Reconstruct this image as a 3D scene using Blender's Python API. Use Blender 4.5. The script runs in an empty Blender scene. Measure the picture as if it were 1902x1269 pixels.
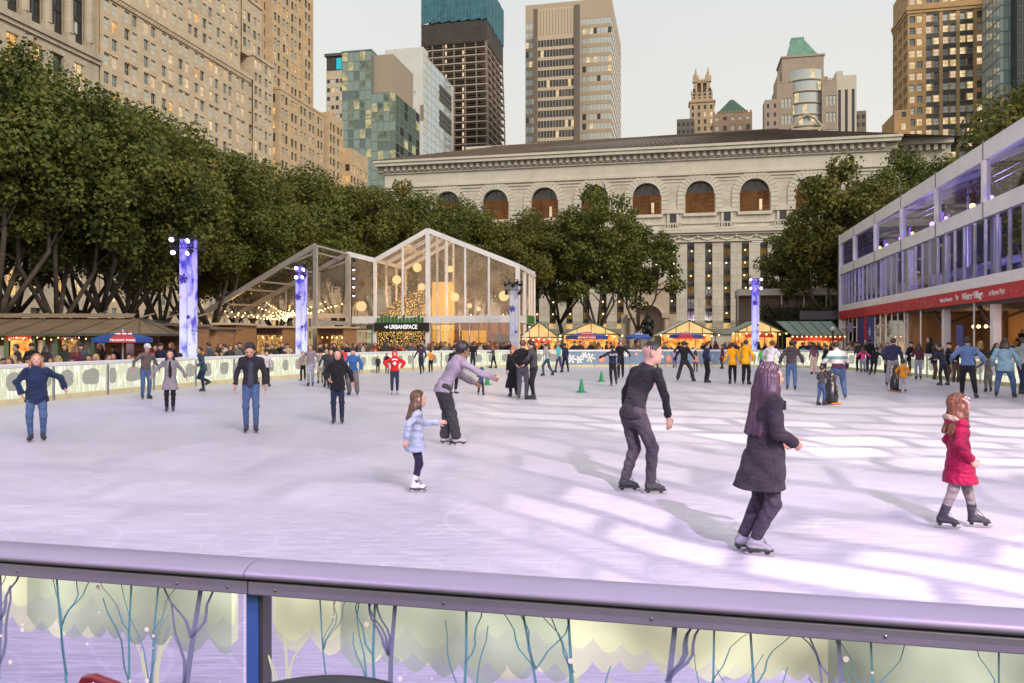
import bpy, math, random
import numpy as np
from mathutils import Vector, Matrix
random.seed(7)
C = bpy.context.scene.collection
R = math.radians
F = 1430.0; CX = 951.0; HZ = 630.0; CAMZ = 1.85
GZ = -0.06            # plaza level; the ice deck is z = 0
TH = R(12.2)          # the park's long axis swings this far to the right of the camera axis
DX, DY = math.sin(TH), math.cos(TH)
def at(px, py, Y): return Vector(((px-CX)/F*Y, Y, CAMZ-(py-HZ)/F*Y))
def pk(v, u, z=0.0): return Vector((v*DY+u*DX, -v*DX+u*DY, z))      # park frame (across, along) to world
def topk(x, y): return (x*DY-y*DX, x*DX+y*DY)

# ---------------------------------------------------------------- mesh building
class MB:
    def __init__(s): s.v=[]; s.f=[]; s.m=[]; s.mi=0
    def add(s, vs, fs):
        o=len(s.v); s.v.extend([tuple(v) for v in vs]); s.f.extend([tuple(i+o for i in f) for f in fs]); s.m.extend([s.mi]*len(fs)); return s
    def quad(s,a,b,c,d): return s.add([a,b,c,d],[(0,1,2,3)])
    def poly(s,pts): return s.add(pts,[tuple(range(len(pts)))])
    def box(s, x0,x1,y0,y1,z0,z1):
        return s.add([(x0,y0,z0),(x1,y0,z0),(x1,y1,z0),(x0,y1,z0),(x0,y0,z1),(x1,y0,z1),(x1,y1,z1),(x0,y1,z1)],
            [(0,3,2,1),(4,5,6,7),(0,1,5,4),(1,2,6,5),(2,3,7,6),(3,0,4,7)])
    def bar(s, a, b, w, h, up=(0,0,1)):
        a=Vector(a); b=Vector(b); d=(b-a)
        if d.length<1e-6: return s
        d.normalize(); up=Vector(up)
        if abs(d.dot(up))>0.98: up=Vector((0,1,0)) if abs(d.y)<0.9 else Vector((1,0,0))
        sx=d.cross(up).normalized()*w*.5; sz=sx.cross(d).normalized()*h*.5
        return s.add([a-sx-sz,a+sx-sz,a+sx+sz,a-sx+sz,b-sx-sz,b+sx-sz,b+sx+sz,b-sx+sz],
            [(3,2,1,0),(4,5,6,7),(0,1,5,4),(1,2,6,5),(2,3,7,6),(3,0,4,7)])
    def prism(s, pts, off):
        n=len(pts); off=Vector(off); a=[Vector(p) for p in pts]; b=[p+off for p in a]
        return s.add(a+b,[tuple(range(n-1,-1,-1)),tuple(range(n,2*n))]+[(i,(i+1)%n,n+(i+1)%n,n+i) for i in range(n)])
    def tube(s, pts, rad, n=6, cap=True):
        pts=[Vector(p) for p in pts]; m=len(pts)
        rad=[rad]*m if not hasattr(rad,'__len__') else rad
        o=len(s.v); pu=None
        for i,p in enumerate(pts):
            d=(pts[min(i+1,m-1)]-pts[max(i-1,0)]).normalized()
            if pu is None: pu=Vector((0,0,1)) if abs(d.z)<.9 else Vector((1,0,0))
            x=d.cross(pu)
            if x.length<1e-5: x=d.orthogonal()
            x.normalize(); y=x.cross(d); pu=y
            for k in range(n):
                a=2*math.pi*k/n; s.v.append(tuple(p+(x*math.cos(a)+y*math.sin(a))*rad[i]))
        for i in range(m-1):
            for k in range(n):
                s.f.append((o+i*n+k,o+i*n+(k+1)%n,o+(i+1)*n+(k+1)%n,o+(i+1)*n+k)); s.m.append(s.mi)
        if cap:
            s.f.append(tuple(o+k for k in range(n-1,-1,-1))); s.m.append(s.mi)
            s.f.append(tuple(o+(m-1)*n+k for k in range(n))); s.m.append(s.mi)
        return s
    def lathe(s, prof, n=24, c=(0,0,0), squash=1.0):
        o=len(s.v)
        for r,z in prof:
            for k in range(n):
                a=2*math.pi*k/n; s.v.append((c[0]+r*math.cos(a),c[1]+r*math.sin(a)*squash,c[2]+z))
        for i in range(len(prof)-1):
            for k in range(n):
                s.f.append((o+i*n+k,o+i*n+(k+1)%n,o+(i+1)*n+(k+1)%n,o+(i+1)*n+k)); s.m.append(s.mi)
        s.f.append(tuple(o+k for k in range(n-1,-1,-1))); s.m.append(s.mi)
        s.f.append(tuple(o+(len(prof)-1)*n+k for k in range(n))); s.m.append(s.mi)
        return s
    def ball(s, c, r, n=10, sc=(1,1,1)):
        prof=[(max(1e-4,math.sin(math.pi*i/n)),-math.cos(math.pi*i/n)) for i in range(n+1)]
        o=len(s.v); s.lathe(prof,n+2)
        for i in range(o,len(s.v)):
            v=s.v[i]; s.v[i]=(c[0]+v[0]*r*sc[0],c[1]+v[1]*r*sc[1],c[2]+v[2]*r*sc[2])
        return s
    def build(s, name, mats, parent=None, smooth=False, bevel=0):
        me=bpy.data.meshes.new(name); me.from_pydata(s.v,[],s.f)
        for m in (mats if isinstance(mats,(list,tuple)) else [mats]): me.materials.append(m)
        if len(me.materials)>1: me.polygons.foreach_set('material_index',s.m)
        if smooth: me.polygons.foreach_set('use_smooth',[True]*len(me.polygons))
        me.update()
        o=bpy.data.objects.new(name,me); C.objects.link(o)
        if parent: o.parent=parent
        if bevel:
            b=o.modifiers.new('b','BEVEL'); b.width=bevel; b.segments=2; b.limit_method='ANGLE'
        return o
def tag(o,label=None,cat=None,group=None,kind=None):
    if label: o['label']=label
    if cat: o['category']=cat
    if group: o['group']=group
    if kind: o['kind']=kind
    return o
def empty(name,loc=(0,0,0),rz=0,label=None,cat=None,group=None):
    o=bpy.data.objects.new(name,None); C.objects.link(o); o.location=loc; o.rotation_euler=(0,0,rz); o.empty_display_size=.1
    return tag(o,label,cat,group)
def park_empty(name,v=0,u=0,z=0,label=None,cat=None,group=None): return empty(name,pk(v,u,z),-TH,label,cat,group)
def copy_tree(o,parent=None):
    c=o.copy(); C.objects.link(c)
    if parent: c.parent=parent
    for ch in list(o.children): copy_tree(ch,c)
    return c
def text_mesh(name,txt,size,m,parent,loc,rot,ext=.004,xs=1.0,align='CENTER',bold=0.0):
    cu=bpy.data.curves.new(name,'FONT'); cu.body=txt; cu.size=size; cu.extrude=ext; cu.align_x=align; cu.align_y='CENTER'; cu.offset=bold
    t=bpy.data.objects.new(name,cu); C.objects.link(t)
    dg=bpy.context.evaluated_depsgraph_get(); dg.update()
    me=bpy.data.meshes.new_from_object(t.evaluated_get(dg)); bpy.data.objects.remove(t)
    me.materials.clear(); me.materials.append(m)
    o=bpy.data.objects.new(name,me); C.objects.link(o); o.parent=parent; o.location=loc; o.rotation_euler=rot; o.scale=(xs,1,1)
    return o
def catmull(pts,n=8,closed=True):
    out=[]; m=len(pts)
    for i in range(m if closed else m-1):
        p=[Vector(pts[(i+k-1)%m]) if closed else Vector(pts[max(0,min(m-1,i+k-1))]) for k in range(4)]
        for j in range(n):
            t=j/n; out.append(.5*((2*p[1])+(p[2]-p[0])*t+(2*p[0]-5*p[1]+4*p[2]-p[3])*t*t+(3*p[1]-p[0]-3*p[2]+p[3])*t**3))
    if not closed: out.append(Vector(pts[-1]))
    return out

# ---------------------------------------------------------------- materials
MATS={}
def mat(name,col=(.5,.5,.5),rough=.6,metal=0,var=0.0,scale=4.0,bump=0.0,bscale=30.0,emit=None,es=0,trans=0,alpha=1,spec=.5,sub=0,sheen=0,coat=0,col2=None,stretch=None,rand=0,fold=0):
    if name in MATS: return MATS[name]
    m=bpy.data.materials.new(name); m.use_nodes=True; nt=m.node_tree; N=nt.nodes; L=nt.links
    b=N['Principled BSDF']; b.inputs['Base Color'].default_value=(*col,1); b.inputs['Roughness'].default_value=rough; b.inputs['Metallic'].default_value=metal
    b.inputs['Specular IOR Level'].default_value=spec
    if trans: b.inputs['Transmission Weight'].default_value=trans
    if alpha<1: b.inputs['Alpha'].default_value=alpha
    if sheen: b.inputs['Sheen Weight'].default_value=sheen
    if coat: b.inputs['Coat Weight'].default_value=coat
    if emit: b.inputs['Emission Color'].default_value=(*emit,1); b.inputs['Emission Strength'].default_value=es
    if var or bump or col2:
        tc=N.new('ShaderNodeTexCoord'); mp=N.new('ShaderNodeMapping'); L.new(tc.outputs['Object'],mp.inputs[0])
        if stretch: mp.inputs['Scale'].default_value=stretch
    if var or col2:
        n=N.new('ShaderNodeTexNoise'); n.inputs['Scale'].default_value=scale; n.inputs['Detail'].default_value=6; n.inputs['Roughness'].default_value=.65
        L.new(mp.outputs[0],n.inputs['Vector'])
        r=N.new('ShaderNodeValToRGB'); r.color_ramp.elements[0].position=.3; r.color_ramp.elements[1].position=.7
        c2=col2 if col2 else tuple(min(1,c*(1+var)) for c in col); c1=col if col2 else tuple(c*(1-var) for c in col)
        r.color_ramp.elements[0].color=(*c1,1); r.color_ramp.elements[1].color=(*c2,1)
        L.new(n.outputs['Fac'],r.inputs[0]); L.new(r.outputs[0],b.inputs['Base Color'])
    if rand:
        g=N.new('ShaderNodeObjectInfo'); hs=N.new('ShaderNodeHueSaturation'); mr=N.new('ShaderNodeMapRange')
        mr.inputs['To Min'].default_value=1-rand; mr.inputs['To Max'].default_value=1+rand; L.new(g.outputs['Random'],mr.inputs[0]); L.new(mr.outputs[0],hs.inputs['Value'])
        src=b.inputs['Base Color'].links[0].from_socket if b.inputs['Base Color'].links else None
        if src: L.new(src,hs.inputs['Color'])
        else: hs.inputs['Color'].default_value=(*col,1)
        L.new(hs.outputs[0],b.inputs['Base Color'])
    if bump:
        n2=N.new('ShaderNodeTexNoise'); n2.inputs['Scale'].default_value=bscale; n2.inputs['Detail'].default_value=5; L.new(mp.outputs[0],n2.inputs['Vector'])
        bp=N.new('ShaderNodeBump'); bp.inputs['Strength'].default_value=bump; bp.inputs['Distance'].default_value=.02; L.new(n2.outputs['Fac'],bp.inputs['Height']); L.new(bp.outputs[0],b.inputs['Normal'])
        if fold:
            mq=N.new('ShaderNodeMapping'); mq.inputs['Scale'].default_value=(1,1,1.7); mq.inputs['Rotation'].default_value=(.5,.6,0); L.new(tc.outputs['Object'],mq.inputs[0]); n3=N.new('ShaderNodeTexNoise'); n3.inputs['Scale'].default_value=8; n3.inputs['Detail'].default_value=3; n3.inputs['Distortion'].default_value=1.2; L.new(mq.outputs[0],n3.inputs['Vector']); b3=N.new('ShaderNodeBump'); b3.inputs['Strength'].default_value=fold; b3.inputs['Distance'].default_value=.06; L.new(n3.outputs['Fac'],b3.inputs['Height']); L.new(b3.outputs[0],bp.inputs['Normal'])
    MATS[name]=m; return m
def emis(name,col,s,var=0,scale=3.0,col2=None,boost=0):
    if name in MATS: return MATS[name]
    m=bpy.data.materials.new(name); m.use_nodes=True; nt=m.node_tree; N=nt.nodes; L=nt.links
    for n in list(N): N.remove(n)
    o=N.new('ShaderNodeOutputMaterial'); e=N.new('ShaderNodeEmission'); e.inputs[0].default_value=(*col,1); e.inputs[1].default_value=s; L.new(e.outputs[0],o.inputs[0])
    if col2:
        tc=N.new('ShaderNodeTexCoord'); n=N.new('ShaderNodeTexNoise'); n.inputs['Scale'].default_value=scale; n.inputs['Detail'].default_value=5; L.new(tc.outputs['Object'],n.inputs['Vector'])
        r=N.new('ShaderNodeValToRGB'); r.color_ramp.elements[0].position=.36; r.color_ramp.elements[1].position=.64
        r.color_ramp.elements[0].color=(*col,1); r.color_ramp.elements[1].color=(*col2,1); L.new(n.outputs['Fac'],r.inputs[0]); L.new(r.outputs[0],e.inputs[0])
    MATS[name]=m; return m
def glassy(name,tint=(.9,.9,.9),fac=.12,rough=.03,gcol=(1,1,1),warm_haze=0):
    """clear sheet: mostly see-through, some mirror"""
    if name in MATS: return MATS[name]
    m=bpy.data.materials.new(name); m.use_nodes=True; nt=m.node_tree; N=nt.nodes; L=nt.links
    for n in list(N): N.remove(n)
    o=N.new('ShaderNodeOutputMaterial'); t=N.new('ShaderNodeBsdfTransparent'); t.inputs[0].default_value=(*tint,1)
    g=N.new('ShaderNodeBsdfGlossy'); g.inputs['Roughness'].default_value=rough; g.inputs[0].default_value=(*gcol,1)
    mx=N.new('ShaderNodeMixShader'); lw=N.new('ShaderNodeLayerWeight'); lw.inputs[0].default_value=.5; fr=N.new('ShaderNodeMath'); fr.operation='POWER'; L.new(lw.outputs['Facing'],fr.inputs[0]); fr.inputs[1].default_value=7.0
    ad=N.new('ShaderNodeMath'); ad.operation='ADD'; ad.use_clamp=True; ad.inputs[1].default_value=fac; L.new(fr.outputs[0],ad.inputs[0])
    L.new(ad.outputs[0],mx.inputs[0]); L.new(t.outputs[0],mx.inputs[1]); L.new(g.outputs[0],mx.inputs[2])
    if warm_haze:  # warm milky layer painted into the sheet, standing in for interior glow
        d=N.new('ShaderNodeBsdfDiffuse'); d.inputs[0].default_value=(.75,.7,.65,1); tl_=N.new('ShaderNodeBsdfTranslucent'); tl_.inputs[0].default_value=(.85,.72,.58,1); dm_=N.new('ShaderNodeMixShader'); dm_.inputs[0].default_value=.7; L.new(d.outputs[0],dm_.inputs[1]); L.new(tl_.outputs[0],dm_.inputs[2]); d=dm_; m2=N.new('ShaderNodeMixShader')
        tc=N.new('ShaderNodeTexCoord'); n=N.new('ShaderNodeTexNoise'); n.inputs['Scale'].default_value=.8; n.inputs['Detail'].default_value=6; L.new(tc.outputs['Object'],n.inputs['Vector'])
        mr=N.new('ShaderNodeMapRange'); mr.inputs[1].default_value=.35; mr.inputs[2].default_value=.75; mr.inputs[3].default_value=warm_haze*.4; mr.inputs[4].default_value=warm_haze; L.new(n.outputs['Fac'],mr.inputs[0])
        L.new(mr.outputs[0],m2.inputs[0]); L.new(mx.outputs[0],m2.inputs[1]); L.new(d.outputs[0],m2.inputs[2]); L.new(m2.outputs[0],o.inputs[0])
    else: L.new(mx.outputs[0],o.inputs[0])
    MATS[name]=m; return m
def brick_mat(name,c1,c2,mortar,scale,w=.6,h=.3,rough=.8,bump=.2,msize=.01):
    if name in MATS: return MATS[name]
    m=mat(name,c1,rough); nt=m.node_tree; N=nt.nodes; L=nt.links; b=N['Principled BSDF']
    tc=N.new('ShaderNodeTexCoord'); sp=N.new('ShaderNodeSeparateXYZ'); L.new(tc.outputs['Object'],sp.inputs[0]); ad=N.new('ShaderNodeMath'); L.new(sp.outputs[0],ad.inputs[0]); L.new(sp.outputs[1],ad.inputs[1])
    cb=N.new('ShaderNodeCombineXYZ'); L.new(ad.outputs[0],cb.inputs[0]); L.new(sp.outputs[2],cb.inputs[1])
    k=N.new('ShaderNodeTexBrick'); k.inputs['Scale'].default_value=scale; k.inputs['Color1'].default_value=(*c1,1); k.inputs['Color2'].default_value=(*c2,1); k.inputs['Mortar'].default_value=(*mortar,1)
    k.inputs['Brick Width'].default_value=w; k.inputs['Row Height'].default_value=h; k.inputs['Mortar Size'].default_value=msize; L.new(cb.outputs[0],k.inputs[0])
    n=N.new('ShaderNodeTexNoise'); n.inputs['Scale'].default_value=.35; n.inputs['Detail'].default_value=7; n.inputs['Roughness'].default_value=.7; L.new(tc.outputs['Object'],n.inputs['Vector'])
    mr=N.new('ShaderNodeMapRange'); mr.inputs[1].default_value=.3; mr.inputs[2].default_value=.7; mr.inputs[3].default_value=.78; mr.inputs[4].default_value=1.12; L.new(n.outputs['Fac'],mr.inputs[0])
    mx=N.new('ShaderNodeMix'); mx.data_type='RGBA'; mx.blend_type='MULTIPLY'; mx.inputs[0].default_value=1; L.new(k.outputs['Color'],mx.inputs[6]); L.new(mr.outputs[0],mx.inputs[7]); L.new(mx.outputs[2],b.inputs['Base Color'])
    bp=N.new('ShaderNodeBump'); bp.inputs['Strength'].default_value=bump; bp.inputs['Distance'].default_value=.02; L.new(k.outputs['Fac'],bp.inputs['Height']); bp.invert=True; L.new(bp.outputs[0],b.inputs['Normal'])
    return m
WHITE_AL=mat('white_aluminium',(.72,.71,.72),.4,0,var=.08,scale=2,bump=.05)
GREY_AL=mat('grey_aluminium',(.33,.33,.36),.42,.5,var=.12,scale=3)
DARK_MET=mat('dark_metal',(.03,.03,.035),.4,.6)
CLEAR=glassy('clear_vinyl',(.9,.85,.80),.05,.10,warm_haze=.42)
PANE=glassy('window_glass',(.75,.78,.8),.10,.02)
WARM=emis('warm_bulb',(1,.62,.22),14)
VIOLET_BULB=emis('violet_lens',(.74,.60,1),4.5)
# ---------------------------------------------------------------- camera, sky, sun
sc=bpy.context.scene
cam=bpy.data.cameras.new('camera'); co=bpy.data.objects.new('camera',cam); C.objects.link(co); sc.camera=co
cam.sensor_width=36; cam.lens=36*F/1902; cam.shift_y=(HZ-634.5)/1902; cam.clip_end=4000; cam.clip_start=.05
co.location=(0,0,CAMZ); co.rotation_euler=(R(90),0,0)
sc.view_settings.view_transform='Standard'; sc.view_settings.look='None'; sc.view_settings.gamma=1; sc.view_settings.use_curve_mapping=False
sc.view_settings.exposure=0.30
SUN_EL=R(33); SUN_AZ=TH+R(180-45)        # low dusk glow behind the camera, off to its right
w=bpy.data.worlds.new('World'); sc.world=w; w.use_nodes=True; nt=w.node_tree; N=nt.nodes; L=nt.links
bg=N['Background']; sky=N.new('ShaderNodeTexSky'); sky.sky_type='NISHITA'; sky.sun_disc=False; sky.sun_elevation=SUN_EL; sky.sun_rotation=SUN_AZ; sky.air_density=1.0; sky.dust_density=4; sky.ozone_density=1
sky_d=(math.sin(SUN_AZ)*math.cos(SUN_EL),math.cos(SUN_AZ)*math.cos(SUN_EL),math.sin(SUN_EL))
tc=N.new('ShaderNodeTexCoord'); sp=N.new('ShaderNodeSeparateXYZ'); L.new(tc.outputs['Generated'],sp.inputs[0])
ra=N.new('ShaderNodeValToRGB'); e=ra.color_ramp.elements; e[0].position=0.0; e[0].color=(7.7,7.0,6.1,1); e[1].position=.45; e[1].color=(6.45,6.7,6.6,1); L.new(sp.outputs[2],ra.inputs[0])
nz=N.new('ShaderNodeTexNoise'); nz.inputs['Scale'].default_value=2.2; nz.inputs['Detail'].default_value=5; L.new(tc.outputs['Generated'],nz.inputs['Vector'])
mr=N.new('ShaderNodeMapRange'); mr.inputs[3].default_value=.90; mr.inputs[4].default_value=1.10; L.new(nz.outputs['Fac'],mr.inputs[0])
ml=N.new('ShaderNodeMix'); ml.data_type='RGBA'; ml.blend_type='MULTIPLY'; ml.inputs[0].default_value=1; L.new(ra.outputs[0],ml.inputs[6]); L.new(mr.outputs[0],ml.inputs[7])
mx=N.new('ShaderNodeMix'); mx.data_type='RGBA'; mx.inputs[0].default_value=.93; L.new(sky.outputs[0],mx.inputs[6]); L.new(ml.outputs[2],mx.inputs[7]); L.new(mx.outputs[2],bg.inputs[0])
bg.inputs[1].default_value=.1
sl=bpy.data.lights.new('sun','SUN'); sl.energy=2.0; sl.angle=R(22); sl.color=(1,.86,.68); so=bpy.data.objects.new('sun',sl); C.objects.link(so)
so.rotation_euler=Vector(sky_d).to_track_quat('Z','Y').to_euler(); so.location=(0,-20,40)
sc.cycles.max_bounces=6; sc.cycles.transparent_max_bounces=16; sc.cycles.caustics_reflective=False; sc.cycles.caustics_refractive=False; sc.cycles.sample_clamp_indirect=4; sc.cycles.use_denoising=True
# ---------------------------------------------------------------- ground and ice
RINK=[(-8.2,4.16),(-11.6,7.2),(-13.9,11.5),(-14.5,16.5),(-14.17,21.3),(-13.5,25.7),(-12.6,30.0),(-10.7,35.9),(-7.55,43),(-4.4,47.6),(-.5,50),(3.1,50.6),(8,51.2),(13.6,51.4),(17.8,50.2),(20.2,46.4),(20.3,42),(19.9,37),(19.3,29),(18.6,20),(17.6,11),(15.4,4.2),(11,.4)]
FRONT_A=Vector((-8.2,4.16,0)); 
rink_pts=catmull([(x,y,0) for x,y in RINK],8,closed=False)      # closes along the straight front run
ice=mat('ice_surface',(.80,.80,.86),.32,spec=.35)
nt=ice.node_tree; N=nt.nodes; L=nt.links; b=N['Principled BSDF']
tc=N.new('ShaderNodeTexCoord'); h=[]
def scr(rot,sx,sy,scale,lo,hi):
    mp=N.new('ShaderNodeMapping'); mp.inputs['Rotation'].default_value=(0,0,rot); mp.inputs['Scale'].default_value=(sx,sy,1); L.new(tc.outputs['Object'],mp.inputs[0])
    n=N.new('ShaderNodeTexNoise'); n.inputs['Scale'].default_value=scale; n.inputs['Detail'].default_value=4; n.inputs['Roughness'].default_value=.7; n.inputs['Distortion'].default_value=.6; L.new(mp.outputs[0],n.inputs['Vector'])
    r=N.new('ShaderNodeMapRange'); r.inputs[1].default_value=lo; r.inputs[2].default_value=hi; L.new(n.outputs['Fac'],r.inputs[0]); return r.outputs[0]
def mth(op,a,bb):
    n=N.new('ShaderNodeMath'); n.operation=op
    for i,x in enumerate((a,bb)):
        if isinstance(x,(int,float)): n.inputs[i].default_value=x
        else: L.new(x,n.inputs[i])
    return n.outputs[0]
s1=scr(.25,1,14,2.2,.40,.62); s2=scr(-.3,1,22,3.0,.42,.6); s3=scr(.9,1,30,1.6,.58,.64); s4=scr(0,1,1,.35,.3,.7); s5=scr(-1.1,1,40,1.3,.60,.65)
tot=mth('ADD',mth('MULTIPLY',s1,.45),mth('MULTIPLY',s2,.4)); tot=mth('ADD',tot,mth('MULTIPLY',s3,.35)); tot=mth('ADD',tot,mth('MULTIPLY',s5,.3))
def cut(rot,scale,wd,dist):
    mp=N.new('ShaderNodeMapping'); mp.inputs['Rotation'].default_value=(0,0,rot); mp.inputs['Scale'].default_value=(1,2.2,1); L.new(tc.outputs['Object'],mp.inputs[0])
    n=N.new('ShaderNodeTexNoise'); n.inputs['Scale'].default_value=scale; n.inputs['Detail'].default_value=0; n.inputs['Distortion'].default_value=dist; L.new(mp.outputs[0],n.inputs['Vector'])
    f=mth('FRACT',mth('MULTIPLY',n.outputs['Fac'],26),0); d=mth('ABSOLUTE',mth('SUBTRACT',f,.5),0); return mth('LESS_THAN',d,wd)
cuts=mth('ADD',mth('ADD',cut(.2,.12,.018,.15),cut(-.5,.16,.018,.2)),mth('ADD',cut(1.1,.10,.018,.1),cut(.1,.2,.02,.25)))
tot=mth('ADD',tot,mth('MULTIPLY',cuts,.22))
cr=N.new('ShaderNodeValToRGB'); cr.color_ramp.elements[0].position=.12; cr.color_ramp.elements[0].color=(.37,.355,.43,1); cr.color_ramp.elements[1].position=.80; cr.color_ramp.elements[1].color=(.58,.56,.66,1)
L.new(mth('ADD',mth('MULTIPLY',tot,.75),mth('MULTIPLY',s4,.35)),cr.inputs[0]); L.new(cr.outputs[0],b.inputs['Base Color'])
rr=N.new('ShaderNodeMapRange'); rr.inputs[3].default_value=.30; rr.inputs[4].default_value=.55; L.new(tot,rr.inputs[0]); L.new(rr.outputs[0],b.inputs['Roughness'])
bp=N.new('ShaderNodeBump'); bp.inputs['Strength'].default_value=.35; bp.inputs['Distance'].default_value=.01; L.new(tot,bp.inputs['Height']); L.new(bp.outputs[0],b.inputs['Normal'])
m=MB(); m.poly([(p.x,p.y,0) for p in reversed(rink_pts)][::-1]); o=m.build('ice_rink',ice); tag(o,kind='structure')
if o.data.polygons[0].normal.z<0: o.data.flip_normals()
m=MB(); m.prism([(p.x,p.y,GZ) for p in rink_pts],(0,0,-GZ-.004)); o=m.build('rink_deck',mat('deck',(.2,.2,.2),.8)); tag(o,kind='structure')
pav=brick_mat('plaza_paving',(.16,.15,.14),(.12,.115,.11),(.06,.06,.06),1.0,1.2,.6)
m=MB(); m.quad((-1500,-300,GZ-.004),(1500,-300,GZ-.004),(1500,2500,GZ-.004),(-1500,2500,GZ-.004)); o=m.build('ground',mat('asphalt_ground',(.07,.068,.065),.85,var=.3,scale=.5,bump=.3)); tag(o,kind='structure')
# ---------------------------------------------------------------- city buildings
SKYGLASS=mat('sky_window',(.10,.13,.14),.06,spec=1.0,coat=.4)
SKYGLASS2=mat('painted_sky_window',(.52,.55,.52),.25,spec=.7)  # pale base colour stands in for sky mirrored in the panes
DARKGLASS=mat('dark_window',(.025,.028,.03),.08,spec=.8)
LITGLASS=emis('lit_window_warm',(1,.62,.24),.95,col2=(.55,.26,.07),scale=.9)
LITPALE=emis('lit_window_pale',(1,.80,.50),.85,col2=(.6,.42,.2),scale=.7)
LITPINK=emis('lit_window_peach',(1,.72,.5),.62)
SASH=mat('window_sash',(.16,.13,.10),.6); SASHW=mat('pale_sash',(.55,.52,.45),.6)
class Bldg:
    def __init__(s,name,label,cat='building',v=0,u=0,z=GZ,group=None):
        s.root=park_empty(name,v,u,z,label,cat,group); s.o=(v,u,z); s.wins=[]; s.rng=random.Random(hash(label)%9999 if False else sum(map(ord,label)))
        s.lim=100
    def face(s,mb,o,ax,nr,W,z0,z1,cols,rows,d=.28,mix=None,sash=None,bars=(1,1),skip=None,name='window'):
        """wall sheet with real recessed openings. o: local origin (x,y); ax: along; nr: outward"""
        ax=Vector((ax[0],ax[1],0)); nr=Vector((nr[0],nr[1],0)); o=Vector((o[0],o[1],0))
        P=lambda x,z,k=0: o+ax*x-nr*k+Vector((0,0,z))
        xs=sorted({0,W}|{a for c in cols for a in c}); zs=sorted({z0,z1}|{a for r in rows for a in r})
        cs={round(c[0],4) for c in cols}; rs={round(r[0],4) for r in rows}
        flip = ax.cross(Vector((0,0,1))).dot(nr)<0
        def q(a,b,c,e): mb.quad(*( (e,c,b,a) if flip else (a,b,c,e)))
        for i in range(len(xs)-1):
            for j in range(len(zs)-1):
                x0,x1,a,b=xs[i],xs[i+1],zs[j],zs[j+1]
                if round(x0,4) in cs and round(a,4) in rs and not (skip and skip(i,j,x0,a)):
                    q(P(x0,a),P(x0,a,d),P(x0,b,d),P(x0,b)); q(P(x1,a,d),P(x1,a),P(x1,b),P(x1,b,d))
                    q(P(x0,a),P(x1,a),P(x1,a,d),P(x0,a,d)); q(P(x0,b,d),P(x1,b,d),P(x1,b),P(x0,b))
                    s.wins.append((P(x0,a,d-.01),P(x1,a,d-.01),P(x1,b,d-.01),P(x0,b,d-.01),nr,mix,sash,bars,name))
                else: q(P(x0,a),P(x1,a),P(x1,b),P(x0,b))
    def _win(s,mb,w):
        a,b,c,e,nr,mix,sash,bars,_=w
        mix=mix or [(SKYGLASS,.5),(SKYGLASS2,.22),(DARKGLASS,.2),(LITGLASS,.08)]
        t=s.rng.random()*sum(k for _,k in mix); m=mix[-1][0]
        for mm,k in mix:
            t-=k
            if t<=0: m=mm; break
        if m not in s.ml: s.ml.append(m)
        sm=sash or SASH
        if sm not in s.ml: s.ml.append(sm)
        mb.mi=s.ml.index(m); mb.quad(a,b,c,e)
        mb.mi=s.ml.index(sm); n=nr*.06; fw=.07
        nx,nz=bars
        def br(p,q,t=fw): mb.bar(p+n*.5,q+n*.5,t,.06,up=nr)
        br(a,b);br(b,c);br(c,e);br(e,a)
        for i in range(1,nx+1):
            f=i/(nx+1); br(a.lerp(b,f),e.lerp(c,f),fw*.8)
        for i in range(1,nz+1):
            f=i/(nz+1); br(a.lerp(e,f),b.lerp(c,f),fw)
    def finish(s):
        M=Matrix.Translation(pk(*s.o))@Matrix.Rotation(-TH,4,'Z')
        def key(w):
            p=M@((w[0]+w[2])*.5); px=CX+p.x/p.y*F if p.y>0 else 9999; py=HZ-(p.z-CAMZ)/p.y*F if p.y>0 else 9999
            vis=(-20<px<1922 and -20<py<620 and (M.to_3x3()@w[4]).dot(-p)>0)
            return (0 if vis else 1,p.length)
        s.wins.sort(key=key)
        for w in s.wins[:s.lim]:
            s.ml=[]; mb=MB(); s._win(mb,w); mb.build(w[8],s.ml,s.root)
        if len(s.wins)>s.lim:
            s.ml=[]; mb=MB()
            for w in s.wins[s.lim:]: s._win(mb,w)
            o=mb.build('window',s.ml,s.root); o['kind']='stuff'
        return s.root
def cols_even(W,n,w,pair=0.0,m=0.0):
    out=[]; p=(W-2*m)/n
    for i in range(n):
        c=m+p*(i+.5)
        if pair: out+= [(c-pair/2-w,c-pair/2),(c+pair/2,c+pair/2+w)]
        else: out.append((c-w/2,c+w/2))
    return out
def rows_even(z0,n,p,h): return [(z0+i*p,z0+i*p+h) for i in range(n)]
def front(pxl,pxr,u):
    r=[]
    for p in (pxl,pxr):
        t=(p-CX)/F; Y=u/(DX*t+DY); r.append(topk(t*Y,Y)[0])
    return r
def zat(py,Y): return CAMZ-(py-HZ)/F*Y
def sidepx(v,px):
    t=(px-CX)/F; Y=v/(DY*t-DX); return topk(t*Y,Y)[1]
STONE_TAN=brick_mat('tan_limestone',(.60,.49,.36),(.55,.445,.325),(.44,.36,.26),.35,1.2,.5,bump=.15)
STONE_PALE=brick_mat('pale_limestone',(.50,.44,.35),(.46,.40,.32),(.36,.31,.25),.35,1.4,.6,bump=.2)
STONE_WARM=brick_mat('buff_brick',(.60,.455,.295),(.54,.405,.255),(.42,.325,.21),.6,1.2,.4)
STONE_BROWN=brick_mat('brown_brick',(.50,.32,.155),(.44,.28,.135),(.32,.21,.11),.6,1.2,.4)
def core(b,x0,x1,y0,y1,z1,m,inset=.35,z0=0,top=None):
    mb=MB(); mb.box(x0+inset,x1-inset,y0+inset,y1-inset,z0,z1-.02); mb.build('core_wall',m,b.root)
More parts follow.
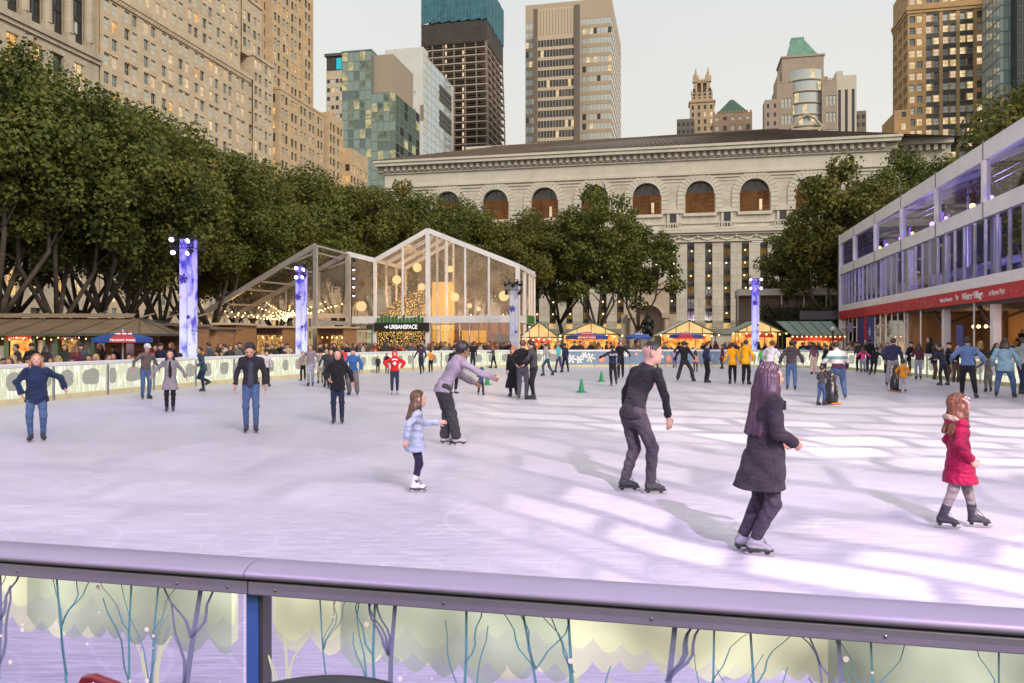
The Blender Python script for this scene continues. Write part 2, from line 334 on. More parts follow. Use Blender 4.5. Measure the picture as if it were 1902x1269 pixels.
INNER=mat('dark_interior',(.03,.028,.025),.9)
# --- columned stone building, far side street
VL=-112.4
b=Bldg('office_building','pale stone building with giant columns between tall dark windows above the trees',v=VL,u=92)
mb=MB(); W=40.0; L_=lambda px: 0
bays=[4.6+5.05*i for i in range(7)]
low=[(x-1.3,x+1.3) for x in bays]
b.face(mb,(0,0),(0,1),(1,0),W,0,57.0,low,[(2,7.5),(9.5,14),(16,20.5),(22.5,27),(29,33.5),(35.5,40),(42,47.5),(49.5,54.8)],d=.7,mix=[(LITGLASS,.35),(LITPALE,.15),(DARKGLASS,.5)],bars=(1,2),sash=SASH)
mb.box(-.1,.75,-.2,W+.2,57.003,58.2); mb.box(-.1,.4,-.2,W+.2,56.2,56.997)
mb.box(-18,-.9,0,W,58.2,96)
for x in [2.1+5.05*i for i in range(8)]:
    mb.box(-.9,.45,x-1.0,x+1.0,58.203,59.6); mb.tube([(-.25,x,59.6),(-.25,x,62),(-.25,x,92)],[.92,.88,.75],14); mb.box(-.9,.5,x-1.05,x+1.05,92,93.2)
mb.box(-18,.6,-.1,W+.1,93.2,98)
mb.box(-18,0,-.05,0,0,57)
mb.build('wall',STONE_PALE,b.root)
for x in bays:
    m2=MB(); m2.mi=0; m2.quad((-.86,x-1.45,59),(-.86,x+1.45,59),(-.86,x+1.45,92),(-.86,x-1.45,92)); m2.mi=1
    for z in range(59,92,4): m2.box(-.855,-.7,x-1.45,x+1.45,z,z+1.1)
    for dx in (-1.4,-.5,.5,1.4): m2.box(-.858,-.72,x+dx-.06,x+dx+.06,59,92)
    m2.mi=2
    for z in range(62,92,4): 
        if (z+int(x))%3==0: m2.quad((-.85,x-.44,z+.2-1.5),(-.85,x+.44,z+.2-1.5),(-.85,x+.44,z+.9),(-.85,x-.44,z+.9))
    m2.build('tall_window',[DARKGLASS,mat('bronze_spandrel',(.05,.045,.04),.5,.4),SKYGLASS2],b.root)
b.finish()
# --- huge tan office block
b=Bldg('office_building','massive tan stone block with rows of paired windows and a carved ledge',v=VL,u=132.3)
mb=MB(); W=65.0
cs=cols_even(W,11,1.55,.75); MIX=[(SKYGLASS,.22),(SKYGLASS2,.46),(LITPINK,.12),(LITPALE,.17),(LITGLASS,.05),(DARKGLASS,.10)]
b.face(mb,(0,0),(0,1),(1,0),W,0,71.5,cs,rows_even(2.2,19,3.65,2.35),mix=MIX,d=.35,sash=SASHW)
mb.box(-.05,.55,-.1,W-10,71.503,72.6); mb.box(-.05,.3,-.1,W-10,70.6,71.497)
for i in range(55): mb.box(-.04,.42,i+.2,i+.6,70.9,71.5)
for i in range(11):                       # carved relief panels at two storeys
    c=W/11*(i+.5)
    for z in (60.15,): 
        mb.box(.0,.12,c-2,c+2,z-.75,z-.3)
        for k in range(5): mb.ball((.1,c-1.7+.85*k,z-.52),.22,6)
b.face(mb,(-1.2,0),(0,1),(1,0),52,72.6,112,cols_even(52,9,1.55,.75),rows_even(74.5,10,3.65,2.35),mix=MIX,d=.35,sash=SASHW)
b.face(mb,(-1.2,52),(1,0),(0,1),0.01,72.6,112,[],[])
mb.box(-20,-1.7,.02,51.98,72.6,112.02)
b.face(mb,(.8,W-10),(0,1),(1,0),10.4,0.0,78,cols_even(10.4,2,1.5,.6),rows_even(2.2,21,3.65,2.35),mix=MIX,d=.35,sash=SASHW)
b.face(mb,(.8,W-10),(-1,0),(0,-1),8,71.6,78,cols_even(8,2,1.4),rows_even(73.2,1,3.6,2.3),mix=MIX)
mb.box(-8,.3,W-9.98,W+.38,71,78.02); mb.box(-12,1.1,W-10.3,W+.5,78.03,78.9)
b.face(mb,(-.6,W-13.2),(0,1),(1,0),10,78,93,cols_even(10,2,1.5,.6),rows_even(80,3,3.65,2.35),mix=MIX)
mb.box(-12,-1.1,W-13.18,W-3.22,78,93.02); mb.box(-12,-.3,W-13.4,W-3,93.03,93.8)
mb.box(-20,-.45,.02,W-.02,0,71)
mb.build('wall',STONE_TAN,b.root); b.finish()
# --- stepped tan tower
b=Bldg('office_tower','slim stepped tan tower rising beyond the massive stone block',v=VL,u=198)
mb=MB(); MIX2=[(SKYGLASS,.3),(SKYGLASS2,.32),(DARKGLASS,.22),(LITGLASS,.1),(LITPALE,.06)]
b.face(mb,(-3,0),(0,1),(1,0),31,0,135,cols_even(31,5,1.45,.7),rows_even(2,35,3.75,2.3),mix=MIX2)
b.face(mb,(-3,0),(-1,0),(0,-1),24,72,135,cols_even(24,4,1.45,.7),rows_even(73,16,3.75,2.3),mix=MIX2)
for i in range(6): mb.box(-3.1,-2.5,i*6.06-.4 if i else 0,i*6.06+.45,0,135)
mb.box(-24,-3.45,.4,30.9,0,135.02)
b.face(mb,(1.6,2),(0,1),(1,0),28,0,73,cols_even(28,5,1.45,.7),rows_even(2,19,3.75,2.3),mix=MIX2)
b.face(mb,(1.6,2),(-1,0),(0,-1),4.6,0,73,[(1.5,3.0)],rows_even(2,19,3.75,2.3),mix=[(DARKGLASS,.5),(LITGLASS,.5)])
mb.box(-3,1.1,2.4,29.98,0,72.99); mb.box(-3,1.75,1.85,30.1,73.003,73.7)
b.face(mb,(-.6,2),(0,1),(1,0),15,73.7,107,cols_even(15,3,1.4,.6),rows_even(75,9,3.65,2.3),mix=MIX2)
b.face(mb,(-.6,2),(-1,0),(0,-1),2.5,73.7,107,[],[])
mb.box(-3,-1.05,2.02,16.98,73.7,107.02)
mb.build('wall',STONE_WARM,b.root); b.finish()
b=Bldg('office_building','low tan wing of the stepped tower beside the green glass block',v=VL,u=229.5)
mb=MB()
b.face(mb,(2.5,0),(0,1),(1,0),11,0,75,cols_even(11,2,1.5,.8),rows_even(2,19,3.75,2.3),mix=MIX2)
b.face(mb,(2.5,0),(-1,0),(0,-1),7,0,75,cols_even(7,1,1.5,.8),rows_even(2,19,3.75,2.3),mix=MIX2)
mb.box(-10,2.05,.4,10.98,0,75.02)
b.face(mb,(5,11.0),(0,1),(1,0),15,0,66,cols_even(15,3,1.5,.8),rows_even(2,16,3.75,2.3),mix=MIX2)
b.face(mb,(5,11.0),(-1,0),(0,-1),9,0,66,cols_even(9,2,1.6,.8),rows_even(2,16,3.75,2.3),mix=MIX2)
mb.box(-10,4.6,11.4,25.98,0,66.02)
mb.build('wall',STONE_WARM,b.root); b.finish()
# --- banded tan slab with louvres
def tower_px(name,label,pxl,pxr,Y,ytop,depth=25,side=None):
    t=((pxl+pxr)/2-CX)/F; u=Y*(DX*t+DY); v0,v1=front(pxl,pxr,u)
    return Bldg(name,label,v=v0,u=u), v1-v0, zat(ytop,Y)-GZ
b,W,H=tower_px('office_tower','narrow tan slab tower with dark louvres and a cyan sign on top',606,655,420,100)
mb=MB(); n=30; 
b.face(mb,(0,0),(1,0),(0,-1),W,0,H-9,cols_even(W,6,W/6*.72),rows_even(3,n,(H-14)/n,2.2),mix=[(DARKGLASS,.7),(SKYGLASS2,.2),(LITPALE,.1)],bars=(0,0))
b.face(mb,(0,0),(0,1),(-1,0),20,0,H-9,[],[]); mb.box(.4,W-.1,.5,20,0,H-9.02)
mb.build('wall',STONE_TAN,b.root)
m2=MB(); m2.box(.3,W-.3,.3,19,H-9,H-1.2); 
for i in range(16): m2.box(.2+i*W/16,.45+i*W/16,-.1,.3,H-9,H-1.2)
m2.box(-.8,W+.5,-.8,20,H-1.2,H+.3); m2.build('louvre_crown',mat('dark_louvre',(.09,.08,.075),.6),b.root)
m2=MB(); m2.box(W*.40,W*.58,-.5,-.15,H-8.5,H-2.5); m2.build('sign_panel',emis('cyan_sign',(.05,.62,.75),.75),b.root); b.finish()
# --- green glass block
GREEN=mat('green_curtain_glass',(.20,.27,.245),.08,spec=1.0,coat=.6,var=.15,scale=.05); GREEN2=mat('green_dark_glass',(.10,.145,.13),.07,spec=.9)
TEALMUL=mat('pale_mullion',(.22,.30,.28),.4,.3)
b,W,H=tower_px('glass_building','stepped green glass office block with lit floors in front of the white slab',635,735,320,158)
GM=[(GREEN,.5),(GREEN2,.22),(emis('lit_office',(.85,.70,.36),.7,col2=(.22,.25,.16),scale=.35),.18),(emis('dim_office',(.46,.45,.28),.5,col2=(.14,.20,.165),scale=.4),.28)]
mb=MB(); fl=4.0; n=int(H/fl); Hs=n*fl
def curtain(b,mb,o,ax,nr,W,z0,z1,nc,fl,mix=GM,sp=.45):
    n=int(round((z1-z0)/fl)); f=(z1-z0)/n; c=W/nc
    b.face(mb,o,ax,nr,W,z0,z1,[(i*c+.06,(i+1)*c-.06) for i in range(nc)],[(z0+i*f+sp*.6,z0+(i+1)*f-.12) for i in range(n)],d=.12,mix=mix,sash=TEALMUL,bars=(0,0))
zh=zat(97,322)-GZ; wl=W*.55
curtain(b,mb,(0,0),(1,0),(0,-1),wl,0,zh,5,fl)
curtain(b,mb,(wl,0),(1,0),(0,-1),W-wl,0,Hs,4,fl)
D2=sidepx(topk(*at(735,0,320).xy)[0],776)-b.o[1]
curtain(b,mb,(W,0),(0,1),(1,0),D2,0,Hs-1,6,fl,mix=[(GREEN2,.55),(DARKGLASS,.25),(GM[2][0],.15)])
mb.box(.2,wl,.4,D2,0,zh-.02); mb.box(wl-.2,W-.2,.4,D2,0,Hs-1.02); mb.box(-.2,wl+.1,-.2,6,zh,zh+.5); mb.build('wall',TEALMUL,b.root)
m2=MB(); m2.box(wl+.1,W-2,2,D2-3,Hs-1,zh-1.5); m2.build('plant_room',mat('taupe_panel',(.36,.30,.24),.7,var=.1),b.root)
b.lim=100; b.finish()
# --- white slab with glass flank
b,W,H=tower_px('office_tower','plain white slab tower with a pale blue glass flank',715,786,400,90)
WHITE=mat('white_panel',(.62,.62,.60),.5,var=.06,scale=.1); PALEB=mat('pale_blue_glass',(.40,.52,.58),.08,spec=1,coat=.5)
mb=MB(); b.face(mb,(0,0),(1,0),(0,-1),W,0,H,[(W*.5,W*.5+1.2),(W*.75,W*.75+1.2)],rows_even(H-52,4,9,2.2)+[],mix=[(SKYGLASS2,1)],bars=(0,0))
D2=sidepx(topk(*at(786,0,400).xy)[0],841)-b.o[1]
curtain(b,mb,(W,0),(0,1),(1,0),D2*.9,0,H-3,7,4.2,mix=[(PALEB,.8),(SKYGLASS2,.2)])
mb.box(.1,W-.2,.4,D2,0,H-3.02); mb.box(0,W,.05,8,H-3,H-.02); mb.build('wall',WHITE,b.root)
m2=MB()
for zz in (H-33,H-19):
    for k in range(3): m2.box(W+.02,W+.25,D2*.5,D2*.9,zz+k*3.2,zz+k*3.2+2.4)
m2.build('louvre_vent',mat('dark_louvre',(.09,.08,.075),.6),b.root)
m2=MB(); m2.box(W*.93,W+.3,-.25,.0,H-38,H-30); m2.build('terrace_screen',mat('bronze_screen',(.28,.2,.13),.6),b.root); b.finish()
# --- tower under construction
b,W,H=tower_px('unfinished_tower','dark unfinished skyscraper wrapped in blue netting at its top floors',783,906,480,-6)
D2=sidepx(topk(*at(906,0,480).xy)[0],938)-b.o[1]
STEEL=mat('raw_steel',(.24,.19,.16),.7,var=.3,scale=.1); SLAB=mat('raw_slab',(.42,.36,.32),.8); NET=mat('blue_netting',(.045,.15,.20),.75,var=.35,scale=.25,bump=.4,bscale=.6); CONC=mat('dark_core',(.05,.04,.035),.9)
m1=MB(); m2=MB(); n=int(H/4.6)
for i in range(n+1):
    z=H-i*4.6; tp=0.0 if i>14 else (14-i)*.10
    y1=D2*(.82+.18*min(1,i/26)); x1=W-tp
    if i>5:
        m2.box(-.15,x1+.15,-.15,y1,z-.65,z)
        m1.bar((0,-.3,z+1.1),(x1,-.3,z+1.1),.12,.12); m1.bar((x1+.3,0,z+1.1),(x1+.3,y1,z+1.1),.12,.12)
    for k in range(7):
        x=x1*k/6; m1.box(x-.35,x+.35,.2,.9,z-4.6,z-.45) if i>2 else None
    for k in range(5):
        y=y1*k/4; m1.box(x1-.9,x1-.1,y-.3,y+.3,z-4.6,z-.45)
m1.build('steel_column',STEEL,b.root); m2.build('floor_slab',SLAB,b.root)
m3=MB(); m3.box(3,W-6,5,D2*.7,0,H-6); m3.build('core_wall',CONC,b.root)
m3=MB()
for i in range(20):
    x=W*i/20; m3.box(x+.05,x+W/20-.05,-.9-.25*(i%2),-.6,H-16+(i%3)*.4,H+8)
for i in range(10):
    y=D2*.85*i/10; m3.box(W-.6,W-.3+.2*(i%2),y+.05,y+D2*.085-.05,H-17+(i%2)*.5,H+8)
m3.build('netting',NET,b.root)
m3=MB(); m3.box(.3,W-.6,-.4,-.2,H-29,H-16); m3.box(W-.7,W-.5,0,D2*.84,H-30,H-16); m3.build('shroud',mat('dark_shroud',(.055,.048,.045),.85,var=.3,scale=.2),b.root)
rg=random.Random(4)
for i in range(6,n-1):
    for x in (W*.36,W*.62):
        if rg.random()<.85: m3=MB(); m3.box(x,x+1.1,-.15,.1,H-i*4.6+.5,H-i*4.6+2.2+rg.random()); m3.build('work_lamp',emis('work_light',(1,.72,.45),.8),b.root)
m3=MB(); m3.bar((W,D2*.9,H*.50),(W+6,D2*.9,H*.5),.8,1.5); m3.bar((W+6,D2*.9,H*.5-3),(W+6,D2*.9,H*.5+2),.6,.6); m3.build('hoist',STEEL,b.root)
# --- banded bronze and glass tower
b,W,H=tower_px('office_tower','bronze tower with tan bands and dark window strips above the library roof',993,1072,380,14)
BRZ=mat('bronze_frame',(.16,.13,.105),.5,.2); BAND=mat('tan_band',(.52,.42,.31),.6)
mb=MB(); fl=5.0; n=int((H-13)/fl); cs=[(i*(W-3)/12+1.6,(i+1)*(W-3)/12+1.4) for i in range(12)]
b.face(mb,(0,0),(1,0),(0,-1),W,0,H-13,cs,[(i*fl+1.5,i*fl+4.9) for i in range(n)],d=.2,mix=[(DARKGLASS,.76),(mat('brown_glass',(.07,.055,.045),.1,spec=.9),.16),(LITPALE,.04)],sash=BRZ,bars=(0,0))
mb.box(.2,W,.4,14,0,H-.03); mb.box(1.5,W-1.5,-.05,.38,H-13,H-.5); mb.build('wall',BAND,b.root)
m2=MB(); m2.box(-.6,1.4,-.6,2,0,H); m2.box(W-1.4,W+1.2,-.6,2,0,H+.3)
for i in range(13): m2.box(1.4+i*(W-3)/12-.08,1.4+i*(W-3)/12+.08,-.12,-.004,H-13,H-1)
m2.build('corner_pier',BRZ,b.root); b.finish()
b,W,H=tower_px('office_tower','pale glass tower with brown bands directly behind the bronze tower',976,1136,398,2)
PG=mat('pale_reflective_glass',(.45,.50,.50),.06,spec=1,coat=.8); BB=mat('brown_spandrel',(.42,.34,.25),.6)
mb=MB(); fl=4.9; n=int(H/fl); nc=24; c=W/nc
b.face(mb,(0,0),(1,0),(0,-1),W,0,n*fl,[(i*c+.05,(i+1)*c-.05) for i in range(nc) if i<3 or i>12],[(i*fl+1.9,(i+1)*fl-.0) for i in range(n-2)],d=.12,mix=[(PG,.78),(SKYGLASS2,.1),(LITPALE,.05),(DARKGLASS,.07)],sash=BB,bars=(0,0))
D2=sidepx(topk(*at(1136,0,398).xy)[0],1152)-b.o[1]
b.face(mb,(W,0),(0,1),(1,0),D2,0,n*fl,[(i*D2/8+.2,(i+1)*D2/8-.2) for i in range(8)],[(i*fl+1.9,(i+1)*fl) for i in range(n-2)],d=.12,mix=[(PG,.6),(SKYGLASS2,.4)],sash=BB,bars=(0,0))
mb.box(.1,W-.3,.4,D2,0,n*fl-.02); mb.build('wall',BB,b.root); b.finish()
# --- gothic twin-spire tower
b,W,H=tower_px('gothic_tower','distant gothic stone tower with two slender spires',1281,1327,430,190)
GOT=mat('gothic_stone',(.46,.34,.23),.8,var=.2,scale=.3); mb=MB()
b.face(mb,(0,0),(1,0),(0,-1),W,0,H,cols_even(W,4,1.3),rows_even(H-60,15,4,2.4),mix=[(DARKGLASS,.7),(LITPALE,.3)],bars=(0,0)); mb.box(.1,W-.1,.4,10,0,H-.02)
mb.box(-.6,W+.6,-.6,10,H,H+1.2)
z=H+1.2; w2=W*.86; x0=(W-w2)/2
b.face(mb,(x0,.6),(1,0),(0,-1),w2,z,z+8,cols_even(w2,4,1.2),rows_even(z+1.5,2,3.2,2.2),mix=[(DARKGLASS,1)],bars=(0,0)); mb.box(x0+.1,x0+w2-.1,1,9,z,z+7.98)
for i in range(5): mb.box(x0+i*w2/4.2-.3,x0+i*w2/4.2+.3,.3,1.2,z+6,z+10)
w3=W*.66; x0=(W-w3)/2; z+=8
mb.box(x0,x0+w3*.22,1,8,z,z+11); mb.box(x0+w3*.78,x0+w3,1,8,z,z+11); mb.box(x0+w3*.44,x0+w3*.56,1,8,z,z+11); mb.box(x0,x0+w3,1,8,z+9,z+12); mb.box(x0+.3,x0+w3-.3,3.5,7.5,z,z+9)
for sx in (x0+w3*.12,x0+w3*.88):
    mb.box(sx-1.7,sx+1.7,.7,3.7,z+10,z+14)
    mb.lathe([(1.7,z+14),(1.0,z+17),(.55,z+20),(.12,z+24)],8,(sx,2.2,0))
    for q in (-1.5,1.5): mb.lathe([(.35,z+14),(.05,z+17)],5,(sx+q,1.2,0))
for q in range(4): mb.lathe([(.35,z+12),(.05,z+14.5)],5,(x0+w3*(.3+.13*q),1.4,0))
mb.v=[(q[0],q[1],q[2] if q[2]<=H+.5 else H+.5+(q[2]-H-.5)*.60) for q in mb.v]; mb.build('wall',GOT,b.root); b.finish()
b,W,H=tower_px('office_building','small dark block beside the gothic tower',1257,1290,425,221); mb=MB(); b.face(mb,(0,0),(1,0),(0,-1),W,0,H,cols_even(W,4,1.5),rows_even(H-12,3,4,2),mix=[(DARKGLASS,1)],bars=(0,0)); mb.box(.1,W,.4,9,0,H-.02); mb.build('wall',mat('dark_brick',(.16,.14,.13),.8),b.root); b.finish()
# --- green pyramid-roofed small block
PATINA=mat('copper_patina',(.13,.27,.21),.6,var=.2,scale=.4); PATINAD=mat('dark_patina',(.055,.105,.08),.6,var=.25,scale=.4)
b,W,H=tower_px('office_building','low brick block under a dark green pyramid roof',1325,1397,400,210); mb=MB()
b.face(mb,(0,0),(1,0),(0,-1),W,0,H,cols_even(W,5,1.9),rows_even(H-14,2,5,2.6)+[(H-3.6,H-1.9)],mix=[(SKYGLASS2,.6),(DARKGLASS,.4)],bars=(0,0)); mb.box(.1,W-.1,.4,16,0,H-.02)
for i in range(11): mb.box(i*W/10.6,i*W/10.6+.9,-.15,.2,H,H+1.1)
mb.build('wall',mat('pink_brick',(.36,.25,.18),.8,var=.15,scale=.4),b.root)
m2=MB(); m2.add([(1.5,.5,H),(W-1.5,.5,H),(W-1.5,16,H),(1.5,16,H),(W*.46,7,H+9),(W*.54,7,H+9),(W*.54,9,H+9),(W*.46,9,H+9)],[(0,1,5,4),(1,2,6,5),(2,3,7,6),(3,0,4,7),(4,5,6,7)]); m2.build('roof',PATINAD,b.root); b.finish()
# --- postmodern block with truncated copper pyramid
b,W,H=tower_px('office_tower','taupe stone tower with curved glass centre and copper green truncated pyramid roof',1443,1555,350,152)
TAU=mat('taupe_granite',(.36,.29,.235),.7,var=.12,scale=.3); mb=MB()
b.face(mb,(0,0),(1,0),(0,-1),W*.27,0,H,[(W*.08,W*.08+1.2),(W*.08+1.5,W*.08+2.7),(W*.08+3,W*.08+4.2)],rows_even(H-34,4,7.6,4.3),mix=[(SKYGLASS2,1)],bars=(0,1))
b.face(mb,(W*.75,0),(1,0),(0,-1),W*.25,0,H,[(W*.07,W*.07+1.2),(W*.07+1.5,W*.07+2.7),(W*.07+3,W*.07+4.2)],rows_even(H-34,4,7.6,4.3),mix=[(SKYGLASS2,1)],bars=(0,1))
b.face(mb,(0,0),(0,1),(-1,0),20,0,H,cols_even(20,3,1.5),rows_even(H-34,4,7.6,4.3),mix=[(DARKGLASS,.6),(SKYGLASS,.4)],bars=(0,1))
for x0,x1 in ((.05,W*.27),(W*.75,W-.05)):
    mb.box(x0,x1,.4,18,0,H-.02); 
    for i in range(6): mb.box(x0+(x1-x0)*i/6,x0+(x1-x0)*i/6+.7,-.1,.3,H,H+1)
zt=zat(104,352)-GZ
mb.box(W*.10,W*.80,3,20,0,zt); mb.box(W*.03,W*.12,4,20,0,zt-7); mb.box(W*.80,W*.88,5,20,0,zt-9)
mb.box(W*.08,W*.82,2.6,20.3,zt,zt+.8); mb.build('wall',TAU,b.root)
m2=MB(); m3=MB(); xc=W*.5; r=W*.26
for i in range(10):
    z0=H-36+i*5.3
    if z0+4.5>zt-4: break
    pts=[]
    for k in range(9):
        a=-1+2*k/8; pts.append((xc+a*r,2.9-2.4*(1-a*a),0))
    for k in range(8):
        p,q=pts[k],pts[k+1]; m2.mi=0 if (k*7+i*3)%11>1 else 1
        m2.quad((p[0],p[1],z0+.9),(q[0],q[1],z0+.9),(q[0],q[1],z0+5.0),(p[0],p[1],z0+5.0))
    m3.tube([(p[0],p[1]-.1,z0+.4) for p in pts],.5,4)
m2.build('curved_glazing',[PG,LITPALE],b.root)
m3.tube([(xc-r,.0,H-21),(xc-r*.5,-.3,H-17),(xc,-.4,H-15),(xc+r*.5,-.3,H-17),(xc+r,0,H-21)],.6,5); m3.bar((xc-r,-.2,H-21.5),(xc+r,-.2,H-21.5),.9,.9); m3.build('stone_arch',mat('pale_granite',(.5,.43,.36),.6),b.root)
m2=MB(); x0,x1=W*.2,W*.72; zt+=.8; a=[(x0,4,zt),(x1,4,zt),(x1,18,zt),(x0,18,zt),(W*.285,8,zt+9),(W*.50,8,zt+9),(W*.50,14,zt+9),(W*.285,14,zt+9)]
m2.add(a,[(0,1,5,4),(1,2,6,5),(2,3,7,6),(3,0,4,7),(4,5,6,7)]); m2.box(W*.285,W*.5,8,14,zt+9,zt+10.2); m2.build('roof',PATINA,b.root)
b.finish()
b,W,H=tower_px('office_building','narrow dark flank block beside the taupe tower',1420,1446,352,185); mb=MB(); b.face(mb,(0,0),(1,0),(0,-1),W,0,H,cols_even(W,2,1),rows_even(H-12,3,4,2),mix=[(DARKGLASS,1)],bars=(0,0)); mb.box(.1,W,.4,9,0,H-.02); mb.build('wall',TAU,b.root); b.finish()
b,W,H=tower_px('office_tower','cream slab tower with tall dark slits beside the taupe tower',1553,1591,380,140); mb=MB()
b.face(mb,(0,0),(1,0),(0,-1),W,0,H,cols_even(W,3,1.3),[(3,H-7)],d=.5,mix=[(DARKGLASS,1)],bars=(0,12)); mb.box(.1,W-.1,.6,12,0,H-.02); mb.box(.3,W*.35,.3,8,H,H+2.5); mb.build('wall',mat('cream_stone',(.56,.51,.44),.7,var=.06),b.root); b.finish()
b,W,H=tower_px('office_building','small brown block at the end of the library roof',1588,1609,385,206); mb=MB(); b.face(mb,(0,0),(1,0),(0,-1),W,0,H,cols_even(W,2,1.4),rows_even(H-8,2,4,2),mix=[(DARKGLASS,1)],bars=(0,0)); mb.box(.1,W,.4,9,0,H-.02); mb.build('wall',mat('brown_block',(.19,.16,.13),.8),b.root); b.finish()
# --- big brown tower on the right
b,W,H=tower_px('office_tower','tall brown brick tower with paired lit windows above the white pavilion',1686,1843,250,-40)
mb=MB(); MIX3=[(SKYGLASS2,.3),(LITPALE,.28),(LITPINK,.12),(SKYGLASS,.2),(DARKGLASS,.1)]
cw=W/5; zl=zat(14,250)-GZ
cl=[]
for i in range(5):
    c=cw*(i+.5); cl+=[(c-1.95,c-.25),(c+.25,c+1.95)]
n=int(zl/3.75)
rows=[(zl-1.2-3.75*(i+1)+.9,zl-1.2-3.75*(i+1)+3.1) for i in range(n)]
b.face(mb,(0,0),(1,0),(0,-1),W,0,zl,cl,rows,d=.4,mix=MIX3,bars=(0,1))
b.face(mb,(0,0),(0,1),(-1,0),18,0,zl,cols_even(18,3,1.5,.7),rows,d=.4,mix=[(DARKGLASS,.5),(SKYGLASS,.5)],bars=(0,1))
mb.box(.45,W-.1,.45,18,0,zl-.02); mb.box(-.6,W+.6,-.6,18,zl,zl+1.1); mb.box(-.3,W+.3,-.3,18,zl-1,zl-.003)
b.face(mb,(0,0),(1,0),(0,-1),W,zl+1.1,H,cl,[(zl+2,zl+4.2),(zl+5.5,zl+7.8)],d=.4,mix=MIX3,bars=(0,1)); mb.box(.1,W-.1,.45,18,zl+1,H-.02)
z5=zat(206,250)-GZ
b.face(mb,(-4.6,-2),(1,0),(0,-1),4.9,0,z5,[(2.2,3.6)],rows_even(3,int(z5/4.2),4.2,2.3),mix=MIX3,bars=(0,1)); mb.box(-4.5,.28,-1.5,14,0,z5-.02)
mb.build('wall',STONE_BROWN,b.root)
m2=MB()                                    # dark metal spandrels between the middle bays
for i in (1,2,3):
    c=cw*(i+.5)
    for r0,r1 in rows: m2=MB(); m2.box(c-1.95,c+1.95,-.05,.02,r1+.05,r1+1.45); m2.build('spandrel_panel',mat('dark_spandrel',(.05,.05,.045),.5),b.root)
b.finish()
b,W,H=tower_px('office_tower','dark brown slab tower squeezed behind the brown brick tower',1832,1866,275,58); mb=MB()
b.face(mb,(0,0),(1,0),(0,-1),W,0,H,cols_even(W,4,1.2),rows_even(H-70,17,4,2.2),mix=[(DARKGLASS,1)],bars=(0,0)); b.face(mb,(0,0),(0,1),(-1,0),14,0,H,[],[]); mb.box(.1,W,.4,14,0,H-.02); mb.build('wall',mat('dark_bronze_wall',(.075,.055,.04),.6),b.root); b.finish()
b,W,H=tower_px('glass_tower','pale green glass tower at the edge behind the tree',1857,1890,232,-40); mb=MB()
curtain(b,mb,(0,0),(1,0),(0,-1),W,0,H,4,4.0,mix=[(PG,.45),(mat('mint_glass',(.30,.40,.37),.07,spec=1,coat=.6),.55)]); curtain(b,mb,(0,0),(0,1),(-1,0),14,0,H,5,4.0,mix=[(PG,1)]); mb.box(.2,W,.4,14,0,H-.02); mb.build('wall',TEALMUL,b.root); b.finish()
b,W,H=tower_px('glass_tower','black glass tower beside the pale green glass tower',1884,1960,228,-60); mb=MB()
curtain(b,mb,(0,-2),(1,0),(0,-1),W,0,H,8,4.0,mix=[(DARKGLASS,1)]); mb.box(.1,W,-1.6,14,0,H-.02); mb.build('wall',mat('black_mullion',(.03,.03,.035),.4),b.root); b.finish()

# ---------------------------------------------------------------- library
LIB_U=118.0
b=Bldg('library_building','long pale marble library with arched windows, tall slit windows and dark tiled hip roof',v=-53,u=LIB_U)
MARB=brick_mat('library_marble',(.58,.54,.47),(.53,.49,.425),(.40,.36,.31),.55,1.5,.62,bump=.25,msize=.02)
MARBP=mat('smooth_marble',(.58,.54,.47),.7,var=.12,scale=.5,bump=.1,bscale=3); MARBD=mat('weathered_marble',(.38,.34,.285),.75,var=.25,scale=.6)
X0=-53.0
vA0,vA1=front(715,1652,LIB_U)           # main block extent
def lx(px): return front(px,px,LIB_U)[0]-X0
def lz(py,px=1300):
    t=(px-CX)/F; Y=LIB_U/(DX*t+DY); return zat(py,Y)-GZ
xa,xb=vA0-X0,vA1-X0
ac=[lx(1300)+(lx(1402)-lx(1300))*k for k in range(-5,3)]; ac=[x for x in ac if xa+5<x<xb-4]
aw=2.12; zs,zc=lz(396),lz(362)            # arch sill and springing
zT,zB=lz(320),lz(413)
mb=MB(); nA=14
